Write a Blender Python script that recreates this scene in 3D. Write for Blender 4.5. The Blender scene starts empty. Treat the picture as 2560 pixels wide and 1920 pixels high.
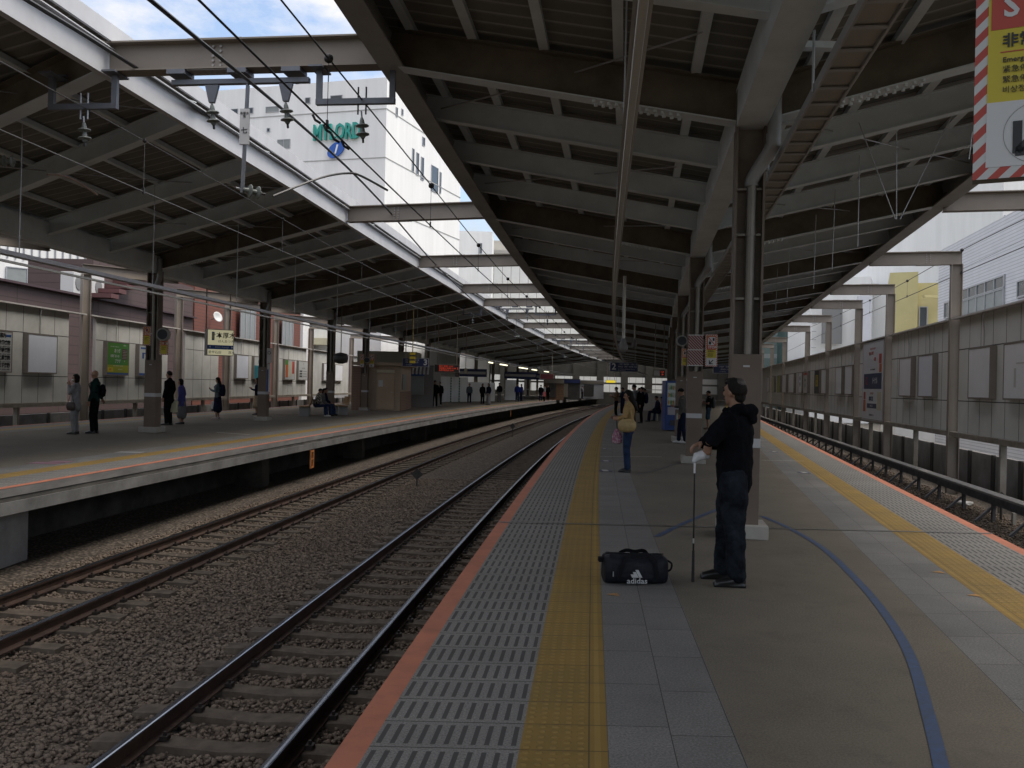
import bpy, bmesh, math, random
import numpy as np
from mathutils import Vector, Matrix
R = math.radians
S = bpy.context.scene
COL = S.collection
random.seed(7)

# ------------------------------------------------------------------ camera
CAMH = 1.6
FPX = 2215.0            # focal length in pixels of the 2560 wide photograph
cam_d = bpy.data.cameras.new("camera")
cam = bpy.data.objects.new("camera", cam_d)
COL.objects.link(cam)
cam_d.sensor_fit = 'HORIZONTAL'
cam_d.sensor_width = 36.0
cam_d.lens = 36.0 * FPX / 2560.0
cam_d.clip_start = 0.05
cam_d.clip_end = 2000
ROLL = math.atan(0.023)
PITCH = math.atan(4.0 / FPX)
_f = Vector((0, math.cos(PITCH), math.sin(PITCH)))
_r0 = Vector((1, 0, 0)); _u0 = _r0.cross(_f)
_r = _r0 * math.cos(ROLL) + _u0 * math.sin(ROLL)
_u = _u0 * math.cos(ROLL) - _r0 * math.sin(ROLL)
cam.matrix_world = Matrix(((_r.x, _u.x, -_f.x, 0), (_r.y, _u.y, -_f.y, 0), (_r.z, _u.z, -_f.z, CAMH), (0, 0, 0, 1)))
S.camera = cam

def ray(u, v):
    return _f + _r * ((u - 1280) / FPX) - _u * ((v - 960) / FPX)
def at(u, v, Y):
    d = ray(u, v)
    return Vector((0, 0, CAMH)) + d * (Y / d.y)
def onz(u, v, z):
    d = ray(u, v)
    return Vector((0, 0, CAMH)) + d * ((z - CAMH) / d.z)

# ------------------------------------------------------------------ world, sun, exposure
W = bpy.data.worlds.new("World"); S.world = W
W.use_nodes = True
nt = W.node_tree; nt.nodes.clear()
_o = nt.nodes.new('ShaderNodeOutputWorld'); _b = nt.nodes.new('ShaderNodeBackground')
_s = nt.nodes.new('ShaderNodeTexSky'); _s.sky_type = 'NISHITA'; _s.sun_disc = False
SUN_EL, SUN_AZ = R(62), R(100)
_s.sun_elevation = SUN_EL; _s.sun_rotation = SUN_AZ; _s.air_density = 1.0; _s.dust_density = 1.5
_tc = nt.nodes.new('ShaderNodeTexCoord'); _mp = nt.nodes.new('ShaderNodeMapping'); _mp.inputs['Scale'].default_value = (1, 1, 2.2)
_n = nt.nodes.new('ShaderNodeTexNoise'); _n.inputs['Scale'].default_value = 4.2; _n.inputs['Detail'].default_value = 9; _n.inputs['Roughness'].default_value = 0.62
_cr = nt.nodes.new('ShaderNodeValToRGB'); _cr.color_ramp.elements[0].position = 0.40; _cr.color_ramp.elements[1].position = 0.66
_cr.color_ramp.elements[0].color = (0.08, 0.08, 0.08, 1)
_mx = nt.nodes.new('ShaderNodeMix'); _mx.data_type = 'RGBA'
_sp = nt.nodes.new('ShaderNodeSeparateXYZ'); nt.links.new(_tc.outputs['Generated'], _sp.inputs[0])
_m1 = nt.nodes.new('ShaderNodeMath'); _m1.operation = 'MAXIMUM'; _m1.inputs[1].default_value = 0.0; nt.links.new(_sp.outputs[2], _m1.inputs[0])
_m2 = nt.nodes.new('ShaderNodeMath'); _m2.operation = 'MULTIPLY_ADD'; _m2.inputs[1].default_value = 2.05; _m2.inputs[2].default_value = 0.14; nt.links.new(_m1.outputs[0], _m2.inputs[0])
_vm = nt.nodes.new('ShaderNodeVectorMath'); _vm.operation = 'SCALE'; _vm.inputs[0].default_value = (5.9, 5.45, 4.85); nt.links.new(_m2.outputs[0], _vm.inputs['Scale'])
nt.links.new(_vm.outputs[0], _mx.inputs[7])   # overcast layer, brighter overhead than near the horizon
nt.links.new(_tc.outputs['Generated'], _mp.inputs[0]); nt.links.new(_mp.outputs[0], _n.inputs['Vector'])
nt.links.new(_n.outputs[0], _cr.inputs[0]); nt.links.new(_cr.outputs[0], _mx.inputs[0])
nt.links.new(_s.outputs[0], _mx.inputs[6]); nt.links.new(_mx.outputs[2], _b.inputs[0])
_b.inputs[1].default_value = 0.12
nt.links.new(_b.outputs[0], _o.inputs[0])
sd = bpy.data.lights.new("sun", 'SUN'); sun = bpy.data.objects.new("sun", sd); COL.objects.link(sun)
sd.energy = 1.3; sd.angle = R(30); sd.color = (1, 0.94, 0.84)
# light travels from azimuth SUN_AZ (0 = +Y, clockwise) at elevation SUN_EL
_sv = Vector((math.sin(SUN_AZ) * math.cos(SUN_EL), math.cos(SUN_AZ) * math.cos(SUN_EL), math.sin(SUN_EL)))
sun.rotation_euler = _sv.to_track_quat('Z', 'Y').to_euler()
sun.location = (0, -5, 40)
S.view_settings.view_transform = 'Standard'; S.view_settings.look = 'None'
S.view_settings.exposure = 1.06; S.view_settings.gamma = 1.0
S.render.engine = 'CYCLES'
S.cycles.use_denoising = True
S.cycles.max_bounces = 7; S.cycles.diffuse_bounces = 5; S.cycles.glossy_bounces = 3
S.cycles.caustics_reflective = False; S.cycles.caustics_refractive = False

# ------------------------------------------------------------------ materials
def srgb(r, g, b):
    f = lambda c: (c / 255 / 12.92) if c <= 10 else ((c / 255 + 0.055) / 1.055) ** 2.4
    return (f(r), f(g), f(b))
MATS = {}
def mat(name, col, rough=0.6, metal=0.0, var=0.0, scale=3.0, bump=0.0, bscale=None, emit=0.0, coord='Object', stain=None, spec=None, stretch=None):
    """principled material whose colour wanders by +-var with a noise, optional fine bump and stain colour"""
    if name in MATS: return MATS[name]
    m = bpy.data.materials.new(name); m.use_nodes = True; t = m.node_tree
    b = t.nodes['Principled BSDF']
    b.inputs['Roughness'].default_value = rough; b.inputs['Metallic'].default_value = metal
    b.inputs['Base Color'].default_value = (*col, 1)
    if spec is not None: b.inputs['Specular IOR Level'].default_value = spec
    if emit:
        b.inputs['Emission Color'].default_value = (*col, 1); b.inputs['Emission Strength'].default_value = emit
    tc = t.nodes.new('ShaderNodeTexCoord'); src = tc.outputs['Object' if coord == 'World' else coord]
    if coord == 'World':
        g = t.nodes.new('ShaderNodeNewGeometry'); src = g.outputs['Position']
    if stretch:
        mp = t.nodes.new('ShaderNodeMapping'); mp.inputs['Scale'].default_value = stretch
        t.links.new(src, mp.inputs[0]); src = mp.outputs[0]
    if var or stain:
        n = t.nodes.new('ShaderNodeTexNoise'); n.inputs['Scale'].default_value = scale; n.inputs['Detail'].default_value = 8; n.inputs['Roughness'].default_value = 0.65
        t.links.new(src, n.inputs['Vector'])
        cr = t.nodes.new('ShaderNodeValToRGB')
        cr.color_ramp.elements[0].position = 0.3; cr.color_ramp.elements[1].position = 0.7
        lo = [max(0, c * (1 - var)) for c in col]; hi = [min(1, c * (1 + var)) for c in col]
        if stain: lo = stain
        cr.color_ramp.elements[0].color = (*lo, 1); cr.color_ramp.elements[1].color = (*hi, 1)
        t.links.new(n.outputs[0], cr.inputs[0]); t.links.new(cr.outputs[0], b.inputs['Base Color'])
    if bump:
        n2 = t.nodes.new('ShaderNodeTexNoise'); n2.inputs['Scale'].default_value = bscale or scale * 8; n2.inputs['Detail'].default_value = 5
        t.links.new(src, n2.inputs['Vector'])
        bp = t.nodes.new('ShaderNodeBump'); bp.inputs['Strength'].default_value = bump; bp.inputs['Distance'].default_value = 0.01
        t.links.new(n2.outputs[0], bp.inputs['Height']); t.links.new(bp.outputs[0], b.inputs['Normal'])
    MATS[name] = m
    return m
class NG:
    """tiny helper to write node maths"""
    def __init__(s, m): s.t = m.node_tree; s.n = s.t.nodes; s.l = s.t.links
    def math(s, op, a, b=0.0, c=None):
        x = s.n.new('ShaderNodeMath'); x.operation = op
        for i, v in enumerate((a, b) if c is None else (a, b, c)):
            if isinstance(v, (int, float)): x.inputs[i].default_value = v
            else: s.l.new(v, x.inputs[i])
        return x.outputs[0]
    def mix(s, f, a, b):
        x = s.n.new('ShaderNodeMix'); x.data_type = 'RGBA'
        for i, v in ((0, f), (6, a), (7, b)):
            if isinstance(v, tuple): x.inputs[i].default_value = (*v, 1)
            elif isinstance(v, (int, float)): x.inputs[i].default_value = v
            else: s.l.new(v, x.inputs[i])
        return x.outputs[2]
    def noise(s, vec, scale, detail=6, rough=0.6):
        x = s.n.new('ShaderNodeTexNoise'); x.inputs['Scale'].default_value = scale; x.inputs['Detail'].default_value = detail; x.inputs['Roughness'].default_value = rough
        s.l.new(vec, x.inputs['Vector']); return x.outputs[0]
    def ramp(s, v, p0, p1, c0=(0, 0, 0), c1=(1, 1, 1)):
        x = s.n.new('ShaderNodeValToRGB'); e = x.color_ramp.elements
        e[0].position = p0; e[1].position = p1; e[0].color = (*c0, 1); e[1].color = (*c1, 1)
        s.l.new(v, x.inputs[0]); return x.outputs[0]
    def uv(s):
        x = s.n.new('ShaderNodeUVMap'); sp = s.n.new('ShaderNodeSeparateXYZ'); s.l.new(x.outputs[0], sp.inputs[0])
        return x.outputs[0], sp.outputs[0], sp.outputs[1]
    def pos(s):
        x = s.n.new('ShaderNodeNewGeometry'); return x.outputs['Position']
    def bump(s, h, strength, dist=0.01):
        x = s.n.new('ShaderNodeBump'); x.inputs['Strength'].default_value = strength; x.inputs['Distance'].default_value = dist
        s.l.new(h, x.inputs['Height']); return x.outputs[0]
def newmat(name, rough=0.7):
    m = bpy.data.materials.new(name); m.use_nodes = True
    b = m.node_tree.nodes['Principled BSDF']; b.inputs['Roughness'].default_value = rough
    MATS[name] = m
    return m, NG(m), b

# ------------------------------------------------------------------ mesh helpers
class MB:
    def __init__(s): s.v = []; s.f = []; s.m = []; s.uv = []
    def add(s, vs, fs, mi=0, uvs=None):
        o = len(s.v); s.v += [tuple(p) for p in vs]
        for i, f in enumerate(fs):
            s.f.append(tuple(o + k for k in f)); s.m.append(mi)
            s.uv.append(uvs[i] if uvs else None)
        return s
    def hexa(s, P, mi=0):   # 8 corners: bottom 4 ccw, top 4 ccw
        return s.add(P, [(3, 2, 1, 0), (4, 5, 6, 7), (0, 1, 5, 4), (1, 2, 6, 5), (2, 3, 7, 6), (3, 0, 4, 7)], mi)
    def box(s, x0, x1, y0, y1, z0, z1, mi=0):
        return s.hexa([(x0, y0, z0), (x1, y0, z0), (x1, y1, z0), (x0, y1, z0), (x0, y0, z1), (x1, y0, z1), (x1, y1, z1), (x0, y1, z1)], mi)
    def cbox(s, c, h, rz=0, mi=0, T=None):
        x, y, z = h; cs, sn = math.cos(rz), math.sin(rz)
        P = []
        for dz in (-z, z):
            for dx, dy in ((-x, -y), (x, -y), (x, y), (-x, y)):
                P.append((c[0] + dx * cs - dy * sn, c[1] + dx * sn + dy * cs, c[2] + dz))
        return s.hexa(P, mi)
    def bar(s, a, b, s0, s1, n0, n1, mi=0, up=(0, 0, 1)):
        """prism from a to b, cross-section s0..s1 sideways, n0..n1 upwards"""
        a = Vector(a); b = Vector(b); d = (b - a).normalized(); up = Vector(up)
        if abs(d.dot(up)) > 0.999: up = Vector((0, 1, 0))
        sd = d.cross(up).normalized(); n = sd.cross(d)
        q = lambda p, i, j: p + sd * i + n * j
        return s.hexa([q(a, s0, n0), q(a, s1, n0), q(b, s1, n0), q(b, s0, n0), q(a, s0, n1), q(a, s1, n1), q(b, s1, n1), q(b, s0, n1)], mi)
    def tube(s, pts, r, n=8, mi=0, cap=True):
        pts = [Vector(p) for p in pts]; rs = r if isinstance(r, (list, tuple)) else [r] * len(pts)
        vs = []; fs = []
        pu = None
        for i, p in enumerate(pts):
            d = (pts[min(i + 1, len(pts) - 1)] - pts[max(i - 1, 0)]).normalized()
            u = Vector((0, 0, 1)) if abs(d.z) < 0.95 else Vector((1, 0, 0))
            if pu is not None: u = pu
            a = d.cross(u).normalized()
            c = a.cross(d).normalized(); pu = c
            for k in range(n):
                t = 2 * math.pi * k / n
                vs.append(p + (a * math.cos(t) + c * math.sin(t)) * rs[i])
        for i in range(len(pts) - 1):
            for k in range(n):
                fs.append((i * n + k, i * n + (k + 1) % n, (i + 1) * n + (k + 1) % n, (i + 1) * n + k))
        if cap:
            fs.append(tuple(reversed(range(n)))); fs.append(tuple((len(pts) - 1) * n + k for k in range(n)))
        return s.add(vs, fs, mi)
    def lathe(s, prof, c=(0, 0, 0), n=16, mi=0, ax=None):
        """prof: list (r, h) along axis"""
        c = Vector(c); Z = Vector(ax).normalized() if ax else Vector((0, 0, 1))
        X = Z.cross(Vector((0, 1, 0)) if abs(Z.y) < 0.9 else Vector((1, 0, 0))).normalized(); Yv = Z.cross(X)
        vs = []; fs = []
        for r, h in prof:
            for k in range(n):
                t = 2 * math.pi * k / n
                vs.append(c + Z * h + X * (r * math.cos(t)) + Yv * (r * math.sin(t)))
        for i in range(len(prof) - 1):
            for k in range(n): fs.append((i * n + k, i * n + (k + 1) % n, (i + 1) * n + (k + 1) % n, (i + 1) * n + k))
        fs.append(tuple(reversed(range(n)))); fs.append(tuple((len(prof) - 1) * n + k for k in range(n)))
        return s.add(vs, fs, mi)
    def ibeam(s, a, b, depth, width, tf=0.016, tw=0.012, mi=0):
        s.bar(a, b, -width / 2, width / 2, 0, tf, mi)
        s.bar(a, b, -tw / 2, tw / 2, tf, depth - tf, mi)
        s.bar(a, b, -width / 2, width / 2, depth - tf, depth, mi)
        return s
    def sweep(s, path, prof, mi=0, closed=True, cap=True, uvscale=None):
        """path: list of (x,y,z); prof: list of (side,up) - side is to the right of travel"""
        path = [Vector(p) for p in path]; n = len(prof); vs = []; fs = []
        for i, p in enumerate(path):
            d = path[min(i + 1, len(path) - 1)] - path[max(i - 1, 0)]
            d.z = 0; d.normalize(); sd = Vector((d.y, -d.x, 0))
            for a, b in prof: vs.append(p + sd * a + Vector((0, 0, b)))
        m = n if closed else n - 1
        for i in range(len(path) - 1):
            for k in range(m):
                fs.append((i * n + k, i * n + (k + 1) % n, (i + 1) * n + (k + 1) % n, (i + 1) * n + k))
        if cap and closed:
            fs.append(tuple(reversed(range(n)))); fs.append(tuple((len(path) - 1) * n + k for k in range(n)))
        return s.add(vs, fs, mi)
    def strip(s, ys, fa, fb, za, zb=None, mi=0, wscale=1.0):
        """ribbon between curves fa(Y), fb(Y); uv = (metres across from fa, metres along)"""
        zb = za if zb is None else zb
        for y0, y1 in zip(ys[:-1], ys[1:]):
            P = [(fa(y0), y0, za), (fb(y0), y0, zb), (fb(y1), y1, zb), (fa(y1), y1, za)]
            w0, w1 = abs(fb(y0) - fa(y0)) * wscale, abs(fb(y1) - fa(y1)) * wscale
            UV = [(0, y0), (w0, y0), (w1, y1), (0, y1)]
            if (P[1][0] < P[0][0]): P = [P[1], P[0], P[3], P[2]]; UV = [UV[1], UV[0], UV[3], UV[2]]
            s.add(P, [(0, 1, 2, 3)], mi, [UV])
        return s
    def build(s, name, mats, parent=None, smooth=False, bevel=0, loc=None):
        me = bpy.data.meshes.new(name)
        vs = s.v
        if loc is not None: vs = [(p[0] - loc[0], p[1] - loc[1], p[2] - loc[2]) for p in vs]
        elif parent is not None: 
            l = parent_loc(parent); vs = [(p[0] - l[0], p[1] - l[1], p[2] - l[2]) for p in vs]
        me.from_pydata(vs, [], s.f)
        if not isinstance(mats, (list, tuple)): mats = [mats]
        for m in mats: me.materials.append(m)
        if len(mats) > 1: me.polygons.foreach_set('material_index', s.m)
        if any(u for u in s.uv):
            ul = me.uv_layers.new(name='UVMap'); i = 0; buf = []
            for f, u in zip(s.f, s.uv):
                for k in range(len(f)): buf += list(u[k]) if u else [0, 0]
            ul.data.foreach_set('uv', buf)
        if smooth: me.polygons.foreach_set('use_smooth', [True] * len(me.polygons))
        me.update()
        o = bpy.data.objects.new(name, me); COL.objects.link(o)
        if parent is not None: o.parent = parent
        elif loc is not None: o.location = loc
        if bevel:
            bv = o.modifiers.new('bevel', 'BEVEL'); bv.width = bevel; bv.segments = 2; bv.limit_method = 'ANGLE'
        return o
_ploc = {}
def parent_loc(p):
    l = Vector((0, 0, 0))
    while p is not None: l = l + Vector(p.location); p = p.parent
    return l
def empty(name, loc, label=None, cat=None, group=None):
    o = bpy.data.objects.new(name, None); COL.objects.link(o); o.location = loc; o.empty_display_size = 0.2
    if label: tag(o, label, cat, group)
    return o
def tag(o, label, cat, group=None, kind=None):
    if label: o['label'] = label
    if cat: o['category'] = cat
    if group: o['group'] = group
    if kind: o['kind'] = kind
    return o
def structure(o): o['kind'] = 'structure'; return o
def kids(o): return [c for c in bpy.data.objects if c.parent == o]
def copy_tree(o, loc=None, rz=None, label=None, parent=None, children=None):
    c = o.copy(); COL.objects.link(c)
    if parent is not None: c.parent = parent
    if loc is not None: c.location = loc
    if rz is not None: c.rotation_euler = (0, 0, rz)
    if label: c['label'] = label
    for ch in (children[o] if children else kids(o)): copy_tree(ch, parent=c, children=children)
    return c
def kid_map(root):
    d = {root: kids(root)}
    for k in d[root]: d.update(kid_map(k))
    return d
def text_part(name, body, size, m, parent, M, ext=0.0015, align='LEFT', bold=0.0, sx=1.0, shear=0.0, local=True):
    """writing turned into a thin mesh; M places text plane (x right, y up) in the parent's space"""
    cu = bpy.data.curves.new(name, 'FONT'); cu.body = body; cu.size = size; cu.extrude = ext
    cu.align_x = align; cu.align_y = 'CENTER'; cu.offset = bold; cu.shear = shear; cu.resolution_u = 2
    to = bpy.data.objects.new(name + '_tmp', cu); COL.objects.link(to)
    bpy.context.view_layer.update()
    dg = bpy.context.evaluated_depsgraph_get()
    me = bpy.data.meshes.new_from_object(to.evaluated_get(dg))
    bpy.data.objects.remove(to); bpy.data.curves.remove(cu)
    me.transform(M @ Matrix.Diagonal((sx, 1, 1, 1)))
    me.materials.clear(); me.materials.append(m); me.name = name
    o = bpy.data.objects.new(name, me); COL.objects.link(o)
    if parent is not None: o.parent = parent
    return o
def face_matrix(origin, right, up):
    r = Vector(right).normalized(); u = Vector(up).normalized(); n = r.cross(u)
    return Matrix(((r.x, u.x, n.x, origin[0]), (r.y, u.y, n.y, origin[1]), (r.z, u.z, n.z, origin[2]), (0, 0, 0, 1)))
ORD = ['first', 'second', 'third', 'fourth', 'fifth', 'sixth', 'seventh', 'eighth', 'ninth', 'tenth', 'eleventh', 'twelfth', 'thirteenth', 'fourteenth', 'fifteenth', 'sixteenth', 'seventeenth', 'eighteenth', 'nineteenth', 'twentieth']
def ordi(i):
    if i < 20: return ORD[i]
    t = ['', '', 'twenty', 'thirty', 'forty', 'fifty'][(i + 1) // 10]
    return t + ('-' + ORD[(i + 1) % 10 - 1] if (i + 1) % 10 else 'th')
# ------------------------------------------------------------------ plan of the station (X right, Y ahead, platform top z = 0)
base = lambda Y: -1.06 + 0.085 * Y + 0.0005 * Y * Y           # near platform, track side edge
edgeR = lambda Y: 3.45 + 0.212 * Y + (0.0004 * (Y - 60) ** 2 if Y > 60 else 0)
P3Z = 0.08
p3near = lambda Y: base(Y) - 6.7 - 0.008 * max(0, Y - 12)
row2 = lambda Y: 1.17 + 0.14 * Y + 0.0003 * Y * Y
row3 = lambda Y: -11.65 + 0.06 * Y + 0.00035 * Y * Y
p3far = lambda Y: 2 * row3(Y) - p3near(Y) - 0.3
eaveL = lambda Y: base(Y) - 1.6
eaveR = lambda Y: edgeR(Y) + 1.5
eave3 = lambda Y: base(Y) - 5.2 - 0.02 * max(0, 18 - Y)
eave3f = lambda Y: row3(Y) - 4.4
wallR = lambda Y: 7.85 + 0.19 * Y + (0.0006 * (Y - 70) ** 2 if Y > 70 else 0)
wallL = lambda Y: -17.2 + 0.036 * Y + 0.0001 * Y * Y
ZR, ZG = -1.0, -1.195                                            # rail top, ballast surface
YF = 150.0
ys = lambda a, b, st: [a + (b - a) * i / max(1, round((b - a) / st)) for i in range(max(1, round((b - a) / st)) + 1)]

# ------------------------------------------------------------------ ground
gm, g, b = newmat('packed_earth', 0.95)
P = g.pos(); n1 = g.noise(P, 0.6); n2 = g.noise(P, 22, 4)
c = g.ramp(n1, 0.3, 0.7, (0.05, 0.045, 0.036), (0.10, 0.09, 0.072))
g.l.new(c, b.inputs['Base Color']); g.l.new(g.bump(n2, 0.6, 0.03), b.inputs['Normal'])
o = MB().add([(-600, -100, -1.32), (600, -100, -1.32), (600, 900, -1.32), (-600, 900, -1.32)], [(0, 1, 2, 3)]).build('ground', gm)
structure(o)

bm_, g, b = newmat('ballast_stone', 0.9)
at_ = g.n.new('ShaderNodeAttribute'); at_.attribute_name = 'tone'
P = g.pos(); big = g.noise(P, 0.35, 5); fine = g.noise(P, 60, 4)
c1 = g.ramp(at_.outputs['Fac'], 0.0, 1.0, (0.105, 0.080, 0.060), (0.26, 0.210, 0.162))
c2 = g.mix(g.math('MULTIPLY', fine, 0.5), c1, (0.10, 0.065, 0.045))
c3 = g.mix(g.ramp(big, 0.42, 0.66), c2, (0.09, 0.06, 0.042))
g.l.new(g.mix(0.35, c2, c3), b.inputs['Base Color']); g.l.new(g.bump(fine, 0.5, 0.006), b.inputs['Normal'])
bb, g, b = newmat('ballast_bed', 0.95)
P = g.pos()
vo = g.n.new('ShaderNodeTexVoronoi'); vo.inputs['Scale'].default_value = 17; g.l.new(P, vo.inputs['Vector'])
hs = g.n.new('ShaderNodeSeparateColor'); g.l.new(vo.outputs['Color'], hs.inputs[0])
c1 = g.ramp(hs.outputs[0], 0, 1, (0.090, 0.069, 0.052), (0.22, 0.178, 0.138))
dk = g.ramp(vo.outputs['Distance'], 0.25, 0.62, (1, 1, 1), (0.3, 0.3, 0.3))
mm = g.n.new('ShaderNodeMix'); mm.data_type = 'RGBA'; mm.blend_type = 'MULTIPLY'; mm.inputs[0].default_value = 1
g.l.new(c1, mm.inputs[6]); g.l.new(dk, mm.inputs[7]); g.l.new(mm.outputs[2], b.inputs['Base Color'])
inv = g.math('SUBTRACT', 1.0, vo.outputs['Distance']); g.l.new(g.bump(inv, 1.0, 0.035), b.inputs['Normal'])
mb = MB(); mb.strip(ys(-4, YF, 2), lambda y: p3near(y) - 1.9, lambda y: base(y) + 0.9, ZG - 0.02)
o = mb.build('ballast_bed', bb); tag(o, None, None, kind='structure')
mb = MB(); mb.strip(ys(-4, YF, 2), lambda y: edgeR(y) - 0.9, lambda y: wallR(y) + 0.5, ZG - 0.02)
o = mb.build('ballast_bed', bb); tag(o, None, None, kind='structure')
mb = MB(); mb.strip(ys(-4, YF, 2), lambda y: wallL(y) - 0.5, lambda y: p3far(y) + 0.9, ZG - 0.02)
o = mb.build('ballast_bed', bb); tag(o, None, None, kind='structure')

def stones(name, n, fx0, fx1, y0, y1, ypow, s0, s1, label_seed, clear=()):
    rng = np.random.default_rng(label_seed)
    bm = bmesh.new(); bmesh.ops.create_icosphere(bm, subdivisions=1, radius=1.0)
    V = np.array([v.co[:] for v in bm.verts]); F = np.array([[v.index for v in f.verts] for f in bm.faces]); bm.free()
    t = rng.random(n) ** ypow; Y = y0 + (y1 - y0) * t
    x0 = np.array([fx0(y) for y in Y]); x1 = np.array([fx1(y) for y in Y]); X = x0 + (x1 - x0) * rng.random(n)
    keep = np.ones(n, bool)
    bx = np.array([base(y) for y in Y]); off = X - bx
    for lo, hi, sp, w in clear:      # keep rails and sleepers visible
        inside = (off > lo) & (off < hi); ph = np.mod(Y - 2.955, 0.6); slp = (ph < w * 1.0)
        keep &= ~(inside & slp & (rng.random(n) > 0.10))
    X, Y = X[keep], Y[keep]; n = len(X)
    sc = s0 + (s1 - s0) * rng.random(n) ** 1.6 ; sc *= (1 + 0.35 * (Y - y0) / (y1 - y0))
    A = rng.normal(size=(n, 3, 3)); Q, _ = np.linalg.qr(A)
    SH = rng.uniform(0.55, 1.15, size=(n, 1, 3))
    jit = 1 + rng.uniform(-0.22, 0.22, size=(n, len(V), 1))
    VV = (V[None] * jit * SH) * sc[:, None, None]
    VV = np.einsum('nij,nkj->nki', Q, VV)
    VV[:, :, 2] *= 0.75
    Z = ZG + rng.uniform(-0.022, 0.012, n)
    VV += np.stack([X, Y, Z], 1)[:, None, :]
    me = bpy.data.meshes.new(name); nv = len(V); nf = len(F)
    me.vertices.add(n * nv); me.vertices.foreach_set('co', VV.reshape(-1).astype(np.float32))
    FF = (F[None] + (np.arange(n) * nv)[:, None, None]).reshape(-1)
    me.loops.add(n * nf * 3); me.loops.foreach_set('vertex_index', FF.astype(np.int32))
    me.polygons.add(n * nf); me.polygons.foreach_set('loop_start', np.arange(0, n * nf * 3, 3, dtype=np.int32))
    me.polygons.foreach_set('loop_total', np.full(n * nf, 3, np.int32))
    me.update(calc_edges=True)
    a = me.attributes.new('tone', 'FLOAT', 'POINT'); tn = rng.beta(2, 2.3, n); a.data.foreach_set('value', np.repeat(tn, nv).astype(np.float32))
    me.materials.append(bm_)
    o = bpy.data.objects.new(name, me); COL.objects.link(o); o['kind'] = 'stuff'
    return o
clr = ((-2.65, -0.6, 0.6, 0.29), (-6.3, -4.25, 0.6, 0.29))
o = stones('ballast_stones', 84000, lambda y: base(y) - 6.6, lambda y: base(y) + 0.1, 4.0, 26, 1.35, 0.016, 0.033, 3, clr)
o['label'] = 'loose brown ballast stones between and beside the rails'
o = stones('ballast_stones', 9000, lambda y: edgeR(y) + 1.9, lambda y: wallR(y) - 0.2, 13, 42, 1.3, 0.018, 0.038, 5)
o['label'] = 'loose ballast stones below the wall of advertisement panels'

# ------------------------------------------------------------------ tracks
rust = mat('rail_rust', (0.055, 0.030, 0.020), 0.75, 0.2, 0.5, 4, 0.4, 60, coord='World')
polish = mat('rail_polished', (0.30, 0.33, 0.38), 0.27, 1.0, 0.25, 3, coord='World', stretch=(8, 0.3, 8))
conc_s = mat('sleeper_concrete', (0.095, 0.077, 0.058), 0.9, 0, 0.45, 6, 0.4, 50, coord='World', stain=(0.05, 0.038, 0.029))
clipm = mat('rail_clip', (0.035, 0.028, 0.024), 0.6, 0.4)
PROF = [(-0.064, -0.15), (0.064, -0.15), (0.064, -0.138), (0.010, -0.118), (0.008, -0.048), (0.031, -0.036), (0.0325, -0.012), (0.029, -0.005), (0.019, -0.0012), (0.0, 0.0), (-0.019, -0.0012), (-0.029, -0.005), (-0.0325, -0.012), (-0.031, -0.036), (-0.008, -0.048), (-0.010, -0.118), (-0.064, -0.138)]
def make_rail(fx, y0, y1, parent):
    mb = MB(); path = [(fx(y), y, ZR) for y in ys(y0, y1, 1.5)]
    n = len(PROF)
    mb.sweep(path, PROF, 0)
    # running surface polished
    cnt = 0
    for i in range(len(path) - 1):
        for k in range(n):
            if k in (6, 7, 8, 9, 10, 11): mb.m[i * n + k] = 1
    return mb.build('rail', [rust, polish], parent)
def make_sleeper_mesh(joined=None):
    mb = MB(); w = 0.115
    X = [-1.0, -0.75, -0.35, 0, 0.35, 0.75, 1.0]; Zt = [-0.160, -0.152, -0.164, -0.180, -0.164, -0.152, -0.160]
    vs = []; fs = []
    for x, z in zip(X, Zt):
        vs += [(x, -w, z - 0.14), (x, -w * 0.86, z), (x, w * 0.86, z), (x, w, z - 0.14)]
    for i in range(6):
        a = i * 4
        fs += [(a, a + 1, a + 5, a + 4), (a + 1, a + 2, a + 6, a + 5), (a + 2, a + 3, a + 7, a + 6)]
    fs += [(0, 3, 2, 1), (24, 25, 26, 27)]
    mb.add(vs, fs, 0)
    for sx in (-0.566, 0.566):
        for d in (-0.095, 0.095):
            mb.box(sx + d - 0.03, sx + d + 0.03, -0.035, 0.035, -0.152, -0.118, 1)
            mb.lathe([(0.014, -0.118), (0.014, -0.09)], (sx + d, 0, 0), 8, 1)
    return mb
sl_proto = None
def track(fc, y0, y1, label, first, nparts=100, gaps=True):
    """one railway track: two rails and its sleepers"""
    global sl_proto
    t = empty('railway_track', (fc(y0), y0, ZR), label, 'railway track')
    for s in (-0.566, 0.566):
        make_rail(lambda y: fc(y) + s * 1.003, y0, y1, t)
    mb = make_sleeper_mesh()
    k = 0; y = 3.0 + 0.1; far = MB()
    while y < y1:
        ang = -math.atan((fc(y + 1) - fc(y - 1)) / 2)
        if k < nparts:
            if sl_proto is None:
                sl_proto = mb.build('sleeper', [conc_s, clipm], None)
                o = sl_proto
            else:
                o = sl_proto.copy(); COL.objects.link(o)
            o.parent = t; o.location = Vector((fc(y), y, ZR)) - t.location; o.rotation_euler = (0, 0, ang)
        else:
            cs, sn = math.cos(ang), math.sin(ang)
            far.cbox((fc(y), y, ZR - 0.24), (1.0, 0.11, 0.07), ang)
        k += 1; y += 0.6
    if far.v:
        o = far.build('sleeper_row', conc_s, t); o['kind'] = 'stuff'
    return t
track(lambda y: base(y) - 1.64, 1.5, YF, 'near railway track with a bright left rail beside the yellow-lined platform', True)
track(lambda y: base(y) - 5.27, 1.5, YF, 'far railway track with brown rails along the opposite platform', False)
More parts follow.
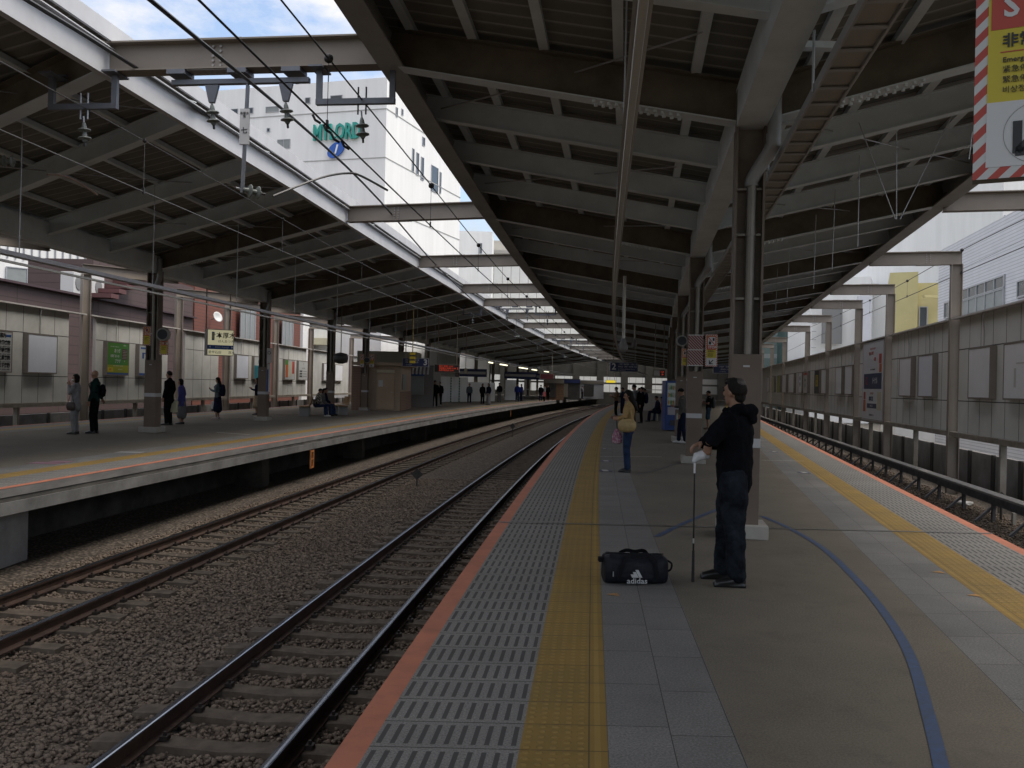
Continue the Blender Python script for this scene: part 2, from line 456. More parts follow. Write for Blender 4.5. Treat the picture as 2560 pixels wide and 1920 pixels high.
track(lambda y: edgeR(y) + 1.55, 1.5, YF, 'railway track below the right platform edge by the panel wall', False, 60)
# bare sleeper end board and mile marker bits between the tracks
mk = mat('marker_steel', (0.045, 0.043, 0.042), 0.6, 0.3, 0.3, 20)
def marker(u, v, z, h, label):
    p = onz(u, v, z); e = empty('track_marker', p, label, 'track marker')
    MB().bar(p, p + Vector((0, 0, h)), -0.018, 0.018, -0.018, 0.018).build('post', mk, e)
    mb = MB(); c = p + Vector((0, 0, h * 0.78)); r = 0.16
    mb.add([c + Vector((0, -0.02, r)), c + Vector((r, -0.02, 0)), c + Vector((0, -0.02, -r)), c + Vector((-r, -0.02, 0)),
            c + Vector((0, -0.005, r)), c + Vector((r, -0.005, 0)), c + Vector((0, -0.005, -r)), c + Vector((-r, -0.005, 0))],
           [(3, 2, 1, 0), (4, 5, 6, 7), (0, 1, 5, 4), (1, 2, 6, 5), (2, 3, 7, 6), (3, 0, 4, 7)])
    mb.build('plate', mk, e)
marker(1042, 1215, ZG, 0.42, 'small diamond track marker on a stake between the two tracks, nearer one')
marker(1281, 1093, ZG, 0.75, 'diamond track marker on a tall stake between the tracks, farther one')
marker(2502, 1300, ZG, 0.62, 'dark diamond marker at the right edge beside the cable duct')
# ------------------------------------------------------------------ platform surfaces
def dirt(g, base_col, P, amt=0.35, sc=0.9, dark=0.55):
    n = g.noise(P, sc, 8, 0.7); k = g.ramp(n, 0.35, 0.7, (dark,) * 3, (1, 1, 1))
    m = g.n.new('ShaderNodeMix'); m.data_type = 'RGBA'; m.blend_type = 'MULTIPLY'; m.inputs[0].default_value = amt
    if isinstance(base_col, tuple): m.inputs[6].default_value = (*base_col, 1)
    else: g.l.new(base_col, m.inputs[6])
    g.l.new(k, m.inputs[7]); return m.outputs[2]
def joint(g, x, pitch, w, off=0.0):
    """1 on the joint lines"""
    a = g.math('FRACT', g.math('DIVIDE', g.math('ADD', x, off + 1000 * pitch), pitch))
    return g.math('MAXIMUM', g.math('LESS_THAN', a, w / pitch), g.math('GREATER_THAN', a, 1 - w / pitch))
m_or, g, b = newmat('orange_edge_paint', 0.75)
P = g.pos(); sp = g.noise(P, 160, 3)
c = g.mix(g.ramp(g.noise(P, 5, 8, .7), 0.42, 0.72), (0.45, 0.155, 0.085), (0.35, 0.13, 0.08))
c = dirt(g, c, P, 0.5, 2.2); g.l.new(c, b.inputs['Base Color']); g.l.new(g.bump(sp, 0.3, 0.002), b.inputs['Normal'])

m_sl, g, b = newmat('grooved_grey_tile', 0.8)
U, ux, uy = g.uv(); P = g.pos()
fx = g.math('FRACT', g.math('DIVIDE', ux, 0.06)); fy = g.math('FRACT', g.math('DIVIDE', uy, 0.3))
inx = g.math('LESS_THAN', g.math('ABSOLUTE', g.math('SUBTRACT', fx, 0.5)), 0.19)
iny = g.math('LESS_THAN', g.math('ABSOLUTE', g.math('SUBTRACT', fy, 0.5)), 0.37)
slot = g.math('MULTIPLY', inx, iny)
gr = g.noise(P, 95, 4, 0.8)
tile = g.n.new('ShaderNodeTexWhiteNoise'); tile.noise_dimensions = '1D'; g.l.new(g.math('FLOOR', g.math('DIVIDE', uy, 0.3)), tile.inputs['W'])
c = g.ramp(gr, 0.36, 0.64, (0.095, 0.092, 0.086), (0.30, 0.29, 0.272))
c = g.mix(g.math('MULTIPLY', tile.outputs['Value'], 0.18), c, (0.12, 0.115, 0.11))
c = g.mix(joint(g, uy, 0.3, 0.004), c, (0.035, 0.033, 0.03))
c = g.mix(slot, c, (0.055, 0.053, 0.051)); c = dirt(g, c, P, 0.5, 0.8)
g.l.new(c, b.inputs['Base Color']); g.l.new(g.bump(slot, 0.5, 0.003), b.inputs['Normal'])

m_ye, g, b = newmat('yellow_tactile_tile', 0.72)
U, ux, uy = g.uv(); P = g.pos()
dx = g.math('SUBTRACT', g.math('FRACT', g.math('DIVIDE', ux, 0.06)), 0.5); dy = g.math('SUBTRACT', g.math('FRACT', g.math('DIVIDE', uy, 0.06)), 0.5)
rr = g.math('SQRT', g.math('ADD', g.math('MULTIPLY', dx, dx), g.math('MULTIPLY', dy, dy)))
dot = g.math('MULTIPLY', g.ramp(rr, 0.2, 0.3, (1, 1, 1), (0, 0, 0)), g.math('LESS_THAN', ux, 0.30))
bar = g.math('LESS_THAN', g.math('ABSOLUTE', g.math('SUBTRACT', ux, 0.345)), 0.014)
h = g.math('MAXIMUM', dot, bar)
c = g.mix(g.ramp(g.noise(P, 1.7, 7, .7), 0.35, 0.7), (0.27, 0.165, 0.030), (0.19, 0.125, 0.028))
c = g.mix(g.math('MULTIPLY', h, 0.22), c, (0.46, 0.31, 0.08))
c = g.mix(joint(g, uy, 0.3, 0.0035), c, (0.07, 0.045, 0.015))
c = g.mix(g.math('LESS_THAN', g.math('ABSOLUTE', g.math('SUBTRACT', ux, 0.306)), 0.003), c, (0.07, 0.045, 0.015))
c = dirt(g, c, P, 0.4, 1.1); g.l.new(c, b.inputs['Base Color']); g.l.new(g.bump(h, 0.9, 0.005), b.inputs['Normal'])

def stone_mat(name, ca, cb):
    m, g, b = newmat(name, 0.8)
    U, ux, uy = g.uv(); P = g.pos()
    gr = g.noise(P, 85, 4, 0.8)
    col = g.math('FLOOR', g.math('DIVIDE', ux, 0.295))
    tw = g.n.new('ShaderNodeTexWhiteNoise'); tw.noise_dimensions = '2D'
    cb2 = g.n.new('ShaderNodeCombineXYZ'); yy = g.math('ADD', uy, g.math('MULTIPLY', col, 0.1))
    g.l.new(col, cb2.inputs[0]); g.l.new(g.math('FLOOR', g.math('DIVIDE', yy, 0.6)), cb2.inputs[1]); g.l.new(cb2.outputs[0], tw.inputs['Vector'])
    c = g.ramp(gr, 0.36, 0.64, tuple(x * .8 for x in ca), cb)
    c = g.mix(g.math('MULTIPLY', tw.outputs['Value'], 0.28), c, tuple(x * 0.62 for x in ca))
    j = g.math('MAXIMUM', joint(g, yy, 0.6, 0.003), joint(g, ux, 0.295, 0.0025))
    c = g.mix(j, c, (0.035, 0.032, 0.03)); c = dirt(g, c, P, 0.6, 0.7, 0.45)
    g.l.new(c, b.inputs['Base Color']); g.l.new(g.bump(j, -0.4, 0.003), b.inputs['Normal'])
    return m
m_st = stone_mat('grey_paving_stone', (0.125, 0.122, 0.115), (0.26, 0.253, 0.24))
m_wk, g, b = newmat('brown_walkway_surface', 0.88)
P = g.pos(); sp = g.noise(P, 90, 5, .85); sm = g.noise(P, 0.28, 5, 0.6)
c = g.ramp(sp, 0.36, 0.64, (0.060, 0.052, 0.039), (0.220, 0.192, 0.146))
c = g.mix(g.ramp(sm, 0.4, 0.75), c, (0.155, 0.133, 0.100)); c = dirt(g, c, P, 0.55, 0.55, 0.5)
vo = g.n.new('ShaderNodeTexVoronoi'); vo.inputs['Scale'].default_value = 1.3; vo.feature = 'F1'; g.l.new(P, vo.inputs['Vector'])
spot = g.math('LESS_THAN', vo.outputs['Distance'], 0.016); c = g.mix(spot, c, (0.03, 0.028, 0.026))
vs_ = g.n.new('ShaderNodeTexVoronoi'); vs_.inputs['Scale'].default_value = 0.9; mp_ = g.n.new('ShaderNodeMapping'); mp_.inputs['Location'].default_value = (3.3, 1.7, 0); g.l.new(P, mp_.inputs[0]); g.l.new(mp_.outputs[0], vs_.inputs['Vector']); c = g.mix(g.math('LESS_THAN', vs_.outputs['Distance'], 0.014), c, (0.34, 0.33, 0.31))
scf = g.noise(P, 3.2, 9, .78); c = g.mix(g.math('MULTIPLY', g.ramp(scf, .52, .70), .35), c, (0.045, 0.040, 0.033))
g.l.new(c, b.inputs['Base Color']); g.l.new(g.bump(sp, 0.35, 0.003), b.inputs['Normal'])
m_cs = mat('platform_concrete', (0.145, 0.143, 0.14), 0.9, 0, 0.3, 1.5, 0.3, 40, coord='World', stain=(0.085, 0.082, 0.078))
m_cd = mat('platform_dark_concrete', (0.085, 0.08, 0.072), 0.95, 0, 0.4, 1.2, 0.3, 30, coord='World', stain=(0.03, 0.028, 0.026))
m_lip = mat('platform_lip', (0.17, 0.165, 0.16), 0.85, 0, 0.3, 6, 0.2, 60, coord='World', stretch=(1, 0.2, 1))

def platform(name, fl, fr, z, ya, yb, st=1.5):
    """station platform between side curves fl (left) and fr (right)"""
    Y = ys(ya, yb, st)
    root = empty(name, (0, 0, z)); structure(root)
    def S(nm, m, side, a, c, dz=0.0, wide=False):
        mb = MB()
        if side < 0: mb.strip(Y, lambda y: fl(y) + a, lambda y: fl(y) + c, z + dz)
        else: mb.strip(Y, lambda y: fr(y) - a, lambda y: fr(y) - c, z + dz)
        return structure(mb.build(nm, m, root))
    mb = MB(); mb.strip(Y, lambda y: fl(y) + 1.775, lambda y: fr(y) - 1.775, z)
    structure(mb.build('walkway', m_wk, root))
    for sd in (-1, 1):
        S('orange_edge', m_or, sd, 0.0, 0.13); S('grooved_tiles', m_sl, sd, 0.13, 0.79)
        S('tactile_tiles', m_ye, sd, 0.79, 1.18); S('paving_stones', m_st, sd, 1.18, 1.775)
    # body: lip, slab, recessed wall
    for sd, f in ((-1, fl), (1, fr)):
        k = 1 if sd < 0 else -1
        path = [(f(y), y, 0) for y in Y]
        mb = MB()
        if sd < 0:
            mb.sweep(path, [(0.03, z - 0.006), (-0.0, z - 0.006), (-0.0, z - 0.12), (0.03, z - 0.12)], 0)
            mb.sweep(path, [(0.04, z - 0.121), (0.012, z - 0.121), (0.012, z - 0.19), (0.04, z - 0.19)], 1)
            mb.sweep(path, [(1.1, z - 0.19), (-0.015, z - 0.191), (-0.015, z - 0.36), (1.1, z - 0.42)], 2)
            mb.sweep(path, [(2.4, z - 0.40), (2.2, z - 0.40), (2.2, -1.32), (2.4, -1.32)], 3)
        else:
            mb.sweep(path, [(0.0, z - 0.006), (-0.03, z - 0.006), (-0.03, z - 0.12), (0.0, z - 0.12)], 0)
            mb.sweep(path, [(-0.012, z - 0.121), (-0.04, z - 0.121), (-0.04, z - 0.19), (-0.012, z - 0.19)], 1)
            mb.sweep(path, [(0.015, z - 0.191), (-1.1, z - 0.19), (-1.1, z - 0.42), (0.015, z - 0.36)], 2)
            mb.sweep(path, [(-2.2, z - 0.40), (-2.4, z - 0.40), (-2.4, -1.32), (-2.2, -1.32)], 3)
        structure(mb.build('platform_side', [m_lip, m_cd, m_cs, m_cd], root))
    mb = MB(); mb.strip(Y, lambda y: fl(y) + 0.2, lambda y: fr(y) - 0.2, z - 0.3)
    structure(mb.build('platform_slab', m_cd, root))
    return root
pf2 = platform('near_platform', base, edgeR, 0.0, -6, YF)
pf3 = platform('opposite_platform', p3far, p3near, P3Z, 4, YF)
# supports below the opposite platform
m_pier = mat('pier_concrete', (0.33, 0.33, 0.33), 0.9, 0, 0.2, 2.5, 0.25, 60, coord='World')
for i, Y in enumerate((11.2, 23.5, 33, 44, 56)):
    x = p3near(Y); w = 0.9 if i == 0 else 0.35
    mb = MB()
    if i == 0: mb.box(-9.4, -7.32, 11.0, 13.5, -1.32, P3Z - 0.365)
    else: mb.box(x - 1.6, x - 0.9, Y - w, Y + w, -1.32, P3Z - 0.365)
    o = mb.build('platform_support', m_pier if i == 0 else m_cd)
    tag(o, ('pale concrete support block under the near end of the opposite platform', 'dark concrete support under the opposite platform, nearest of the dark ones',
            'dark concrete support under the opposite platform, second of the dark ones', 'dark concrete support under the opposite platform, third of the dark ones',
            'dark concrete support under the opposite platform, farthest of the dark ones')[i], 'support', 'supports under the opposite platform')
# orange refuge ladder
lad = mat('orange_ladder_paint', (0.42, 0.16, 0.05), 0.6, 0, 0.3, 12)
for i, (u, v) in enumerate(((750, 1165), (1270, 1040))):
    p = onz(u, v, -0.75); Y = p.y; x = p3near(Y)
    e = empty('refuge_ladder', (x - 0.02, Y, -0.75), ('nearer' if i == 0 else 'farther') + ' orange refuge ladder hanging below the opposite platform edge', 'ladder', 'orange ladders below the opposite platform')
    MB().bar((x + .02, Y - 0.16, -0.8), (x + .02, Y - 0.16, -0.3), -.02, .02, -.02, .02).build('rail', lad, e)
    MB().bar((x + .02, Y + 0.16, -0.8), (x + .02, Y + 0.16, -0.3), -.02, .02, -.02, .02).build('rail', lad, e)
    for z in (-0.78, -0.55, -0.34): MB().bar((x + .02, Y - 0.14, z), (x + .02, Y + 0.14, z), -.015, .015, -.015, .015).build('rung', lad, e)

# ------------------------------------------------------------------ floor markings
blue = mat('blue_floor_tape', (0.035, 0.065, 0.14), 0.6, 0, 0.35, 14, coord='World', stain=(0.05, 0.062, 0.085))
whitep = mat('white_floor_paint', (0.42, 0.42, 0.41), 0.7, 0, 0.3, 25, coord='World', stain=(0.18, 0.17, 0.15))
joinm = mat('joint_cover', (0.135, 0.13, 0.122), 0.5, 0.3, 0.25, 6, coord='World')
orp = mat('orange_mark', (0.36, 0.17, 0.03), 0.7, 0, 0.3, 30, coord='World', stain=(0.18, 0.13, 0.08))
def ribbon(name, pts, w, z, m, kind='structure'):
    mb = MB(); pts = [Vector((p[0], p[1], z)) for p in pts]; vs = []
    for i, p in enumerate(pts):
        d = (pts[min(i + 1, len(pts) - 1)] - pts[max(i - 1, 0)]).normalized(); s = Vector((d.y, -d.x, 0)) * w / 2
        vs += [p - s, p + s]
    fs = [(2 * i, 2 * i + 1, 2 * i + 3, 2 * i + 2) for i in range(len(pts) - 1)]
    o = mb.add(vs, fs).build(name, m); o['kind'] = kind
    return o
def smooth_path(pts, k=8):
    out = []
    P = [Vector(p) for p in pts]
    for i in range(len(P) - 1):
        p0, p1, p2, p3 = P[max(i - 1, 0)], P[i], P[i + 1], P[min(i + 2, len(P) - 1)]
        for j in range(k):
            t = j / k
            out.append(0.5 * ((2 * p1) + (-p0 + p2) * t + (2 * p0 - 5 * p1 + 4 * p2 - p3) * t * t + (-p0 + 3 * p1 - 3 * p2 + p3) * t ** 3))
    out.append(P[-1]); return out
arc = [onz(u, v, 0) for u, v in ((1905, 1291), (1971, 1320), (2057, 1371), (2151, 1460), (2226, 1554), (2278, 1647), (2315, 1767), (2353, 1917), (2380, 2080))]
ribbon('floor_marking', smooth_path(arc), 0.066, 0.004, blue)
ribbon('floor_marking', smooth_path([onz(u, v, 0) for u, v in ((1641, 1342), (1705, 1311), (1770, 1283), (1800, 1272))], 4), 0.07, 0.004, blue)
fade = mat('faded_floor_line', (0.075, 0.075, 0.08), 0.7, coord='World')
ribbon('floor_marking', smooth_path([onz(u, v, 0) for u, v in ((1590, 1187), (1640, 1176), (1690, 1160), (1730, 1148))], 4), 0.05, 0.004, fade)
ribbon('floor_marking', [onz(u, v, 0) for u, v in ((1500, 1141.5), (1655, 1142.5))], 0.06, 0.004, whitep)
ribbon('floor_marking', [onz(u, v, 0) for u, v in ((1905, 1151), (2010, 1153))], 0.05, 0.004, whitep)
ribbon('floor_marking', [onz(u, v, P3Z) for u, v in ((540, 1081), (625, 1087))], 0.09, P3Z + 0.004, whitep)
Yj = 10.35
mb = MB(); mb.add([(base(Yj) + .01, Yj - 0.03, 0.005), (edgeR(Yj) - .01, Yj - 0.03, 0.005), (edgeR(Yj) - .01, Yj + 0.03, 0.005), (base(Yj) + .01, Yj + 0.03, 0.005)], [(0, 1, 2, 3)])
structure(mb.build('expansion_joint', joinm))
for (u, v, du) in ((1530, 1487, 16), (2343, 1431, 12), (2432, 1489, 14)):
    p = onz(u, v, 0); s = 0.05
    mb = MB().add([(p.x - s, p.y, 0.004), (p.x + s, p.y - s * 1.1, 0.004), (p.x + s, p.y + s * 1.1, 0.004)], [(0, 1, 2)])
    structure(mb.build('floor_marking', orp))
# small boarding stickers on the paving
stick = mat('boarding_sticker', (0.42, 0.40, 0.39), 0.6); stick2 = mat('boarding_sticker_navy', (0.03, 0.04, 0.12), 0.6); pinks = mat('pink_sticker', (0.22, 0.11, 0.15), 0.6); fade2 = mat('worn_sticker', (0.26, 0.255, 0.25), 0.6)
for (u, v, z, w, d) in ((1513, 1177, 0, .22, .30), (1515, 1153, 0, .22, .22), (1511, 1122, 0, .16, .14), (2010, 1182, 0, .2, .22), (1935, 1130, 0, .18, .2)):
    p = onz(u, v, z)
    structure(MB().box(p.x - w * .5, p.x + w * .5, p.y - d * .5, p.y + d * .5, z + .003, z + .005).build('floor_marking', stick2))
    structure(MB().box(p.x - w * .25, p.x + w * .25, p.y - d * .5, p.y + d * .5, z + .006, z + .008).build('floor_marking', stick))
for (u, v, w) in ((115, 1158, .5), (150, 1155, .35), (325, 1131, .5)):
    p = onz(u, v, P3Z)
    structure(MB().box(p.x - w * .5, p.x + w * .5, p.y - .16, p.y + .16, P3Z + .003, P3Z + .005).build('floor_marking', pinks if u < 200 else fade2))
# ------------------------------------------------------------------ canopies, portal frames, columns
paintg = mat('canopy_grey_paint', (0.66, 0.72, 0.76), 0.6, 0, 0.10, 1.3, 0.08, 30, coord='World', stain=(0.56, 0.61, 0.65))
paintd = mat('canopy_girder_brown', (0.145, 0.122, 0.092), 0.7, 0, 0.4, 1.6, 0.15, 30, coord='World', stain=(0.085, 0.070, 0.052))
taupe = mat('portal_taupe_paint', (0.25, 0.215, 0.18), 0.6, 0, 0.14, 0.7, 0.05, 30, coord='World', stain=(0.20, 0.17, 0.14))
fascw = mat('eave_pale_paint', (0.54, 0.55, 0.57), 0.5, 0, 0.1, 1.0, coord='World', stain=(0.46, 0.46, 0.47))
fascd = mat('eave_grey_paint', (0.34, 0.335, 0.32), 0.6, 0, 0.2, 1.0, coord='World')
galv = mat('galvanised_steel', (0.42, 0.43, 0.45), 0.45, 0.5, 0.2, 6, coord='World')
boltm = mat('bolt_steel', (0.36, 0.33, 0.31), 0.5, 0.2)
m_deck, g, b = newmat('corrugated_deck', 0.75)
P = g.pos(); sp = g.n.new('ShaderNodeSeparateXYZ'); g.l.new(P, sp.inputs[0])
yy = g.math('ADD', sp.outputs[1], g.math('MULTIPLY', sp.outputs[0], 0.27))
f = g.math('FRACT', g.math('DIVIDE', g.math('ADD', yy, 500), 0.3)); k = g.math('LESS_THAN', f, 0.16); k2 = g.ramp(f, 0.05, 0.3)
c = g.mix(k, (0.21, 0.205, 0.185), (0.36, 0.355, 0.33)); c = dirt(g, c, P, 0.5, 0.8)
g.l.new(c, b.inputs['Base Color']); g.l.new(g.bump(k2, 0.8, 0.05), b.inputs['Normal'])
ZV, ZE = 4.52, 5.5          # underside of girders at the valley and at the eaves

PORT = [-4.5, 3.1, 10.95, 20.7, 28.8, 36.9, 42.9, 51.0, 58.9, 71.2, 80.7, 91.4, 101, 111, 121, 131, 141]
def cross(E, sk, fx, xref):
    Y = E
    if callable(sk): sk = sk(E)
    for _ in range(12): Y = E - sk * (fx(Y) - xref)
    return Y
sk_mid = lambda E: 0.13 if E < 15 else 0.28
sk_row3 = lambda E: 0.42 + 0.0045 * (E - 20.7)
sk_far3 = lambda E: 0.46 + 0.003 * (E - 20.7)
sk_c = lambda E: 0.27
def stations():
    out = []
    for i in range(len(PORT) - 1):
        a, c = PORT[i], PORT[i + 1]; out.append((a, True))
        n = max(1, round((c - a) / 2.45))
        for k in range(1, n): out.append((a + (c - a) * k / n, False))
    out.append((PORT[-1], True)); return out
def canopy(name, label, fL, fV, fR, ref, skL, skV, skR, ya, yb, fasL, fasR):
    root = empty(name, (0, 0, 0), label, 'platform canopy')
    XR = (lambda E: eaveL(E)) if ref == 'L' else (lambda E: eaveL(E))
    for E, main in stations():
        sk0 = 0.27
        pL = Vector((fL(cross(E, skL, fL, XR(E))), cross(E, skL, fL, XR(E)), ZE))
        pV = Vector((fV(cross(E, skV, fV, XR(E))), cross(E, skV, fV, XR(E)), ZV))
        pR = Vector((fR(cross(E, skR, fR, XR(E))), cross(E, skR, fR, XR(E)), ZE))
        if pL.y < ya or pL.y > yb: continue
        for a in (pL, pR):
            mb = MB()
            if main:
                mb.bar(a, pV, -0.12, 0.12, 0, 0.016, 1); mb.bar(a, pV, -0.006, 0.006, 0.016, 0.444, 0); mb.bar(a, pV, -0.12, 0.12, 0.444, 0.46, 0)  # bottom flange takes the paler grey: platform bounce light put into its colour
            else: mb.ibeam(a + Vector((0, 0, 0.12)), pV + Vector((0, 0, 0.12)), 0.34, 0.17, mi=0)
            if main and pL.y < 60:
                dd = (a - pV).normalized(); nn = dd.cross(Vector((0, 0, 1))).normalized()
                for q in range(12):
                    for s_ in (-0.07, 0.07): mb.lathe([(0.022, -0.03), (0.022, 0.0)], pV + dd * (0.8 + 0.09 * q) + nn * s_, 6, 1)
            o = mb.build('girder' if main else 'rafter', [paintd, paintg] if main else paintg, root)
    # roof deck
    Y = ys(ya, yb, 2.0); top = 0.56
    for f, nm in ((fL, 'roof_deck'), (fR, 'roof_deck')):
        mb = MB()
        for y0, y1 in zip(Y[:-1], Y[1:]):
            a0, v0, a1, v1 = (f(y0), y0, ZE + top), (fV(y0), y0, ZV + top), (f(y1), y1, ZE + top), (fV(y1), y1, ZV + top)
            up = Vector((0, 0, 0.05))
            P8 = [a0, v0, v1, a1] if f is fL else [v0, a0, a1, v1]
            P8 = [Vector(p) for p in P8]
            mb.add(P8 + [p + up for p in P8], [(3, 2, 1, 0), (4, 5, 6, 7)])
        mb.build(nm, m_deck, root)
    # purlins
    for f in (fL, fR):
        for t in (0.14, 0.34, 0.54, 0.74, 0.92):
            path = []
            for y in Y: path.append((fV(y) + (f(y) - fV(y)) * t, y, ZV + (ZE - ZV) * t))
            s = 1 if f is fR else -1
            mb = MB(); mb.sweep(path, [(-0.055, 0.465), (0.055, 0.465), (0.055, 0.545), (-0.055, 0.545)])
            mb.build('purlin', paintg, root)
    # valley box beam with its gutter
    path = [(fV(y), y, 0) for y in Y]
    mb = MB(); mb.sweep(path, [(-0.16, ZV - 0.03), (0.16, ZV - 0.03), (0.16, ZV + 0.42), (-0.16, ZV + 0.42)])
    mb.build('valley_beam', paintg, root)
    # bracing rods
    st = [E for E, m_ in stations()]
    for f, sk in ((fL, skL), (fR, skR)):
        for i in range(0, len(st) - 1):
            E0, E1 = st[i], st[i + 1]
            y0, y1 = cross(E0, sk, f, XR(E0)), cross(E1, sk, f, XR(E1))
            if y0 < ya or y1 > 62: continue
            p = lambda y, t: Vector((fV(y) + (f(y) - fV(y)) * t, y, ZV + (ZE - ZV) * t + 0.30))
            t0, t1 = (0.15, 0.55) if i % 2 else (0.55, 0.95)
            MB().tube([p(y0, t0), p(y1, t1)], 0.011, 5).build('brace_rod', galv, root)
    # eave fascias
    for f, pale, s in ((fL, fasL, 1), (fR, fasR, -1)):
        path = [(f(y), y, 0) for y in Y]
        m = fascw if pale else fascd
        q = lambda pts: [(s * a, b) for a, b in (pts if s > 0 else list(reversed(pts)))]
        mb = MB()
        if pale:
            mb.sweep(path, q([(-0.05, ZE - 0.03), (0.05, ZE - 0.03), (0.05, ZE), (-0.02, ZE), (-0.02, ZE + 0.33), (-0.05, ZE + 0.33)]))
            mb.sweep(path, q([(-0.16, ZE + 0.38), (-0.12, ZE + 0.38), (-0.12, ZE + 0.60), (-0.16, ZE + 0.60)]))
            mb.sweep(path, q([(-0.14, ZE + 0.30), (-0.05, ZE + 0.30), (-0.05, ZE + 0.315), (-0.14, ZE + 0.315)]))
        else:
            mb.sweep(path, q([(-0.03, ZE - 0.05), (0.27, ZE - 0.05), (0.27, ZE - 0.02), (0.01, ZE - 0.02), (0.01, ZE + 0.60), (-0.03, ZE + 0.60)]))
            mb.sweep(path, q([(-0.20, ZE + 0.2), (-0.17, ZE + 0.2), (-0.17, ZE + 0.66), (-0.20, ZE + 0.66)]))
        mb.build('eave_fascia', m, root)
    return root
# far profile of the opposite canopy follows its own eaves
can2 = canopy('platform_canopy', 'grey steel canopy sloping down to a central valley over the near platform', eaveL, row2, eaveR, 'L', 0.27, 0.27, 0.27, -3, 142, False, False)
can3 = canopy('platform_canopy', 'grey steel canopy over the opposite platform with a bright white eave', eave3f, row3, eave3, 'L', sk_far3, sk_row3, sk_mid, 2, 142, False, True)
# translucent strip in the opposite canopy
skyl = mat('roof_skylight', (0.30, 0.36, 0.48), 0.4)
# portal beams over the tracks
def splice(mb, c, d, depth):
    n = d.cross(Vector((0, 0, 1))).normalized()
    for sx in (-0.05, 0.05):
        for q in range(5):
            p = c + d * sx + Vector((0, 0, 0.07 + q * (depth - 0.14) / 4))
            mb.lathe([(0.018, 0.006), (0.018, 0.03)], p, 6, ax=-n); mb.lathe([(0.018, 0.006), (0.018, 0.03)], p, 6, ax=n)
    for q in range(9):
        for z, a in ((-0.022, 1), (depth, 1)):
            mb.lathe([(0.016, 0), (0.016, 0.024)], c + d * (-0.32 + q * 0.08) + Vector((0, 0, z)), 6)
pi = 0
for E in PORT[1:]:
    if E > 140: continue
    XRf = eaveL(E)
    a = Vector((eaveL(E) + 0.02, E, ZE + 0.0)); y3 = cross(E, sk_mid, eave3, XRf); c = Vector((eave3(y3) + 0.07, y3, ZE))
    if E > 8:
        e = empty('portal_beam', a, f'{ordi(pi)} taupe steel beam from the camera crossing the open gap over the two middle tracks', 'steel beam', 'beams over the middle tracks')
        MB().ibeam(c, a, 0.38, 0.24, 0.02, 0.014).build('web_and_flanges', taupe, e)
        if E < 75:
            mb = MB(); d = (a - c).normalized(); mid = c + (a - c) * (0.36 if pi else 0.4)
            mb.bar(mid - d * 0.36, mid + d * 0.36, -0.1, 0.1, -0.012, -0.001); mb.bar(mid - d * 0.36, mid + d * 0.36, -0.1, 0.1, 0.381, 0.393)
            splice(mb, mid, d, 0.38); mb.build('splice_bolts', boltm, e)
        pi += 1
# right side portals with columns in the panel wall
COLR = []
pi = 0
for E in PORT[1:]:
    if E > 140: continue
    y0 = cross(E, 0.27, eaveR, eaveL(E)); y1 = cross(E, 0.27, wallR, eaveL(E))
    a = Vector((eaveR(y0) - 0.05, y0, 5.36)); c = Vector((wallR(y1), y1, 5.36)); COLR.append(y1)
    if y1 < 3: continue
    e = empty('portal_frame', (c.x, c.y, -1.3), f'{ordi(pi)} taupe portal frame from the camera joining the right eave to the panel wall', 'portal frame', 'portal frames beside the panel wall')
    d = (c - a).normalized()
    MB().ibeam(a, c + d * 0.14, 0.38, 0.22, 0.02, 0.014).build('beam', taupe, e)
    mb = MB(); hx = 0.15; n = Vector((-d.y, d.x, 0))
    for s in (-1, 1):
        p = c + d * (s * (hx - 0.01)); mb.hexa([Vector((q.x, q.y, z)) for z in (-1.32, 5.36) for q in (p - d * .01 - n * .13, p + d * .01 - n * .13, p + d * .01 + n * .13, p - d * .01 + n * .13)])
    mb.hexa([Vector((q.x, q.y, z)) for z in (-1.32, 5.36) for q in (c - d * (hx - .021) - n * .008, c + d * (hx - .021) - n * .008, c + d * (hx - .021) + n * .008, c - d * (hx - .021) + n * .008)])
    mb.build('column', taupe, e)
    if y1 < 70:
        mb = MB(); mid = c - d * 0.75
        mb.bar(mid - d * 0.3, mid + d * 0.3, -0.1, 0.1, -0.012, -0.001); mb.bar(mid - d * 0.3, mid + d * 0.3, -0.1, 0.1, 0.381, 0.392)
        splice(mb, mid, d, 0.38); mb.build('splice_bolts', boltm, e)
    pi += 1
# left side portals
COLL = []; pi = 0
for E in PORT[2:]:
    if E > 140: continue
    y0 = cross(E, sk_far3, eave3f, eaveL(E)); y1 = cross(E, lambda e: 0.255, wallL, eaveL(E))
    a = Vector((eave3f(y0) + 0.05, y0, 5.36)); c = Vector((wallL(y1), y1, 5.36)); COLL.append(y1)
    e = empty('portal_frame', (c.x, c.y, -1.3), f'{ordi(pi)} taupe portal frame from the camera behind the opposite platform by the left panel wall', 'portal frame', 'portal frames along the left panel wall')
    d = (c - a).normalized(); n = Vector((-d.y, d.x, 0))
    MB().ibeam(a, c + d * 0.14, 0.38, 0.22).build('beam', taupe, e)
    mb = MB()
    for s in (-1, 1):
        p = c + d * (s * 0.14); mb.hexa([Vector((q.x, q.y, z)) for z in (-1.32, 5.36) for q in (p + d * .01 - n * .14, p - d * .01 - n * .14, p - d * .01 + n * .14, p + d * .01 + n * .14)])
    mb.hexa([Vector((q.x, q.y, z)) for z in (-1.32, 5.36) for q in (c + d * .129 - n * .008, c - d * .129 - n * .008, c - d * .129 + n * .008, c + d * .129 + n * .008)])
    mb.build('column', taupe, e); pi += 1

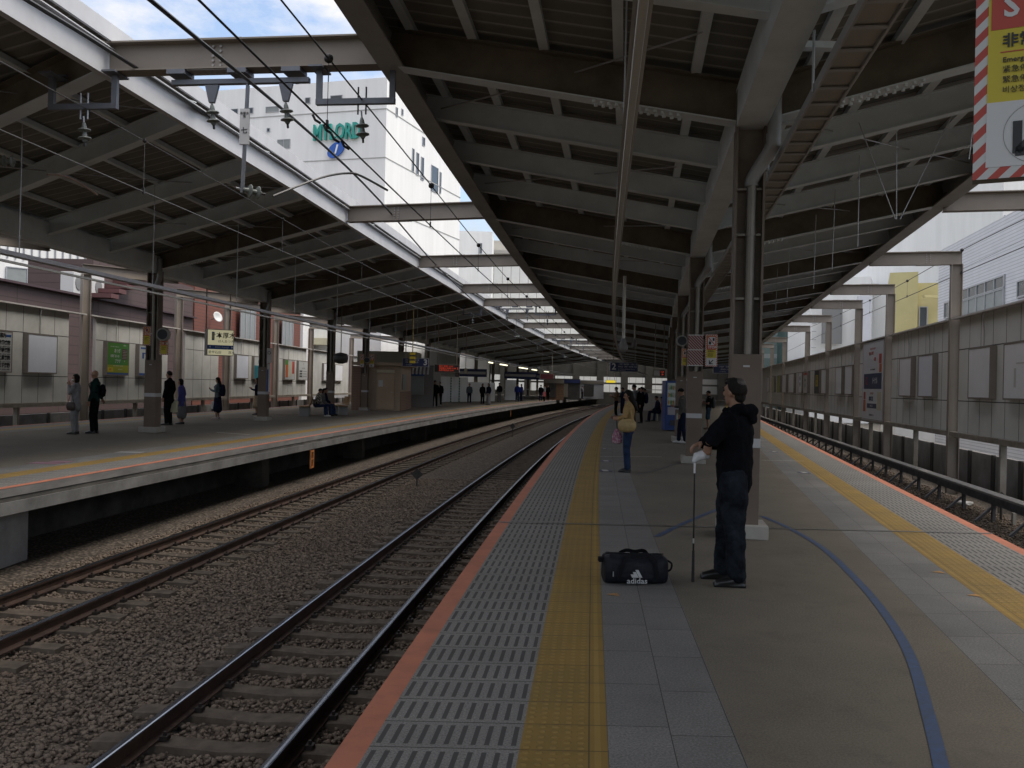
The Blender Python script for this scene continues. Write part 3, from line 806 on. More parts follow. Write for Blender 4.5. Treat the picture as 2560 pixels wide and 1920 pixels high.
# ------------------------------------------------------------------ platform columns
clad = mat('column_cladding_brown', (0.165, 0.128, 0.102), 0.75, 0, 0.1, 2.0, 0.12, 180, coord='Object', stain=(0.145, 0.112, 0.09))
band = mat('column_white_band', (0.50, 0.50, 0.51), 0.6)
colm = mat('column_brown_paint', (0.17, 0.135, 0.11), 0.55, 0, 0.25, 1.5, 0.1, 40, coord='Object', stain=(0.10, 0.08, 0.065))
pipem = mat('downpipe_metal', (0.19, 0.17, 0.15), 0.38, 0.55, 0.15, 3)
pipeg = mat('downpipe_grey', (0.26, 0.26, 0.265), 0.45, 0.1, 0.1, 3)
plinth = mat('plinth_pale_stone', (0.36, 0.345, 0.315), 0.8, 0, 0.12, 5, 0.1, 90)
def column_proto(z):
    r = empty('canopy_column', (0, 0, 0))
    mb = MB(); H = ZV + 0.38
    for s in (-1, 1): mb.box(s * 0.148 - 0.012, s * 0.148 + 0.012, -0.15, 0.15, 2.0, H)      # flanges left and right
    mb.box(-0.1355, 0.1355, -0.008, 0.008, 2.0, H)
    mb.box(-0.14, 0.14, -0.14, 0.14, 0.02, 0.1)
    mb.build('steel_section', colm, r)
    MB().box(-0.162, 0.162, -0.172, 0.172, 0.0, 2.0).build('cladding', clad, r, bevel=0.004)
    MB().box(-0.165, 0.165, -0.175, 0.175, 0.985, 1.085).build('white_band', band, r)
    MB().box(-0.26, 0.26, -0.26, 0.26, 0.0, 0.15).build('plinth', plinth, r, bevel=0.008)
    # downpipe between the flanges on the side facing the camera, with an offset elbow at the top
    mb = MB(); mb.tube([(0.02, -0.085, 1.99), (0.02, -0.085, 3.86)], 0.055, 14)
    for z0 in (2.6, 3.3, 3.8): mb.box(-0.13, 0.13, -0.10, -0.075, z0, z0 + 0.025)
    mb.tube([(0.02, -0.085, 3.3), (0.02, -0.085, 3.36)], 0.060, 14)
    mb.build('downpipe', pipem, r, smooth=False)
    mb = MB(); mb.tube(smooth_path([(0.02, -0.085, 3.84), (0.03, -0.09, 3.93), (0.20, -0.19, 4.22), (0.23, -0.22, 4.35), (0.23, -0.22, 4.8)], 6), 0.075, 14)
    mb.build('pipe_elbow', pipeg, r, smooth=True)
    MB().box(-0.035, 0.035, -0.1745, -0.1725, 1.86, 1.88).build('vent_slot', band, r)
    return r
cp = column_proto(0); km = kid_map(cp)
first = True; ci = 0
for E in PORT[1:]:
    y = cross(E, 0.27, row2, eaveL(E)); x = row2(y)
    if y < 4 : continue                                     # one stands just outside the right edge of the picture
    lab = ('brown column right behind the man with the golf club' if ci == 0 else f'{ordi(ci)} brown canopy column from the camera on the near platform')
    rz = -math.atan(0.15 + 0.0006 * y)
    if first: cp.location = (x, y, 0); cp.rotation_euler = (0, 0, rz); tag(cp, lab, 'column', 'canopy columns on the near platform'); first = False
    else: copy_tree(cp, (x, y, 0), rz, lab, children=km)['group'] = 'canopy columns on the near platform'
    ci += 1
c0 = copy_tree(cp, (1.86, 2.33, 0), -0.14, 'brown canopy column just beyond the right edge, carrying the large stop notice', children=km)
ci = 0
for E in PORT[2:]:
    y = cross(E, sk_row3, row3, eaveL(E)); x = row3(y)
    copy_tree(cp, (x, y, P3Z), -0.09, f'{ordi(ci)} brown canopy column from the left on the opposite platform', children=km)['group'] = 'canopy columns on the opposite platform'
    ci += 1
# ------------------------------------------------------------------ noise walls with advertisement panels
pr = mat('wall_panel_right', (0.66, 0.665, 0.65), 0.8, 0, 0.08, 0.5, 0.1, 60, coord='World', stain=(0.58, 0.575, 0.55))
pl = mat('wall_panel_left', (0.56, 0.56, 0.535), 0.8, 0, 0.12, 0.9, 0.1, 60, coord='World', stain=(0.47, 0.47, 0.44))
seam = mat('panel_joint', (0.06, 0.058, 0.055), 0.9)
capm = mat('wall_cap_paint', (0.50, 0.48, 0.46), 0.5, 0, 0.1, 2, coord='World')
sillm = mat('wall_sill_paint', (0.27, 0.245, 0.21), 0.6, 0, 0.25, 2.5, coord='World', stain=(0.18, 0.155, 0.12))
lowm = mat('low_concrete_wall', (0.21, 0.205, 0.20), 0.95, 0, 0.35, 1.1, 0.3, 30, coord='World', stain=(0.13, 0.125, 0.12))
cond = mat('conduit_grey', (0.36, 0.36, 0.37), 0.5)
def wall_sections(fw, cols, sgn, panel, ztop, zbot, zj, gap_a, gap_b, side, group):
    """sgn -1: faces -X (right wall); +1: faces +X"""
    n = 0
    for i in range(-1, len(cols) - 1):
        ya = cols[i] if i >= 0 else cols[0] - (cols[1] - cols[0]); yb = cols[i + 1]
        if yb > 125 or yb < 4: continue
        y0, y1 = ya + gap_a, yb - gap_b
        a = Vector((fw(y0), y0, 0)); c = Vector((fw(y1), y1, 0)); d = (c - a).normalized(); nrm = Vector((-d.y, d.x, 0)) if sgn < 0 else Vector((d.y, -d.x, 0))
        L = (c - a).length
        e = empty('panel_wall', (a.x, a.y, zbot), f'{ordi(n)} section from the camera of the {side} panel wall', 'wall', group)
        q = lambda t, off, z: a + d * t + nrm * off + Vector((0, 0, z))
        def slab(t0, t1, o0, o1, z0, z1, mb, mi=0):
            P = [q(t0, o0, z0), q(t1, o0, z0), q(t1, o1, z0), q(t0, o1, z0), q(t0, o0, z1), q(t1, o0, z1), q(t1, o1, z1), q(t0, o1, z1)]
            mb.hexa(P, mi)
        mb = MB(); slab(0, L, -0.06, 0.0, zbot, ztop, mb); mb.build('panel', panel, e)
        if yb < 75:
            mb = MB()
            for z in zj: slab(0, L, 0.0, 0.0025, z - 0.012, z + 0.012, mb)
            k = max(2, round(L / 0.98))
            for j in range(1, k): slab(L * j / k - 0.009, L * j / k + 0.009, 0.003, 0.005, zbot, ztop, mb)
            mb.build('joint_lines', seam, e)
            mb = MB()
            slab(-0.03, 0.03, -0.05, 0.05, zbot, ztop, mb); mb.build('edge_trim', capm, e)
        y0c, y1c = ya, yb
        a2 = Vector((fw(ya), ya, 0)); c2 = Vector((fw(yb), yb, 0)); L2 = (c2 - a2).length
        t0 = (a2 - a).dot(d); t1 = (c2 - a).dot(d)
        mb = MB(); slab(t0 + .16, t1 - .16, -0.1, 0.16, ztop + 0.002, ztop + 0.05, mb); mb.build('cap_rail', capm, e)
        mb = MB(); slab(t0 + .16, t1 - .16, -0.14, 0.14, zbot - 0.14, zbot - 0.003, mb); mb.build('sill_beam', sillm, e)
        for j in range(1, 2):
            tt = (t0 + t1) / 2
            mb = MB(); slab(tt - 0.06, tt + 0.06, -0.07, 0.07, -1.3, zbot - 0.141, mb); mb.build('support_post', sillm, e)
        n += 1
    return n
wall_sections(wallR, COLR, -1, pr, 3.76, 0.58, (1.46, 2.90), 0.28, 0.42, 'right', 'sections of the right panel wall')
wall_sections(wallL, COLL, 1, pl, 3.84, 0.66, (1.55, 2.98), 0.7, 1.1, 'left', 'sections of the left panel wall')
def low_wall(fw, off, z1, ya, yb, label, nst=1.2):
    e = empty('concrete_wall', (fw(ya) + off, ya, -1.3), label, 'wall')
    path = [(fw(y) + off, y, 0) for y in ys(ya, yb, 3)]
    MB().sweep(path, [(-0.08, -1.32), (0.08, -1.32), (0.08, z1), (-0.08, z1)]).build('concrete_slabs', lowm, e)
    mb = MB(); s = -0.11 if off > 0 else 0.11
    for y in ys(ya + .5, min(yb, 80), nst * 1.6): mb.box(fw(y) + off + s - .03, fw(y) + off + s + .03, y - .07, y + .07, -1.32, z1 + .02)
    mb.build('ribs', mat('wall_rib', (0.05, 0.048, 0.045), 0.9), e)
low_wall(wallR, 0.75, 0.0, 6, 130, 'dark low concrete wall behind the right panel wall supports')
low_wall(wallL, -0.75, 0.22, 12, 130, 'dark low concrete wall behind the left panel wall supports')

# cable duct with brackets beside the right track
dm = mat('duct_dark_steel', (0.14, 0.14, 0.15), 0.6, 0.2, 0.4, 5, coord='World'); dl = mat('duct_lid', (0.34, 0.32, 0.29), 0.7, 0, 0.2, 3, coord='World')
e = empty('cable_duct', (wallR(10) - 0.75, 10, -1.2), 'long dark cable duct on brackets running below the right panel wall', 'cable duct')
path = [(wallR(y) - 0.75, y, 0) for y in ys(8, 130, 3)]
MB().sweep(path, [(-0.13, -0.62), (0.13, -0.62), (0.13, -0.57), (-0.13, -0.57)]).build('duct_lid', dl, e)
MB().sweep(path, [(-0.10, -0.80), (0.10, -0.80), (0.10, -0.621), (-0.10, -0.621)]).build('duct_channel', dm, e)
for y in ys(9.5, 80, 2.1):
    x = wallR(y) - 0.75
    mb = MB(); mb.bar((x - 0.02, y, -0.80), (x - 0.02, y, -1.25), -.035, .035, -.035, .035)
    mb.bar((x - 0.08, y - .0, -0.90), (x - 0.45, y - 0.05, -1.19), -.025, .025, -.025, .025); mb.build('bracket', dm, e)

# light boxes
face_g = mat('lightbox_blank_grey', (0.80, 0.81, 0.85), 0.5, 0, 0.05, 1.5, spec=.2); face_b = mat('lightbox_blank_blue', (0.76, 0.79, 0.88), 0.5, 0, 0.04, 1.5, spec=.2)
frm_r = mat('lightbox_frame_brown', (0.21, 0.185, 0.165), 0.55, 0, 0.1, 5); 
white_s = mat('sign_white', (0.55, 0.55, 0.55), 0.5); black_s = mat('sign_black', (0.015, 0.015, 0.017), 0.5)
red_s = mat('sign_red', (0.42, 0.055, 0.035), 0.5); yel_s = mat('sign_yellow', (0.52, 0.42, 0.03), 0.5); blue_s = mat('sign_blue', (0.03, 0.09, 0.28), 0.5)
green_s = mat('sign_green', (0.035, 0.16, 0.045), 0.5, 0, 0.4, 1.5, stain=(0.10, 0.24, 0.03)); teal_s = mat('sign_teal', (0.02, 0.16, 0.20), 0.5); navy_s = mat('sign_navy', (0.012, 0.022, 0.09), 0.45)
cream_s = mat('sign_cream', (0.55, 0.52, 0.36), 0.5, 0, 0.06, 2); cream_emit = mat('sign_cream_emissive', (0.62, 0.58, 0.38), 0.5, emit=.22); orange_s = mat('sign_orange', (0.50, 0.12, 0.03), 0.5); lime_s = mat('sign_lime', (0.30, 0.33, 0.03), 0.5)  # second cream: weak emission lifts the tone of the name board face
def solve_wall(u, fw, off):
    k = ray(u, 960).x / ray(u, 960).y; Y = 30
    for _ in range(60): Y = 0.5 * Y + 0.5 * (fw(Y) + off) / k
    return Y
def light_box(u0, u1, fw, sgn, z0, z1, face, label, depth=0.16, art=None, frame=None):
    off = -sgn * 0 + sgn * depth
    y0, y1 = sorted((solve_wall(u0, fw, off), solve_wall(u1, fw, off)))
    a = Vector((fw(y0) + off, y0, 0)); c = Vector((fw(y1) + off, y1, 0)); d = (c - a).normalized()
    nrm = Vector((-d.y, d.x, 0)) if sgn < 0 else Vector((d.y, -d.x, 0)); L = (c - a).length
    e = empty('light_box', (a.x, a.y, z0), label, 'advertising panel', 'advertising panels on the walls')
    q = lambda t, o, z: a + d * t + nrm * o + Vector((0, 0, z))
    def slab(mb, t0, t1, o0, o1, za, zb): 
        P = [q(t0, o0, za), q(t1, o0, za), q(t1, o1, za), q(t0, o1, za), q(t0, o0, zb), q(t1, o0, zb), q(t1, o1, zb), q(t0, o1, zb)]
        mb.hexa(P)
    mb = MB(); slab(mb, -.04, L + .04, -depth + 0.003, -0.012, z0 - .04, z1 + .04)
    for t0, t1, za, zb in ((-.04, 0, z0 - .04, z1 + .04), (L, L + .04, z0 - .04, z1 + .04), (0, L, z0 - .04, z0), (0, L, z1, z1 + .04)): slab(mb, t0, t1, -0.011, 0.006, za, zb)
    mb.build('frame', frame or frm_r, e)
    mb = MB(); slab(mb, 0.002, L - 0.002, -0.0118, -0.002, z0 + .002, z1 - .002); fo = mb.build('face', face, e)
    # conduit dropping from the wall cap
    zt = 3.8
    if depth > 0.15 and y0 < 60:
        mb = MB(); p0 = q(L * .5, -depth + .03, zt); 
        mb.tube([q(L * .45, .02 - depth * .3, zt), q(L * .45, -depth * .4, zt - .22), q(L * .52, -depth + .04, zt - .5), q(L * .52, -depth + .04, z1 + .05)], 0.012, 6); mb.build('conduit', cond, e)
    # artwork helper: s in 0..1 across as read, t in 0..1 upwards
    R_ = (c - a) if sgn > 0 else (a - c)
    o0 = a if sgn > 0 else c
    R_ = R_.normalized()
    def P(s, t, o=0.0): return o0 + R_ * (s * L) + nrm * o + Vector((0, 0, z0 + t * (z1 - z0)))
    def rect(name, m, s0, t0, s1, t1, o=0.001):
        mb = MB(); A = [P(s0, t0, -0.0015), P(s1, t0, -0.0015), P(s1, t1, -0.0015), P(s0, t1, -0.0015)]; B = [P(s0, t0, o), P(s1, t0, o), P(s1, t1, o), P(s0, t1, o)]
        mb.hexa([A[0], A[1], B[1], B[0], A[3], A[2], B[2], B[3]]); return mb.build(name, m, e)
    def txt(body, m, s, t, size, sx=1.0, align='CENTER', bold=0.0, shear=0):
        p = P(s, t, 0.004) - parent_loc(e)
        return text_part('lettering', body, size, m, e, face_matrix(p, R_, (0, 0, 1)), align=align, bold=bold, sx=sx, shear=shear, ext=0.001)
    if art: art(rect, txt, L, z1 - z0)
    return e
G, Bf = face_g, face_b
def art_poster(rect, txt, L, H):
    rect('panel_band', navy_s, 0.06, 0.40, 0.94, 0.60, 0.002)
    txt('CG', red_s, 0.2, 0.5, 0.46, 0.5, bold=0.01); txt('パーソナル', white_s, 0.62, 0.5, 0.30, 0.62, bold=0.008)
    txt('1対1だから一人ひとりに合わせて', red_s, 0.5, 0.92, 0.085, 0.8); txt('定期テスト対策', red_s, 0.42, 0.86, 0.15, 0.8, bold=0.004); txt('一直線!!', red_s, 0.60, 0.78, 0.16, 0.8, bold=0.004)
    txt('小学生・中学生・高校生の個別指導', black_s, 0.5, 0.65, 0.06, 0.9)
    rect('silhouette', red_s, 0.80, 0.72, 0.92, 0.84, 0.002); rect('silhouette', orange_s, 0.82, 0.61, 0.93, 0.715, 0.002)
    rect('silhouette', red_s, 0.06, 0.26, 0.16, 0.36, 0.002); rect('silhouette', orange_s, 0.05, 0.10, 0.17, 0.255, 0.002)
    txt('本厚木教室', navy_s, 0.45, 0.27, 0.20, 0.8, bold=0.006); rect('panel_band', navy_s, 0.24, 0.15, 0.72, 0.21, 0.002); txt('046-225-7712', white_s, 0.48, 0.18, 0.12, 0.8)
    rect('map', cream_s, 0.75, 0.13, 0.93, 0.36, 0.002); txt('お気軽にお問い合わせください', black_s, 0.48, 0.06, 0.07, 0.9); txt('小学・中学・高校生', red_s, 0.48, 0.34, 0.09, 0.8)
def art_yb(rect, txt, L, H):
    rect('panel_band', yel_s, 0.25, 0.30, 0.75, 0.80, 0.002); txt('募集', black_s, 0.5, 0.65, 0.3); txt('中!', black_s, 0.5, 0.42, 0.3)
def art_wr(rect, txt, L, H):
    rect('panel_band', red_s, 0.05, 0.86, 0.95, 0.97, 0.002); txt('本厚木', black_s, 0.5, 0.6, 0.2); txt('歯科', green_s, 0.5, 0.35, 0.25)
def art_bw(rect, txt, L, H):
    txt('眼科', black_s, 0.5, 0.7, 0.3); txt('外科', black_s, 0.5, 0.4, 0.3)
def art_g(rect, txt, L, H):
    rect('panel_band', blue_s, 0, 0, 1, 0.055, 0.002); rect('panel_band', lime_s, 0, 0.06, 1, 0.30, 0.0015)
    txt('あつぎ', white_s, 0.45, 0.74, 0.17, bold=0.004); txt('公的住まいの', white_s, 0.34, 0.575, 0.125, 0.95, bold=0.003); txt('プラザ', white_s, 0.47, 0.415, 0.16, bold=0.004)
    txt('住まいに関するご相談はこちら', white_s, 0.33, 0.87, 0.05); txt('相談窓口', white_s, 0.8, 0.93, 0.055)
    rect('panel_list', mat('list_dark', (0.10, 0.05, 0.05), 0.6), 0.68, 0.48, 0.93, 0.82, 0.002)
    for k in range(6): rect('list_line', white_s, 0.70, 0.51 + k * .05, 0.91, 0.518 + k * .05, 0.003)
    txt('▼', white_s, 0.8, 0.42, 0.08); rect('panel_box', yel_s, 0.02, 0.08, 0.27, 0.22, 0.0025); txt('無料', red_s, 0.14, 0.15, 0.09)
    txt('募集中・管理戸数多数・本厚木駅前', white_s, 0.5, 0.27, 0.05); txt('お問い合わせ先', white_s, 0.6, 0.16, 0.05)
def art_bl(rect, txt, L, H):
    rect('panel_band', blue_s, 0, 0, 1, 0.07, 0.002); txt('↘', black_s, 0.5, 0.85, 0.26, bold=0.01); rect('silhouette', blue_s, 0.12, 0.56, 0.2, 0.76, 0.002); rect('silhouette', blue_s, 0.12, 0.72, 0.3, 0.76, 0.002); rect('silhouette', blue_s, 0.05, 0.88, 0.28, 0.94, 0.002)
    txt('法律相談', blue_s, 0.6, 0.65, 0.15, bold=0.003); txt('24時間受付', red_s, 0.5, 0.37, 0.13, bold=0.003); txt('まずはお電話でご相談ください', black_s, 0.5, 0.25, 0.055); txt('046-223-3110', blue_s, 0.5, 0.16, 0.10)
def art_hosp(rect, txt, L, H):
    txt('病院案内', black_s, 0.55, 0.90, 0.15, bold=0.005); rect('panel_box', blue_s, 0.78, 0.87, 0.97, 0.93, 0.002)
    for k, t in enumerate(('近藤病院', '湘南病院', '仁厚病院', '王子病院')): txt(t, black_s, 0.72, 0.72 - k * 0.19, 0.15, bold=0.006); txt('内科・外科・整形外科・眼科 駅より徒歩五分', black_s, 0.62, 0.62 - k * 0.19, 0.045)
def art_teal(rect, txt, L, H):
    rect('panel_band', teal_s, 0, 0, 1, 0.6, 0.0015); rect('panel_box', teal_s, 0.35, 0.7, 0.65, 0.85, 0.002); txt('スクール', white_s, 0.5, 0.3, 0.16)
def art_food(rect, txt, L, H):
    rect('silhouette', orange_s, 0.05, 0.1, 0.3, 0.9, 0.002); rect('silhouette', cream_s, 0.4, 0.15, 0.62, 0.9, 0.002); rect('silhouette', red_s, 0.72, 0.3, 0.95, 0.95, 0.002); rect('panel_band', green_s, 0, 0.75, 0.3, 1, 0.0025)
def art_list(rect, txt, L, H):
    txt('♀', black_s, 0.5, 0.85, 0.15); txt('クリニック案内', black_s, 0.5, 0.62, 0.10)
    for k in range(3): rect('panel_box', black_s, 0.1, 0.42 - k * .14, 0.4, 0.5 - k * .14, 0.002); rect('list_line', black_s, 0.5, 0.45 - k * .14, 0.9, 0.47 - k * .14, 0.002)
def art_map(rect, txt, L, H):
    rect('list_line', white_s, 0.25, 0.2, 0.3, 0.55, 0.002); rect('list_line', white_s, 0.3, 0.62, 0.9, 0.65, 0.002)
for (u0, u1, f, lab, art) in (
    (2421, 2473, G, 'blank grey advertising box, second from the right edge of the photo on the right wall', None),
    (2509, 2620, face_g, 'wide dull grey advertising box cut by the right edge of the photo', art_map),
    (2248, 2276, G, 'blank grey advertising box just right of the tall poster, the left one of its pair', None),
    (2296, 2330, Bf, 'blank bluish advertising box, right one of the pair beside the tall poster', None),
    (2089, 2103, G, 'blank grey advertising box left of the tall poster, farther of its pair', None),
    (2112, 2129, G, 'grey advertising box with faint reflections, just left of the tall poster', None),
    (2036, 2047.5, black_s, 'black advertising box with yellow lettering block on the right wall', art_yb),
    (2053, 2064, G, 'blank grey advertising box beside the black and yellow one', None),
    (1996, 2004, G, 'grey advertising box with black characters on the right wall', art_bw),
    (2008, 2017.5, white_s, 'white advertising box with a red top stripe on the right wall', art_wr),
    (1972, 1984, face_g, 'wide dark grey advertising box far along the right wall', None),
    (1956, 1964.5, G, 'blank grey advertising box, next beyond the wide dark one', None),
    (1943, 1949.5, lime_s, 'dim yellow-green advertising box far along the right wall', None),
    (1929, 1934.5, cream_s, 'cream advertising box far along the right wall', None),
    (1918, 1922, G, 'farthest blank advertising box on the right wall', None)):
    light_box(u0, u1, wallR, -1, 1.57, 2.84, f, lab, art=art)
poster_w = mat('poster_white', (0.62, 0.63, 0.68), 0.35, 0, 0.04, 2); pf = mat('poster_frame', (0.42, 0.42, 0.43), 0.4, 0.3)
light_box(2157, 2207, wallR, -1, 0.56, 3.66, poster_w, 'tall white school poster with a navy band standing on the right wall', depth=0.14, art=art_poster, frame=pf)
white_l = mat('lightbox_white', (0.50, 0.51, 0.50), 0.4, 0, 0.05, 2)
for (u0, u1, f, lab, art) in (
    (-40, 27, white_l, 'white hospital list board cut by the left edge of the photo', art_hosp),
    (69, 140, Bf, 'blank bluish advertising box near the left edge of the photo', None),
    (267, 320, green_s, 'green housing advice poster box on the left wall', art_g),
    (347, 402, white_l, 'white and blue telephone advice board partly behind a column', art_bl),
    (591, 620, Bf, 'blank pale advertising box right of the hanging station name sign', None),
    (635, 662, white_l, 'teal and white advertising box partly hidden by the second column', art_teal),
    (712, 736, white_l, 'colourful food advertising box on the left wall', art_food),
    (746, 768, white_l, 'white clinic list box with black blocks on the left wall', art_list),
    (809, 826, G, 'blank grey advertising box left of the third column', None),
    (838, 856, G, 'blank grey advertising box right of the third column', None)):
    light_box(u0, u1, wallL, 1, 1.68, 2.93, f, lab, art=art)
# ------------------------------------------------------------------ buildings
glass = mat('window_glass_dark', (0.05, 0.06, 0.07), 0.08, 0.0, 0.2, 0.5); glass_l = mat('window_blind', (0.24, 0.26, 0.26), 0.4, 0, 0.1, 2)
alu = mat('window_aluminium', (0.40, 0.41, 0.43), 0.4, 0.4)
wht, g, b = newmat('white_facade', 0.7)
P = g.pos(); st = g.n.new('ShaderNodeMapping'); st.inputs['Scale'].default_value = (1.2, 1.2, 0.08); g.l.new(P, st.inputs[0])
c = g.ramp(g.noise(st.outputs[0], 1.0, 6, .7), 0.3, 0.7, (0.74, 0.74, 0.73), (0.84, 0.84, 0.83)); g.l.new(c, b.inputs['Base Color'])
def lined(name, ca, cb, axis, pitch, w, extra=None, rough=0.7):
    m, g, b = newmat(name, rough); P = g.pos(); sp = g.n.new('ShaderNodeSeparateXYZ'); g.l.new(P, sp.inputs[0])
    j = joint(g, sp.outputs[2] if axis == 'z' else g.math('ADD', sp.outputs[1], sp.outputs[0]), pitch, w)
    if extra: j = g.math('MAXIMUM', j, joint(g, sp.outputs[1], extra[0], extra[1]))
    c = g.mix(j, g.ramp(g.noise(P, 1.5, 7, .7), .3, .7, tuple(x * .88 for x in ca), ca), cb)
    g.l.new(c, b.inputs['Base Color']); g.l.new(g.bump(j, -0.4, 0.01), b.inputs['Normal']); return m
m_tile = lined('pale_grey_tile_facade', (0.70, 0.70, 0.73), (0.45, 0.45, 0.47), 'z', 0.15, 0.016)
m_maroon = lined('maroon_siding', (0.088, 0.058, 0.056), (0.045, 0.03, 0.03), 'z', 0.42, 0.02, (3.2, .03))
m_brick = lined('red_brick_facade', (0.17, 0.060, 0.042), (0.10, 0.045, 0.034), 'z', 0.2, 0.02)
m_wpan = lined('white_panel_facade', (0.80, 0.80, 0.76), (0.30, 0.29, 0.26), 'x', 1.25, 0.035)
m_yel = mat('yellow_facade', (0.52, 0.46, 0.23), 0.7, 0, 0.06, 0.5, coord='World', stain=(0.46, 0.40, 0.19))
m_beige = mat('beige_facade', (0.40, 0.38, 0.34), 0.8, 0, 0.1, 0.5, coord='World')
m_dkg = mat('dark_green_sheet', (0.05, 0.09, 0.085), 0.6, 0, 0.3, 0.6, coord='World')
def wall_prism(name, pts, z0, z1, m, parent=None):
    n = len(pts); vs = [(p[0], p[1], z) for z in (z0, z1) for p in pts]
    fs = [(i, (i + 1) % n, n + (i + 1) % n, n + i) for i in range(n)] + [tuple(reversed(range(n))), tuple(range(n, 2 * n))]
    return MB().add(vs, fs).build(name, m, parent)
def window(parent, a, c, z0, z1, cols=2, rows=1, mg=None, out=0.03, nrm=None, frame=0.05):
    """window set on the facade line a->c (xy), nrm = outward"""
    a = Vector((a[0], a[1], 0)); c = Vector((c[0], c[1], 0)); d = (c - a).normalized(); L = (c - a).length
    n = Vector((-d.y, d.x, 0)); 
    if n.dot(Vector((-a.x, -a.y, 0))) < 0: n = -n
    f = MB(); q = lambda t, o, z: a + d * t + n * o + Vector((0, 0, z))
    def slab(mb, t0, t1, o0, o1, za, zb): mb.hexa([q(t0, o0, za), q(t1, o0, za), q(t1, o1, za), q(t0, o1, za), q(t0, o0, zb), q(t1, o0, zb), q(t1, o1, zb), q(t0, o1, zb)])
    for k in range(cols + 1):
        t = L * k / cols; slab(f, t - frame / 2, t + frame / 2, 0.006, out + .04, z0, z1)
    for k in range(rows + 1):
        z = z0 + (z1 - z0) * k / rows; slab(f, -frame / 2, L + frame / 2, 0.005, out + .035, z - frame / 2, z + frame / 2)
    w = f.build('window', alu, parent)
    mb = MB(); slab(mb, 0.01, L - .01, 0.004, out, z0 + .01, z1 - .01); p = mb.build('pane', mg or glass, w); return w
def bpt(u, v, Y): return at(u, v, Y)

# big white department store with its sign
A, B, C = Vector((-11.9, 80, 0)), Vector((-30.5, 85.3, 0)), Vector((-6.1, 96.6, 0))
bl = empty('department_store', (-12, 80, -1.3), 'tall white building with green lettering and a blue oval, behind the opposite canopy', 'building')
wall_prism('wall', [(A.x, A.y), (C.x, C.y), (C.x - 20, C.y + 8), (B.x - 2, B.y + 18), (B.x, B.y)], -1.3, 29.2, wht, bl)
e1 = (A - B).normalized(); n1 = Vector((e1.y, -e1.x, 0)); e2 = (C - A).normalized(); n2 = Vector((e2.y, -e2.x, 0))
dark_l = mat('facade_joint', (0.38, 0.38, 0.37), 0.8)
mb = MB()
for v in (271, 393, 520): 
    z = at(949, v, 80).z
    mb.bar(B + n1 * 0.02 + Vector((0, 0, z)), A + n1 * 0.02 + Vector((0, 0, z)), -0.02, 0.02, -0.04, 0.04); mb.bar(A + n2 * 0.02 + Vector((0, 0, z)), C + n2 * 0.02 + Vector((0, 0, z)), -0.02, 0.02, -0.04, 0.04)
mb.build('joint_lines', dark_l, bl)
def onface(P0, ev, u):       # distance along a vertical face through P0 direction ev seen at column u
    r = ray(u, 500); k = r.x / r.y
    return (P0.x - k * P0.y) / (k * ev.y - ev.x)
def faceZ(P0, ev, u, v):
    t = onface(P0, ev, u); p = P0 + ev * t; return t, at(u, v, p.y).z
def fwin(P0, ev, u0, u1, v0, v1, cols=1, rows=1, mg=None):
    t0, za = faceZ(P0, ev, u0, v1); t1, _ = faceZ(P0, ev, u1, v1); _, zb = faceZ(P0, ev, u0, v0)
    a = P0 + ev * t0; c = P0 + ev * t1; return window(bl, a, c, za, zb, cols, rows, mg)
for w in ((758, 770, 245, 259), (821, 850, 240, 258), (567, 590, 274, 286), (606, 628, 271, 285), (660, 692, 268, 281), (664, 671, 321, 330)): fwin(A, e1, *w, cols=1, mg=glass if w[0] != 660 else glass_l)
fwin(A, e1, 691, 722, 350, 372, 2, 1, glass_l)
for w in ((1027.5, 1032, 371, 428), (1038, 1044, 381, 436), (1050, 1056.5, 392, 448), (1076, 1093, 412, 475), (1097.5, 1101, 430, 482), (1052, 1058, 342, 362), (984, 988, 268, 290), (998, 1002, 272, 286)): fwin(A, e2, *w)
teal = mat('store_sign_green', (0.02, 0.30, 0.25), 0.4); ovb = mat('store_sign_blue', (0.02, 0.10, 0.42), 0.4); ltw = mat('store_sign_white', (0.8, 0.8, 0.8), 0.4)
t0, zc = faceZ(A, e1, 783, 330); t1, zc2 = faceZ(A, e1, 901, 325)
p = A + e1 * ((t0 + t1) / 2) + n1 * 0.25 + Vector((0, 0, at(842, 329, 80.8).z))
text_part('sign_letters', 'MYLORD', 2.0, teal, bl, face_matrix(p - parent_loc(bl), e1, (0, 0, 1)), ext=0.12, align='CENTER', bold=0.05, sx=0.60)
t0, _ = faceZ(A, e1, 839, 372); z = at(839, 372, 80.8).z; p = A + e1 * t0 + n1 * 0.06 + Vector((0, 0, z))
ov = MB(); N = 28; vs = []
for o_ in (0, 0.2):
    for k in range(N):
        a_ = 2 * math.pi * k / N; x_ = 0.95 * math.cos(a_); y_ = 0.62 * math.sin(a_); th = R(40)
        vs.append(p + e1 * (x_ * math.cos(th) - y_ * math.sin(th)) + Vector((0, 0, x_ * math.sin(th) + y_ * math.cos(th))) * 0.95 + n1 * o_)
ov.add(vs, [tuple(reversed(range(N))), tuple(range(N, 2 * N))] + [(k, (k + 1) % N, N + (k + 1) % N, N + k) for k in range(N)])
ovo = ov.build('sign_oval', ovb, bl)
text_part('sign_numeral', '1', 1.15, ltw, ovo, face_matrix(p + n1 * 0.22 - parent_loc(ovo), e1, (0, 0, 1)), ext=0.02, align='CENTER', shear=0.25, bold=0.02)
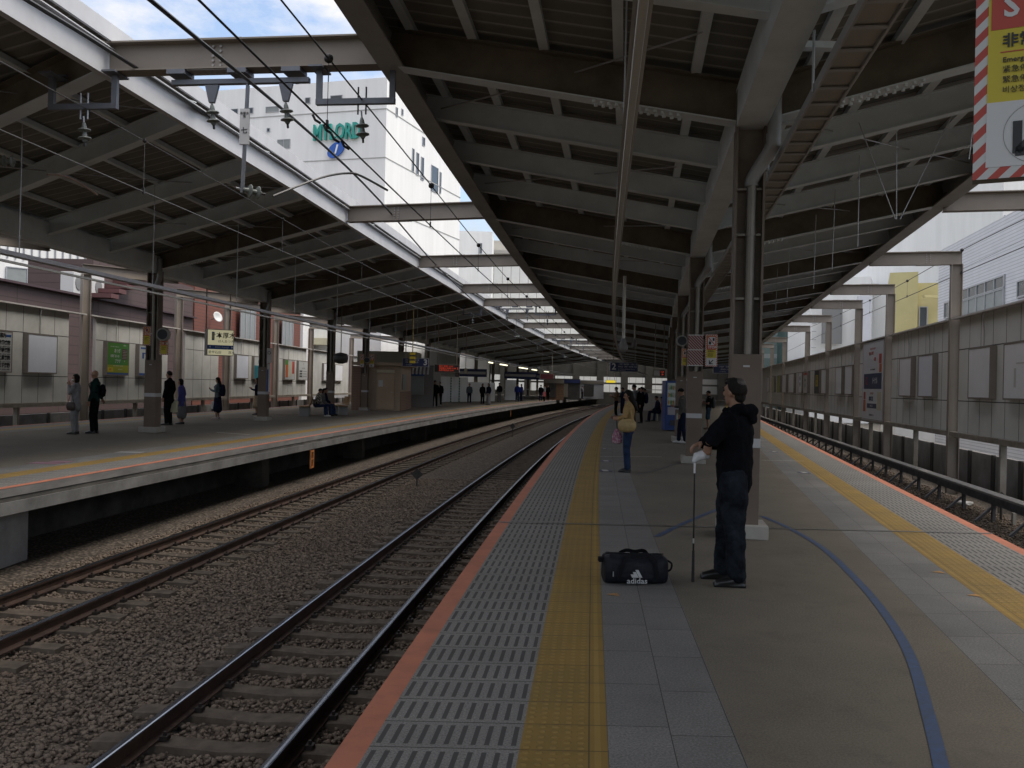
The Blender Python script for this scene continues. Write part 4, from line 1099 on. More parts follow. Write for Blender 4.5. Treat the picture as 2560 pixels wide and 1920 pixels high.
# roof clutter
mb = MB()
for (u, v0, h, w) in ((960, 194, 1.2, 2), (800, 190, .9, 2.2), (880, 180, 1.2, 1.4), (740, 80, 0, 0)):
    if w: q_ = at(u, v0, 88); mb.box(q_.x, q_.x + w, q_.y, q_.y + 2, 29.2, 29.2 + h)
mb.build('roof_plant', m_beige, bl)
mb = MB()
for u, h in ((741, 3.4), (744, 2.6), (747, 3.0), (821, 4.2)):
    q_ = at(u, 190, 86); mb.tube([(q_.x, q_.y, 29.2), (q_.x, q_.y, 29.2 + h)], 0.06, 5)
q_ = at(741, 190, 86); mb.lathe([(0.25, 3.0), (0.3, 3.6), (0.1, 3.9)], (q_.x, q_.y, 29.2), 8)
mb.build('antenna', black_s, bl)
# concourse below the station building
m_cc = mat('concourse_dark', (0.10, 0.095, 0.085), 0.8, 0, 0.3, .4, coord='World')
mb = MB()
for x in list(range(-22, 60, 4)): mb.box(x, x + 1.1, 146, 147, -1.3, 6.6)
mb.box(-24, 60, 146.2, 146.8, 3.4, 6.6); mb.box(-24, 60, 146.2, 146.8, -1.3, 0.9); mb.box(-24, 60, 146.25, 146.75, 2.2, 2.5)
cc = empty('concourse_wall', (0, 146, -1.3), 'dark pillared wall closing the far end of the station', 'wall'); mb.build('frame', m_cc, cc)
wl = empty('far_building', (10, 170, -1.3), 'white building seen through the openings at the far end of the tracks', 'building'); wall_prism('wall', [(-60, 170), (120, 170), (120, 180), (-60, 180)], -1.3, 16, m_wpan, wl)
# lower rear block of the store
b2 = empty('annex_building', (-3, 112, -1.3), 'lower white annex right of the tall store, seen below its roof line', 'building')
wall_prism('wall', [(-22, 112), (-2.9, 112), (-2.9, 120), (-22, 120)], -1.3, 21.0, wht, b2); window(b2, (-4.5, 112), (-4.2, 112), 18.2, 19.5)
# white panelled building across the tracks at the far end
b3 = empty('station_building', (0, 128, 5), 'long cream panelled building bridging the tracks in the distance', 'building')
wall_prism('wall', [(-30, 128), (62, 128), (62, 140), (-30, 140)], 6.6, 21.0, m_wpan, b3)
MB().box(-30, 62, 127.6, 127.9, 20.6, 21.1).build('parapet', m_beige, b3)
for x in (-28, -12, 52): MB().box(x, x + 1.2, 130, 132, -1.3, 6.6).build('pier', m_beige, b3)
mb = MB(); mb.box(-9, 1, 131, 133, 21.1, 23.0); mb.build('roof_plant', m_beige, b3)
# left side: maroon building, brick building, white buildings
FL = lambda Y: -21.0 + 0.036 * Y
bm1 = empty('maroon_building', (FL(30), 30, -1.3), 'low maroon building with horizontal siding behind the left panel wall', 'building')
wall_prism('wall', [(FL(24), 24), (FL(52.8), 52.8), (FL(52.8) - 7, 52.8), (FL(24) - 7, 24)], -1.3, 5.16, m_maroon, bm1)
wall_prism('stair_block', [(FL(41) + .02, 41), (FL(52.7) + .02, 52.7), (FL(52.7) - 3, 52.7), (FL(41) - 3, 41)], 5.2, 7.0, m_maroon, bm1)
MB().bar((FL(24) + .1, 24, 5.16), (FL(52.8) + .1, 52.8, 5.16), -.15, .15, 0, .09).build('roof_edge', mat('maroon_edge', (0.06, 0.035, 0.04), .6), bm1)
mred = mat('maroon_steps', (0.11, 0.045, 0.045), 0.7)
mb = MB()
for k in range(5): mb.box(FL(44) - .2, FL(44) + 1.0, 40.5 + k * .8, 41.3 + k * .8, 5.2 + k * .3, 5.4 + k * .3)
mb.build('stairs', mred, bm1)
window(bm1, (FL(32.8) + .02, 32.8), (FL(34.4) + .02, 34.4), 2.9, 3.9); window(bm1, (FL(32.8) + .02, 32.8), (FL(34.6) + .02, 34.6), 0.9, 1.8, mg=glass_l)
acm = mat('aircon_white', (0.55, 0.55, 0.54), 0.5)
for i, (y, w) in enumerate(((39.2, 0.9), (40.8, 1.2))):
    e = empty('air_conditioner', (FL(y), y, 5.25), ('left' if i == 0 else 'right and larger') + ' white air conditioner unit on the maroon roof', 'air conditioner', 'air conditioners on the maroon roof')
    MB().box(FL(y) - .5, FL(y) + 0.1, y, y + w, 5.26, 6.2 + .1 * i).build('casing', acm, e, bevel=.02)
    MB().lathe([(0.33, 0), (0.33, 0.03), (0.05, 0.04)], (FL(y) + .1, y + w / 2, 5.75), 16, ax=(1, 0, 0)).build('fan_grille', mat('fan_grille', (.2, .2, .2), .6), e)
bw1 = empty('white_building', (-40, 50, -1.3), 'white block with a ribbed parapet above the maroon roof at the far left', 'building')
wall_prism('wall', [(-38, 38), (-21.5, 58), (-28, 66), (-50, 50)], -1.3, 9.3, wht, bw1)
mb = MB(); a_, c_ = Vector((-38, 38, 0)), Vector((-21.5, 58, 0)); d_ = (c_ - a_).normalized(); n_ = Vector((d_.y, -d_.x, 0))
for k in range(60): q_ = a_ + d_ * (k * .43) + n_ * .05; mb.bar(q_ + Vector((0, 0, 8.1)), q_ + Vector((0, 0, 9.3)), -.03, .03, -.03, .03)
mb.build('parapet_ribs', alu, bw1)
window(bw1, a_ + d_ * 15 + n_ * .03, a_ + d_ * 17.2 + n_ * .03, 6.3, 7.6, mg=glass_l)
bb1 = empty('brick_building', (FL(53), 53, -1.3), 'red brick building with bay windows behind the left panel wall', 'building')
wall_prism('wall', [(FL(53), 53), (FL(76), 76), (FL(76) - 9, 76), (FL(53) - 9, 53)], -1.3, 11.5, m_brick, bb1)
for u0, u1 in ((597, 633), (702, 728)):
    ya, yb = solve_wall(u0, FL, 0.3), solve_wall(u1, FL, 0.3)
    window(bb1, (FL(ya) + .3, ya), (FL(yb) + .3, yb), 4.2, 6.6, 3, 1, glass_l, frame=.14); MB().box(FL(ya) - .1, FL(ya) + .4, ya - .2, yb + .2, 3.4, 4.15).build('bay_sill', mat('brick_dark', (.10, .04, .035), .8), bb1)
sd_ = empty('satellite_dish', (FL(55.5) + .4, 55.5, 4.6), 'white satellite dish on the red brick building left of the hanging name sign', 'satellite dish')
p = at(524, 793, 55.0); MB().lathe([(0.02, 0.0), (0.24, 0.05), (0.34, 0.12), (0.34, 0.10), (0.24, 0.03), (0.02, -0.02)], (FL(55) + .6, 55, p.z), 20, ax=(.80, -.45, .35)).build('dish', acm, sd_, smooth=True)
MB().tube([(FL(55) + .6, 55, p.z), (FL(55.3) + 0.05, 55.6, p.z - .1)], 0.03, 6).build('arm', alu, sd_)
bw2 = empty('white_building', (-18, 90, -1.3), 'white building with a cream canopy beyond the red brick one', 'building')
wall_prism('wall', [(-18.5, 78), (-17, 118), (-30, 118), (-30, 78)], -1.3, 12, wht, bw2)
MB().box(-18.6, -16.6, 80, 86, 4.9, 5.5).build('awning', cream_s, bw2)
for k in range(4): window(bw2, (-18.3, 88 + 6 * k), (-18.2, 91 + 6 * k), 3.2, 5.0)
# right side
FR = lambda Y: 14.0 + 0.19 * Y
bg = empty('tiled_building', (FR(30), 30, -1.3), 'pale grey tiled building rising above the right panel wall', 'building')
wall_prism('wall', [(FR(18), 18), (FR(18) + 12, 16), (FR(48.5) + 10, 46), (FR(48.5), 48.5)], -1.3, 9.5, m_tile, bg)
def rwin(parent, f, u0, u1, v0, v1, cols, rows, mg=None):
    ya, yb = solve_wall(u0, f, 0), solve_wall(u1, f, 0); zt = at(u0, v0, ya).z; zb = at(u0, v1, ya).z
    window(parent, (f(ya), ya), (f(yb), yb), zb, zt, cols, rows, mg, frame=.07)
rwin(bg, FR, 2399, 2507, 726, 752, 5, 1); rwin(bg, FR, 2399, 2507, 754, 800, 5, 1, glass_l); rwin(bg, FR, 2541, 2600, 704, 744, 2, 1); rwin(bg, FR, 2359, 2370, 758, 796, 1, 1)
by = empty('yellow_building', (23, 52, -1.3), 'yellow building with a stepped top between the white and grey buildings', 'building')
wall_prism('wall', [(22.9, 54.0), (27, 52.5), (32, 62), (29, 68)], -1.3, 8.35, m_yel, by)
wall_prism('tower', [(22.85, 53.95), (24.25, 53.2), (25.8, 58), (25.3, 60)], -1.2, 9.0, m_yel, by)
MB().box(21.5, 30, 49.5, 51.5, -1.3, 2.6).build('garage', wht, by)
window(by, (24.45, 53.39), (24.85, 53.25), 5.5, 6.9, 1, 1)
MB().box(24.2, 27.2, 52.2, 52.5, 7.35, 7.5).build('cornice', m_yel, by)
bw3 = empty('white_tower_block', (40, 80, -1.3), 'large plain white building with one window above the grey tiled one', 'building')
wall_prism('wall', [(34.8, 95), (44, 80), (70, 84), (60, 110), (36, 104)], -1.3, 34, wht, bw3)
_k = 40.5
window(bw3, (45.3, 79.98), (47.6, 80.4), 16.4, 17.8, 2, 2)
mb = MB(); mb.bar((44.1, 79.9, 12.5), (60, 82.3, 12.5), -.03, .03, -.04, .04); mb.bar((44.1, 79.9, 6), (44.1, 79.9, 18), -.05, .05, -.05, .05)
mb.build('downpipe', alu, bw3)
bw4 = empty('white_building', (30, 88, -1.3), 'white building with a rooftop ladder and a dark billboard beyond the yellow one', 'building')
wall_prism('wall', [(29.6, 88), (34.6, 86), (40, 98), (31, 100)], -1.3, 13.0, wht, bw4)
MB().box(30.1, 32.0, 86.2, 86.5, 6.4, 10.2).build('billboard', mat('billboard_grey', (.2, .2, .2), .7), bw4)
MB().box(33.1, 34.4, 85.2, 85.5, 6.2, 11.0).build('billboard', poster_w, bw4)
mb = MB()
for k in range(9): mb.box(29.5, 29.9, 87.4, 87.6, 6 + k * .8, 6.06 + k * .8)
mb.build('ladder', alu, bw4)
bgg = empty('glass_building', (30, 112, -1.3), 'building with dark green glass and sheeting beyond the white ones on the right', 'building')
wall_prism('wall', [(35.3, 113), (39.5, 112), (44, 125), (36, 126)], -1.3, 24, m_dkg, bgg)
wall_prism('curtain_wall', [(33.0, 120), (38, 119), (40, 126), (34, 127)], -1.3, 30, lined('green_glass', (0.16, 0.22, 0.21), (.3, .33, .33), 'z', 3.2, .3, rough=.3), bgg)
bbg = empty('beige_building', (38, 130, -1.3), 'pale beige building at the far end of the right panel wall', 'building')
wall_prism('wall', [(31, 150), (46, 138), (60, 150), (40, 165)], -1.3, 20, lined('beige_panels', (0.52, .50, .46), (.35, .33, .3), 'z', 3.4, .06), bbg)
bh = empty('high_rise', (90, 150, -1.3), 'distant glass tower just below the large stop notice', 'building')
wall_prism('wall', [(74, 120), (92, 120), (92, 140), (74, 140)], -1.3, 34, lined('tower_glass', (0.45, .47, .5), (.2, .2, .22), 'x', 1.7, .1), bh)
# shrubs behind the right wall
m_leaf = mat('shrub_leaf', (0.055, 0.09, 0.03), 0.6, 0, 0.6, 2.5, coord='World', stain=(0.02, 0.035, 0.012))
def shrub(x, y, z0, h, r, label):
    e = empty('shrub', (x, y, z0), label, 'shrub', 'shrubs behind the right wall'); rng = random.Random(int(x * 100)); mb = MB()
    for k in range(420):
        a_ = rng.random() * 6.28; rr = r * math.sqrt(rng.random()); hz = h * (0.15 + 0.85 * rng.random()) * (1 - 0.35 * (rr / r) ** 2)
        c = Vector((x + rr * math.cos(a_), y + rr * math.sin(a_), z0 + hz)); s = 0.05 + 0.05 * rng.random()
        u_ = Vector((rng.uniform(-1, 1), rng.uniform(-1, 1), rng.uniform(-.6, .6))).normalized() * s; w_ = u_.cross(Vector((rng.random(), rng.random(), 1))).normalized() * s * .5
        mb.add([c - u_, c + w_, c + u_, c - w_], [(0, 1, 2, 3)])
    mb.build('foliage', m_leaf, e)
    mb = MB()
    for k in range(6): a_ = k; mb.tube([(x, y, z0), (x + r * .4 * math.cos(a_), y + r * .4 * math.sin(a_), z0 + h * .8)], [.03, .01], 5)
    mb.build('stem', mat('shrub_stem', (.08, .06, .04), .9), e)
for i, y in enumerate((17.5, 19.3, 21.0, 22.8)): shrub(wallR(y) + 2.3, y, -1.3, 2.6 - .2 * i, 1.1, f'{ordi(i)} leafy shrub from the right edge, below the panel wall')
# ------------------------------------------------------------------ overhead line
wirem = mat('contact_wire_dark', (0.035, 0.035, 0.036), 0.5, 0.4); wireg = mat('messenger_wire_grey', (0.16, 0.16, 0.16), 0.45, 0.5)
insm = mat('insulator_grey_green', (0.17, 0.19, 0.175), 0.35, 0, 0.15, 12); blkm = mat('hanger_black', (0.02, 0.02, 0.02), 0.5)
brk = mat('bracket_blue_grey', (0.145, 0.155, 0.18), 0.5, 0.2, 0.15, 4, coord='World')
def wire(label, pts, r, m=wirem, sm=True):
    p = smooth_path(pts, 4) if sm else pts
    o = MB().tube(p, r, 6).build('overhead_wire', m); tag(o, label, 'overhead wire'); return o
FARW = [(-1.87)] 
def off_path(off, z, ya, yb, st=6, sag=None):
    out = []
    for y in ys(ya, yb, st): out.append((base(y) + (off(y) if callable(off) else off), y, z(y) if callable(z) else z))
    return out
HM = [10.95, 42.9, 71.2, 101]                     # hanger portals
def zmess(y):
    k = [(-10, 5.05), (11, 5.1), (27, 4.92), (42.9, 5.1), (57, 4.92), (71.2, 5.1), (86, 4.92), (101, 5.1), (150, 5.0)]
    for (a, za), (c, zc) in zip(k[:-1], k[1:]):
        if a <= y <= c: t = (y - a) / (c - a); t = t * t * (3 - 2 * t); return za + (zc - za) * t
    return 5.0
wire('upper catenary wire with round hangers above the near track', off_path(-1.87, zmess, 2, 140), 0.010)
wire('contact wire above the near track carrying the dropper clamps', off_path(-1.87, 4.37, 2, 140), 0.0105)
wf = [at(376, 0, 7.4), at(780, 337, 13.8), at(949.5, 502, 19.8), at(1105, 678, 31), at(1230, 790, 44), at(1330, 855, 60), at(1420, 893, 80)]
_d = (wf[0] - wf[1]); wf = [wf[0] + _d * 0.6] + wf
wire('thick black feeder cable slanting across the sky gap', wf, 0.021)
wire('upper catenary wire above the far track, below the opposite canopy', off_path(-5.55, lambda y: zmess(y) - 0.05, 2, 140), 0.008, wireg)
wire('contact wire above the far track', off_path(-5.55, 4.3, 2, 140), 0.008, wireg)
# twin feeder pipes along the opposite eave
p1 = [at(68, 0, 8.3), at(280, 131, 10.6), at(542, 303, 14.6), at(750, 457, 20.5), at(929, 599, 30), at(1090, 715, 43), at(1230, 800, 58), at(1330, 850, 75)]
p1 = [p1[0] + (p1[0] - p1[1]) * .8] + p1
wire('dark cable running along the bright eave of the opposite canopy', p1, 0.024)
# right track wires (over the panel wall gap)
wire('upper catenary wire above the right track', [at(2640, 509, 17.5), at(2405, 625, 25.2), at(2268.5, 702, 33), at(2175, 751, 41), at(2064, 801, 53), at(1995, 832, 66), at(1960, 850, 80), at(1935, 865, 100)], 0.011)
wire('contact wire above the right track', [at(2640, 583, 17.5), at(2405, 682, 25.2), at(2267, 742, 33), at(2174, 782, 41), at(2050, 838, 55), at(1990, 868, 72), at(1935, 895, 100)], 0.012)
wire('thin slack wire between the two right track wires', [at(2640, 560, 17.5), at(2406, 672, 25.2), at(2340, 703, 29)], 0.004)
# droppers
def dropper(x, y, za, zb, k, m=wirem, s=1.0, grp='droppers between the overhead wires', where=''):
    e = empty('dropper', (x, y, za), f'{ordi(k)} dropper from the camera between the {where} wires', 'dropper', grp)
    MB().lathe([(0.012, -0.05 * s), (0.045 * s, -0.03 * s), (0.05 * s, 0), (0.045 * s, 0.03 * s), (0.012, 0.05 * s)], (x, y, za), 10).build('hanger_ball', blkm, e, smooth=True)
    MB().tube([(x, y, za), (x, y, zb)], 0.004, 5).build('rod', m, e)
    MB().box(x - .012, x + .012, y - .02, y + .02, zb - .03, zb + .06).build('clamp', blkm, e)
k = 0
for y in (9.6, 15.5, 21.4, 27.6, 33.5, 39, 48, 54, 60, 66): dropper(base(y) - 1.87, y, zmess(y), 4.37, k, where='near track'); k += 1
k = 0
for y in (12.9, 18.5, 24.5, 30.5, 36.5, 42.5, 48.5, 54.5): dropper(base(y) - 5.55, y, zmess(y) - 0.05, 4.3, k, wireg, 0.6, where='far track'); k += 1
k = 0
for (u, v, v2, Y) in ((2405, 625, 682, 25.2), (2268.5, 702, 742, 33), (2175, 751, 782, 41), (2102, 784, 815, 49)):
    p = at(u, v, Y); q = at(u, v2, Y); dropper(p.x, Y, p.z, q.z, k, where='right track'); k += 1
# insulator with two sheds
def insulator(p, ax, label, length=0.34, hang=True, grp='insulators hanging from the beams'):
    ax = Vector(ax).normalized(); p = Vector(p); K = 0.76
    e = empty('insulator', p, label, 'insulator', grp); L = length
    MB().lathe([(r_ * K, h_ * K) for r_, h_ in [(0.02, 0), (0.035, 0.04), (0.045, 0.10), (0.105, 0.125), (0.11, 0.14), (0.05, 0.155), (0.035, 0.17), (0.045, 0.24), (0.105, 0.265), (0.11, 0.28), (0.05, 0.30), (0.03, 0.34)]], p, 16, ax=ax).build('sheds', insm, e, smooth=False)
    MB().tube([p - ax * 0.08, p], 0.012, 6).build('eye_bolt', galv, e)
    MB().tube([p + ax * 0.34 * K, p + ax * 0.41 * K], 0.015, 6).build('clamp', blkm, e)
    return e
def hanger_set(E, label_n):
    d = Vector((1, -0.13 if E < 15 else -0.28, 0)).normalized(); 
    A0 = Vector((eaveL(E), E, ZE))
    P = lambda off, z: A0 + d * (off + 1.6) / abs(d.x) + Vector((0, 0, z - ZE))
    # U frames for near and far track messenger wires
    for j, off in enumerate((-1.87, -5.55)):
        e = empty('wire_bracket', P(off, ZE), f'{label_n} blue-grey hanging frame above the {"near" if j == 0 else "far"} track', 'bracket', 'hanging frames for the overhead wires')
        mb = MB(); w0, w1 = (-0.55, 0.38) if j == 0 else (-0.45, 0.42)
        zb = ZE - 0.42
        for t in (w0, w1): 
            c = P(off + t, 0); mb.bar(Vector((c.x, c.y, zb)), Vector((c.x, c.y, ZE - 0.03)), -.035, .035, -.035, .035)
        a, c = P(off + w0 - .035, zb), P(off + w1 + .035, zb); mb.bar(a, c, -.035, .035, -.035, .035); mb.build('frame', brk, e)
        for t in (w0, w1):
            c = P(off + t, ZE); mb = MB(); mb.bar(c - d * .09 + Vector((0, 0, -.025)), c + d * .09 + Vector((0, 0, -.025)), -.17, .17, 0, .022); mb.bar(c - d * .09, c + d * .09, -.17, -.13, .03, .055); mb.build('clamp_plate', brk, e)
        mb = MB()
        for s in (-.05, .05): c = P(off + s, 0); mb.tube([(c.x, c.y, zb + .18), (c.x, c.y, zb - .16)], .011, 6)
        mb.build('rod', blkm if j == 0 else galv, e)
        c = P(off, zb - .2); insulator(c, (0.08, 0.0, -1), f'{label_n} two-shed insulator under the hanging frame above the {"near" if j == 0 else "far"} track')
    # middle rail with two insulators and the pull-off post
    e = empty('wire_bracket', P(-3.4, ZE), f'{label_n} long blue-grey rail below the beam between the two tracks', 'bracket', 'hanging rails for the overhead wires')
    mb = MB(); mb.bar(P(-4.35, ZE - .14), P(-2.55, ZE - .14), -.04, .04, -.03, .03)
    for o_ in (-4.25, -3.45, -2.75): mb.bar(P(o_ - .12, ZE - .05), P(o_ + .12, ZE - .05), -.13, .13, -.012, .045)
    mb.build('frame', brk, e)
    for j, o_ in enumerate((-3.82, -2.85)):
        c = P(o_, ZE - .18); mb = MB(); mb.hexa([c + d * a_ + Vector((0, b_, z_)) for z_, w_ in ((-.22, .035), (0, .09)) for a_, b_ in ((-w_, -.03), (w_, -.03), (w_, .03), (-w_, .03))]); mb.build('drop_plate', brk, e)
        insulator(P(o_, ZE - .42), (0.1, 0.05, -1), f'{label_n} insulator under the middle rail, {"left" if j == 0 else "right"} one')
    o_ = -3.35; c = P(o_, 0)
    e = empty('pull_off_post', (c.x, c.y, ZE - .18), f'{label_n} blue-grey post hanging below the middle beam rail', 'post', 'hanging posts between the tracks')
    MB().bar((c.x, c.y, ZE - .18), (c.x - .04, c.y, ZE - 1.55), -.045, .045, -.012, .012, up=(1, 0, 0)).build('flat_bar', brk, e)
    if E < 15:
        sgb = MB().box(c.x - .075, c.x + .045, c.y - .06, c.y - .03, ZE - .95, ZE - .50).build('number_plate', white_s, e, bevel=.004)
        Mx = face_matrix(Vector((c.x - .015, c.y - .064, ZE - .58)) - parent_loc(sgb), (1, 0, 0), (0, 0, 1))
        text_part('lettering', '本厚木\n信', 0.038, black_s, sgb, Mx, align='CENTER'); Mx = face_matrix(Vector((c.x - .015, c.y - .064, ZE - .78)) - parent_loc(sgb), (1, 0, 0), (0, 0, 1)); text_part('lettering', '七', 0.085, black_s, sgb, Mx, align='CENTER', bold=.001)
    q = Vector((c.x - .04, c.y, ZE - 1.5)); ax = Vector((0.75, 0.66, -0.05))
    insulator(q, ax, f'{label_n} insulator pointing along the tracks from the hanging post')
    a = q + ax.normalized() * 0.42; b_ = Vector((base(a.y + 5) - 2.0, a.y + 5.2, 4.40))
    if E < 15:
        b_ = at(969, 476, a.y + 1.6)
        wire('curved grey pull-off arm between the insulator and the contact wire', [a, at(800, 445, a.y + .5), at(870, 433, a.y + 1.0), at(905, 441, a.y + 1.2), b_], 0.016, wireg)
    else: wire(f'{label_n} pull-off cable sagging from the hanging post', [a, (a + b_) / 2 + Vector((0, 0, -.25)), b_], 0.012, wireg)
for E, n in zip(HM[:3], ('nearest', 'middle', 'farthest')): hanger_set(E, n)
# fittings on the near contact wire
mb = MB()
for (u, v) in ((788, 300), (815, 325), (835, 348), (860, 365)):
    p = at(u, v, 10.2); mb.tube([p + Vector((-.03, 0, .06)), p, p + Vector((.05, .05, -.02))], .016, 6)
o = mb.build('wire_clamp', blkm); tag(o, 'cluster of dark clamps on the contact wire in front of the tall white store', 'wire clamp')
# grey disc insulator at the far left edge
insulator(at(-8, 402, 12.5), (1, 0.1, 0), 'pale insulator cut by the left edge of the photo', grp=None)
wire('short orange-tipped section insulator rod below the opposite canopy', [at(118, 436, 13), at(155, 439, 13.2), at(195, 455, 13.5), at(243, 487, 14)], 0.017, mat('rod_grey_orange', (0.30, 0.22, 0.18), .5))

# ------------------------------------------------------------------ lamp trunking over the platform edges
trk = mat('lamp_trunking', (0.40, 0.40, 0.42), 0.45, 0.1, 0.1, 1, coord='World'); tube_off = mat('lamp_tube_off', (0.55, 0.54, 0.50), 0.3)
tube_on = mat('lamp_tube_lit', (1.0, 0.93, 0.62), 0.4, emit=1.1); trk2 = mat('lamp_trunking_beige', (0.40, 0.365, 0.32), 0.5, 0.0, 0.1, 1, coord='World')
def trunking(fx, z, ya, yb, label, hang, style):
    e = empty('lamp_trunking', (fx(ya), ya, z), label, 'lamp rail')
    path = [(fx(y), y, 0) for y in ys(ya, yb, 1.5)]
    if style == 0:
        MB().sweep(path, [(-.11, z), (-.02, z), (-.02, z + .06), (-.11, z + .06)]).build('cable_duct', trk, e); MB().sweep(path, [(.0, z - .01), (.09, z - .01), (.09, z + .05), (.0, z + .05)]).build('cable_duct', trk, e)
        MB().sweep(path, [(-.03, z - .11), (.03, z - .11), (.03, z - .08), (-.03, z - .08)]).build('tube_rail', tube_off, e)
    else:
        MB().sweep(path, [(-.045, z), (.045, z), (.03, z + .07), (-.03, z + .07)]).build('reflector', trk2, e)
        MB().sweep(path, [(-.02, z - .035), (.02, z - .035), (.024, z - .012), (-.024, z - .012)]).build('tube_rail', tube_off, e)
    for y in ys(ya + 1, min(yb, 75), hang):
        MB().tube([(fx(y), y, z + .05), (fx(y), y, 5.25)], .009, 5).build('hanger_rod', galv, e)
    return e
t3 = trunking(lambda y: base(y) - 7.25 - 0.006 * y, 3.3, 8, 120, 'long twin grey lamp trunking hung along the opposite platform', 3.9, 0)
for i, y in enumerate((61, 66, 76, 79.5, 84, 93)):
    f = lambda q: base(q) - 7.25 - 0.006 * q
    MB().bar((f(y), y, 3.17), (f(y + (1.6 if i in (0, 3) else 3.4)), y + (1.6 if i in (0, 3) else 3.4), 3.17), -.035, .035, -.035, .035).build('lit_tube', tube_on, t3)
trunking(lambda y: base(y) + 1.22 + 0.01 * y, 3.3, 1.5, 110, 'long beige lamp rail hung above the tactile strip of the near platform', 5.2, 1)
for i, (Y, o_) in enumerate(((50, 0), (72, 0.4))):    # lit lamps far along
    pass
# bracing wires and thin hangers on the right half of the canopy
def hang(u0, v0, u1, v1, Y, label, r=.007):
    o = MB().tube([at(u0, v0, Y), at(u1, v1, Y)], r, 5).build('hanger_rod', galv); tag(o, label, 'hanger rod', 'thin rods below the right half of the canopy')
for i, (u0, v0, u1, v1, Y) in enumerate(((2147, 306, 2238, 548, 11.6), (2241, 300, 2241, 548, 11.8), (2395, 258, 2250, 548, 11.6), (2149, 388, 2144, 617, 13.4), (2088, 473, 2080, 675, 16), (2040, 537, 2034, 722, 18), (2430, 330, 2422, 398, 9.5), (1973, 632, 1967, 760, 22), (1944, 672, 1938, 795, 26))):
    hang(u0, v0, u1, v1, Y, f'{ordi(i)} thin rod hanging below the right half of the near canopy')
# cable ladder beside the valley beam
lm_ = mat('cable_ladder_metal', (0.36, 0.36, 0.365), 0.5, 0.2, 0.1, 2, coord='World'); cbl = mat('cable_bundle', (0.33, 0.31, 0.28), 0.7, 0, 0.1, 1.5, coord='World')
e = empty('cable_ladder', (row2(3) + .4, 3, 4.15), 'long cable ladder with rungs hung right of the valley beam', 'cable ladder')
fl_ = lambda y: row2(y) + 0.30 + 0.016 * min(y, 14)
path = [(fl_(y), y, 0) for y in ys(1, 95, 1.5)]; z = 4.16
for a in (-.14, .12): MB().sweep(path, [(a, z), (a + .02, z), (a + .02, z + .09), (a, z + .09)]).build('side_rail', lm_, e)
MB().sweep(path, [(-.119, z + .03), (.119, z + .03), (.119, z + .07), (-.119, z + .07)]).build('cable_bundle', cbl, e)
rg = None
for k, y in enumerate(ys(2, 42, .42)):
    if k >= 95: break
    if rg is None:
        rg = MB().box(-.12, .12, -.022, .022, 0, .012).build('rung', lm_, e, loc=(0, 0, 0)); rg.location = Vector((fl_(y), y, z + .005)) - e.location
        o = rg
    else:
        o = rg.copy(); COL.objects.link(o); o.location = Vector((fl_(y), y, z + .005)) - e.location
    o.rotation_euler = (0, 0, -.15)
for y in (7.6, 10.6, 15, 20, 25): MB().tube([(fl_(y) - .15, y, z + .02), (fl_(y) - .15, y, z + .55)], .012, 6).build('hanger_rod', galv, e)
# cross struts at the valley
for i, y in enumerate((8.0, 10.25)):
    o = MB().box(row2(y), fl_(y) + .3, y - .05, y + .05, 4.50 + .2, 4.56 + .2).build('cross_strut', paintg, can2)
# speakers and post lamps hanging at mid platform
spk = mat('speaker_grey', (0.18, 0.175, 0.17), 0.6); 
def pole_speaker(u, v0, v1, Y, label, r=.045):
    a, c = at(u, v0, Y), at(u, v1, Y); e = empty('hanging_speaker', a, label, 'speaker', 'speakers on hanging poles')
    MB().tube([a, (a.x, a.y, c.z + .25)], r, 8).build('pole', tube_off, e); MB().lathe([(.03, .3), (.07, .2), (.13, .05), (.12, -.06), (.05, -.12)], (a.x, a.y, c.z + .1), 14).build('horn', spk, e, smooth=True)
pole_speaker(1562, 690, 880, 24, 'bell-shaped speaker on a white pole above the near platform walkers')
pole_speaker(1587, 805, 868, 40, 'small speaker on a thin pole farther along the near platform', .03)
# ------------------------------------------------------------------ stop notices, hanging signs
m_hatch, g, b = newmat('red_white_hatch', 0.5)
tc = g.n.new('ShaderNodeTexCoord'); sp = g.n.new('ShaderNodeSeparateXYZ'); g.l.new(tc.outputs['Object'], sp.inputs[0])
q = g.math('FRACT', g.math('DIVIDE', g.math('ADD', g.math('SUBTRACT', sp.outputs[2], sp.outputs[0]), 50), 0.048))
g.l.new(g.mix(g.math('GREATER_THAN', q, 0.5), (0.52, 0.52, 0.51), (0.40, 0.05, 0.035)), b.inputs['Base Color'])
m_hw, g, b = newmat('red_white_wrap', 0.35)
tc = g.n.new('ShaderNodeTexCoord'); sp = g.n.new('ShaderNodeSeparateXYZ'); g.l.new(tc.outputs['Object'], sp.inputs[0])
q = g.math('FRACT', g.math('DIVIDE', g.math('ADD', g.math('ADD', sp.outputs[2], g.math('ADD', sp.outputs[0], sp.outputs[1])), 50), 0.062))
g.l.new(g.mix(g.math('GREATER_THAN', q, 0.28), (0.42, 0.40, 0.40), (0.18, 0.03, 0.035)), b.inputs['Base Color'])
side_s = mat('sign_side_grey', (0.14, 0.13, 0.12), 0.6)
def sgn_rot(loc, rz): return Matrix.Translation(loc) @ Matrix.Rotation(rz, 4, 'Z')
